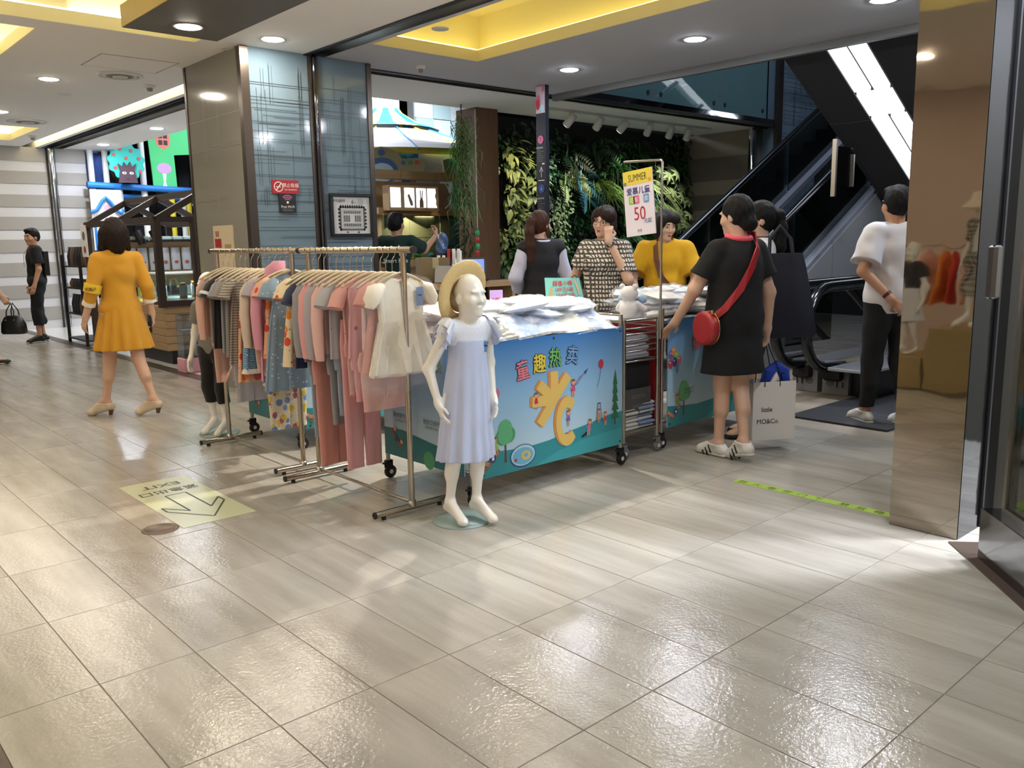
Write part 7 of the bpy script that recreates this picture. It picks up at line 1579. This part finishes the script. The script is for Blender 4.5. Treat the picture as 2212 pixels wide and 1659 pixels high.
q.flat([(-.03,.065),(.03,.065),(.02,.05),(-.02,.05)],m_sk,M2); q.obj('painted_eyes',o)
M2=frame((0,-.030,0),(1,0,0),(0,0,1))
for x,z in((-.2,.47),(.09,.55),(.0,.42),(.21,.42),(-.19,.25),(.22,.2),(-.09,.57)): MB().prism([(x+.03*math.cos(2*PI*k/12),z+.03*math.sin(2*PI*k/12)) for k in range(12)],.01,mat('apple_red','c04a52',.7),M2).obj('apple',tp)
hb_=thing('play_house','white play house panel with blue wavy roof line and yellow arch','play house',(4.82,15.75,0)); M=frame((0,0,0),(1,0,0),(0,0,1)); MB().box((-.26,0,1.3),(.25,.03,2.33),mp_).obj('panel',hb_); MB().tube([(-.28,-.03,1.95),(-.18,-.03,1.98),(-.08,-.03,2.14),(-.02,-.03,2.2),(.05,-.03,2.12),(.14,-.03,1.98),(.22,-.03,1.93),(.26,-.03,2.0)],.03,mblu,8).obj('roof_line',hb_)
MB().tube([(-.17,-.03,1.3),(-.17,-.03,1.6),(-.11,-.03,1.74),(0,-.03,1.8),(.11,-.03,1.74),(.17,-.03,1.6),(.17,-.03,1.3)],.03,mat('gold_padding','d0a83c',.6),8).obj('arch',hb_); q=MB(); q.disc((.0,2.02),.06,mat('lilac_fabric','c9a0d8',.7),M,.001,18); q.flat([(-.24,1.3),(-.2,1.3),(-.2,1.75),(-.24,1.8)],mblu,M,.002); q.flat([(.2,1.3),(.24,1.3),(.24,1.7),(.2,1.65)],mblu,M,.002); q.obj('print',hb_)
cl_=thing('climbing_sculpture','grey tree sculpture with coloured bulbs at the edge of the play area','sculpture',(6.35,15.3,0)); MB().tube([(.1,0,0),(.08,0,1.5),(-.02,0,2.3),(.1,0,2.8),(.3,0,3.0)],[.2,.16,.14,.12,.05],mat('bark_grey','5f5d55',.9,bump=(9,.8)),12).obj('trunk',cl_)
for k in range(14): MB().sph((rl.uniform(-.25,.2),-.16,rl.uniform(1.9,3.0)),rl.uniform(.03,.055),mat('ball%d'%(k%5),('c03a3a','d8a83a','3a5fc0','d8d8d8','d86a3a')[k%5],.4),10,6).obj('coloured_ball',cl_)
# kiosk shaped like a house frame
kk=thing('kiosk','kiosk with dark gabled timber frame over a pale wood counter','kiosk',(0,0,0)); X0,X1,XR,Y0,Y1,ZE,ZR=3.48,4.56,4.02,9.75,12.3,1.64,1.95
def beam(a,b,w_,nm='beam',mt=None):
    a=Vector(a); b=Vector(b); d=(b-a).normalized(); up=Vector((0,0,1)) if abs(d.z)<.95 else Vector((1,0,0)); s=d.cross(up).normalized()*w_/2; u=s.cross(d).normalized()*w_/2
    MB().add([a-s-u,a+s-u,a+s+u,a-s+u,b-s-u,b+s-u,b+s+u,b-s+u],[(0,3,2,1),(4,5,6,7),(0,1,5,4),(1,2,6,5),(2,3,7,6),(3,0,4,7)],mt or m_dkwood).obj(nm,kk)
for y in(Y0,(Y0+Y1)/2+.1,Y1):
    beam((X0,y,ZE),(XR,y,ZR),.07); beam((X1,y,ZE),(XR,y,ZR),.07)
    if y!=Y1: beam((X0,y,ZE),(XR+.35,y,ZE-.0),.06)
for x,z in((X0,ZE),(X1,ZE),(XR,ZR)): beam((x,Y0,z),(x,Y1,z),.07)
for x in(X0,X1):
    for y in(Y0,Y1): beam((x,y,0 if y==Y1 else .66),(x,y,ZE),.075,'post')
beam((X0+.02,Y0,.70),(X1,Y0,.70),.07); beam((XR-.12,Y0,.7),(XR-.12,Y0,ZE),.07,'post')
for k in range(6): MB().box((X0+.02,Y0+.005+.0,.16+.085*k),(X1,Y0+1.3,.16+.085*k+.082),m_wood,.004).obj('counter_plank',kk)
MB().box((X0+.08,Y0+.05,0),(X1,Y0+1.25,.15),m_black).obj('plinth',kk); MB().box((X0+.01,Y0+1.3,.14),(X0+.05,Y1-.2,.68),mat('cream_panel','c9c4a8',.4)).obj('rounded_panel',kk)
for a in(1.36,1.85): MB().box((X0,Y0+a,.22),(X0+.012,Y0+a+.4,.62),glassmat('case_glass','d6e4dc',.12)).obj('window',kk)
MB().box((X0+.1,Y0+.08,.74),(X1-.05,Y0+1.1,1.02),glassmat('case_glass','d6e4dc',.12)).obj('glass_case',kk); MB().box((X0+.1,Y0+.08,1.02),(X1-.05,Y0+1.1,1.035),m_plastic).obj('case_top',kk); MB().box((X0+.08,Y0+.06,.725),(X1-.05,Y0+1.12,.74),mat('case_floor','d5d9de',.4)).obj('case_floor',kk)
light('case_light','AREA',(4.0,10.3,1.01),9,L('e8f2ff'),.4)
for k in range(6):
    t=thing('pet_bottle',('clear bottle with orange cap standing in the kiosk glass case','small jar left in the kiosk glass case','clear dish in the kiosk glass case','bottle at the back of the kiosk glass case','tub at the right of the kiosk glass case','white tub at the back right of the kiosk case')[k],'bottle',((3.80,3.66,4.0,4.15,4.3,4.4)[k],(9.95,10.2,10.1,10.5,10.2,10.6)[k],.74)); MB().lathe([(.04,0),(.042,.02),(.042,.14),(.03,.15)],mat('bottle_clear','c9d4da',.2),14).obj('bottle_body',t); MB().lathe([(.044,0),(.044,.03)],mat('cap_orange','e0912f',.4),14).obj('cap',t); MB().lathe([(.034,.15),(.034,.18)],mat('cap_orange','e0912f',.4),14).obj('cap',t)
bk=thing('pack_display','brown shelf hung with silver food packs behind the kiosk case','display',(0,0,0)); MB().box((3.55,10.98,.85),(4.55,11.02,1.42),m_wood).obj('back_board',bk); MB().box((3.55,10.86,1.40),(4.55,11.02,1.42),m_black).obj('shelf',bk)
for k in range(7):
    t=thing('food_pack','silver pet food pack %s on the kiosk back shelf'%('at the left end','second','third','fourth in the middle','fifth','sixth','at the right end')[k],'package',(3.58+.135*k,10.95,1.05),0,'silver food packs'); MB().loft([ring(0,.055,.012,12),ring(.1,.06,.02,12),ring(.22,.058,.008,12),ring(.28,.055,.003,12)],mat('silver_pack','b9bfc8',.3,.3),True).obj('pouch',t); q=MB(); q.disc((0,.1),.026,mat('pack_orange','c9843a' if k%2 else '9a4a3a',.5),frame((0,-.024,0),(1,0,0),(0,0,1)),0,14,.02); q.obj('print',t)
    t=thing('folded_bag','pale blue folded pack lying on top of the kiosk back shelf','package',(3.6+.135*k,10.93,1.42),0,'pale packs on the kiosk shelf top'); MB().box((-.055,-.05,0),(.055,.05,.05),mat('pale_pack','b5cdd4',.5),.012).obj('pouch',t)
for k in range(3):
    t=thing('pendant_lamp','black can lamp %s under the kiosk beam'%('left','middle','right')[k],'lamp',(X0+.15,10.3+.55*k,ZE-.03),0,'black cans under the kiosk roof'); MB().cyl((0,0,0),(0,0,-.08),.008,m_black,8).obj('stem',t); MB().cyl((0,0,-.08),(.05,-.05,-.24),.05,m_black,14).obj('can',t)
cb=thing('hanging_board','small rounded white picture board on the kiosk corner','sign',(3.44,12.33,1.22)); MB().box((0,-.12,0),(.01,.12,.42),m_sw,.004).obj('board',cb); q=MB(); q.disc((0,.1),.05,mat('pack_orange','c9843a',.5),frame((-.001,0,0),(0,-1,0),(0,0,1)),0,14); q.disc((0,.28),.06,m_grey,frame((-.001,0,0),(0,-1,0),(0,0,1)),0,14); q.obj('print',cb)
# black rack of pet food
br=thing('goods_rack','black metal shelving with dark packets left of the kiosk','shelf',(3.42,12.55,0))
for x,y in((0,0),(.38,0),(0,.85),(.38,.85)): MB().box((x-.018,y-.018,0),(x+.018,y+.018,1.25),m_black).obj('post',br)
for z in(.06,.42,.78,1.08): MB().box((-.01,-.01,z),(.39,.86,z+.02),m_black).obj('shelf_board',br)
for i,z in enumerate((.44,.80,1.10)):
    for k in range(6):
        t=thing('pet_food_packet','%s packet on the %s board of the black rack'%(('first dark','second dark','third brown','fourth dark','fifth tan','sixth dark')[k],('lower','middle','upper')[i]),'package',(3.50,12.62+.13*k,z),math.radians(90)); b=MB(); hh=.26 if i!=1 else .12
        b.loft([ring(0,.055,.035,12),ring(hh*.5,.06,.04,12),ring(hh*.9,.056,.012,12),ring(hh,.055,.006,12)],mat('packet%d'%((k+i)%4),('2a2628','3a2f2c','6a5340','23262e')[(k+i)%4],.35),True).obj('pouch',t); q=MB(); q.disc((0,hh*.4),.03,mat('packet_print','8f8a84',.5),frame((0,-.041,0),(1,0,0),(0,0,1)),0,10); q.obj('print',t)
ac=thing('acrylic_stand','clear acrylic drawer stand with a pink base beside the far rail','stand',(3.46,9.05,0)); MB().box((-.09,-.1,0),(.09,.1,.16),mat('pink_base','d9a0b0',.5),.01).obj('base',ac); MB().box((-.08,-.09,.16),(.08,.09,.62),glassmat('acrylic_clear','dfe6ee',.18)).obj('drawer_case',ac)
for z in(.3,.45): MB().box((-.078,-.088,z),(.078,.088,z+.01),m_plastic).obj('drawer_shelf',ac)

# ================================================================ FLOOR GRAPHICS
m_gr=mat('floor_vinyl_green','c3c8a4',.3); m_gk=mat('vinyl_ink','2f3a30',.4)
ex=thing('exit_sticker','pale green floor sticker reading EXIT with an outlined arrow','floor sign',(1.42,3.95,.0005)); W,D=.37,.955; MB().box((0,0,0),(W,D,.0012),m_gr).obj('sheet',ex); M=frame((W/2,D/2,.0018),(-1,0,0),(0,-1,0)); p=MB()
def aline(pts,t):
    for (a,b),(c,d) in zip(pts,pts[1:]+pts[:1]):
        v=Vector((c-a,d-b)); nn=Vector((-v.y,v.x)).normalized()*t; p.flat([(a+nn.x,b+nn.y),(c+nn.x,d+nn.y),(c-nn.x,d-nn.y),(a-nn.x,b-nn.y)],m_gk,M)
aline([(0,.40),(-.15,.17),(-.15,.09),(-.055,.23),(-.055,-.12),(.055,-.12),(.055,.23),(.15,.09),(.15,.17)],.005)
text(p,'紧急出口',.085,m_gk,M@Matrix.Translation((0,-.21,0)),bold=.02,sx=.95); text(p,'EXIT',.095,m_gk,M@Matrix.Translation((0,-.345,0)),bold=.02,sx=1.1); p.obj('lettering',ex)
tp_=thing('floor_tape','bright green floor tape with black shutter warning characters','floor sign',(3.925,1.62,.0005)); MB().box((0,0,0),(.068,.94,.0012),mat('tape_green','9fbf4a',.35)).obj('strip',tp_); M=frame((.034,.94,.0018),(0,-1,0),(1,0,0)); p=MB()
for k,ch in enumerate('防火卷帘门下'): text(p,ch,.052,m_sk,M@Matrix.Translation((.05+.088*k,0,0)))
for k,ch in enumerate('禁放物品'): text(p,ch,.052,m_sk,M@Matrix.Translation((.63+.088*k,0,0)))
p.obj('lettering',tp_)
dr=thing('floor_drain','round brown metal floor cover beside the exit sticker','floor cover',(1.335,4.02,.0)); MB().lathe([(.085,0),(.083,.003),(.07,.004),(.068,.002),(.001,.002)],mat('bronze_cover','6f5f52',.4,.4),26).obj('cover',dr)

# ================================================================ SHOP OPPOSITE (seen in the mirrored pillar)
struct('wall_left_2',MB().box((-3.2,-3,0),(-3.1,9,CZ),mat('warm_cream','c9bab0',.7)))
wp=thing('display_plinth','pale wood window plinth for child mannequins opposite the mirrored pillar','plinth',(-.55,2.3,0)); MB().box((0,0,0),(.78,.66,.57),mat('plinth_wood','a08a5e',.5,var=(3,.1,(1,8,8))),.004).obj('body',wp)
wp2=thing('display_plinth','lower wood plinth for the second child mannequin opposite the mirrored pillar','plinth',(-.55,2.98,0)); MB().box((0,0,0),(.78,.6,.28),mat('plinth_wood','a08a5e',.5),.004).obj('body',wp2)
pld=pattern('plaid','check',['b9b3a6','202024'],26)
F3=Fig('mannequin','child mannequin in white tee plaid shirt and sun hat seen in the mirrored pillar','mannequin',(.02,2.66,.57),20,1.06,.86,skin=man,fem=False,headscale=1.2,J=Jb,vox=.007); F3.body(curl=(.4,.4))
def q3(g): F3.tee(g,.018,.3,.86,.06,.014)
F3.cloth('white_tee',q3,mat('white_cotton','d9d9dc',.9))
def q4(g): F3.trousers(g,.03,.42,.98)
F3.cloth('plaid_shorts',q4,pld)
def q5(g):
    F3.tee(g,.03,.42,.84,.07,.02); x,y,z=g.grid(); g.f=np.maximum(g.f,(.035-np.abs(x-.0)+0*y+0*z).astype(np.float32)*np.where(y>0,1,-1).astype(np.float32))
F3.cloth('plaid_shirt',q5,pld)
hat=thing('sun_hat','cream sun hat on the mannequin seen in the mirrored pillar','hat',F3.root.matrix_basis@Vector(F3.hp(0,0,.05))); MB().lathe([(.18,-.05),(.13,-.02),(.10,.0),(.085,.06),(.05,.085),(.001,.09)],mat('cream_cotton','e8ddcc',.9),24).obj('crown',hat)
F4=Fig('mannequin','small child mannequin in grey vest and white skirt seen in the mirrored pillar','mannequin',(-.05,3.22,.28),30,.98,.86,skin=man,fem=False,headscale=1.25,J=Jb,vox=.007); F4.body(curl=(.4,.4))
def q6(g): F4.tee(g,.02,.25,.84,.06,.014)
F4.cloth('grey_vest',q6,mat('charcoal','3c3c40',.9))
def q7(g): F4.skirt(g,1.05,.55,.15,.22,9,.05,.8)
F4.cloth('white_skirt',q7,mat('white_cotton','d9d9dc',.9))
for k,(x,y) in enumerate(((-.9,1.5),(-.9,3.6),(-1.9,2.6),(-1.9,5.0))):
    downlight(x,y,('added warm shop downlight nearest the plinths','added warm shop downlight beyond the plinths','added warm shop downlight deep inside','added warm shop downlight far inside')[k]+' opposite the pillar',lens=mat('lamp_lens_warm','ffffff',.5,emit=DLE*.7,ecol='ffecd8'))  # lamps added for fill in the warm shop that the mirror shows
rk=thing('clothes_rack','shop rack of orange and red children wear seen in the mirrored pillar','clothes rack',(-1.9,3.6,0)); MB().tube([(0,-.5,0),(0,-.5,1.2),(0,.5,1.2),(0,.5,0)],.015,m_rod,8).obj('frame',rk)
for k in range(7): MB().loft([ring(1.16,.05,.01,14),ring(1.1,.15,.03,14),ring(.6,.16,.03,14)],mat('rackcloth%d'%(k%3),('c0392f','d8813a','e0c0b0')[k%3],.9),True).xf(Matrix.Translation((0,-.42+.14*k,0))).obj('hung_garment',rk)
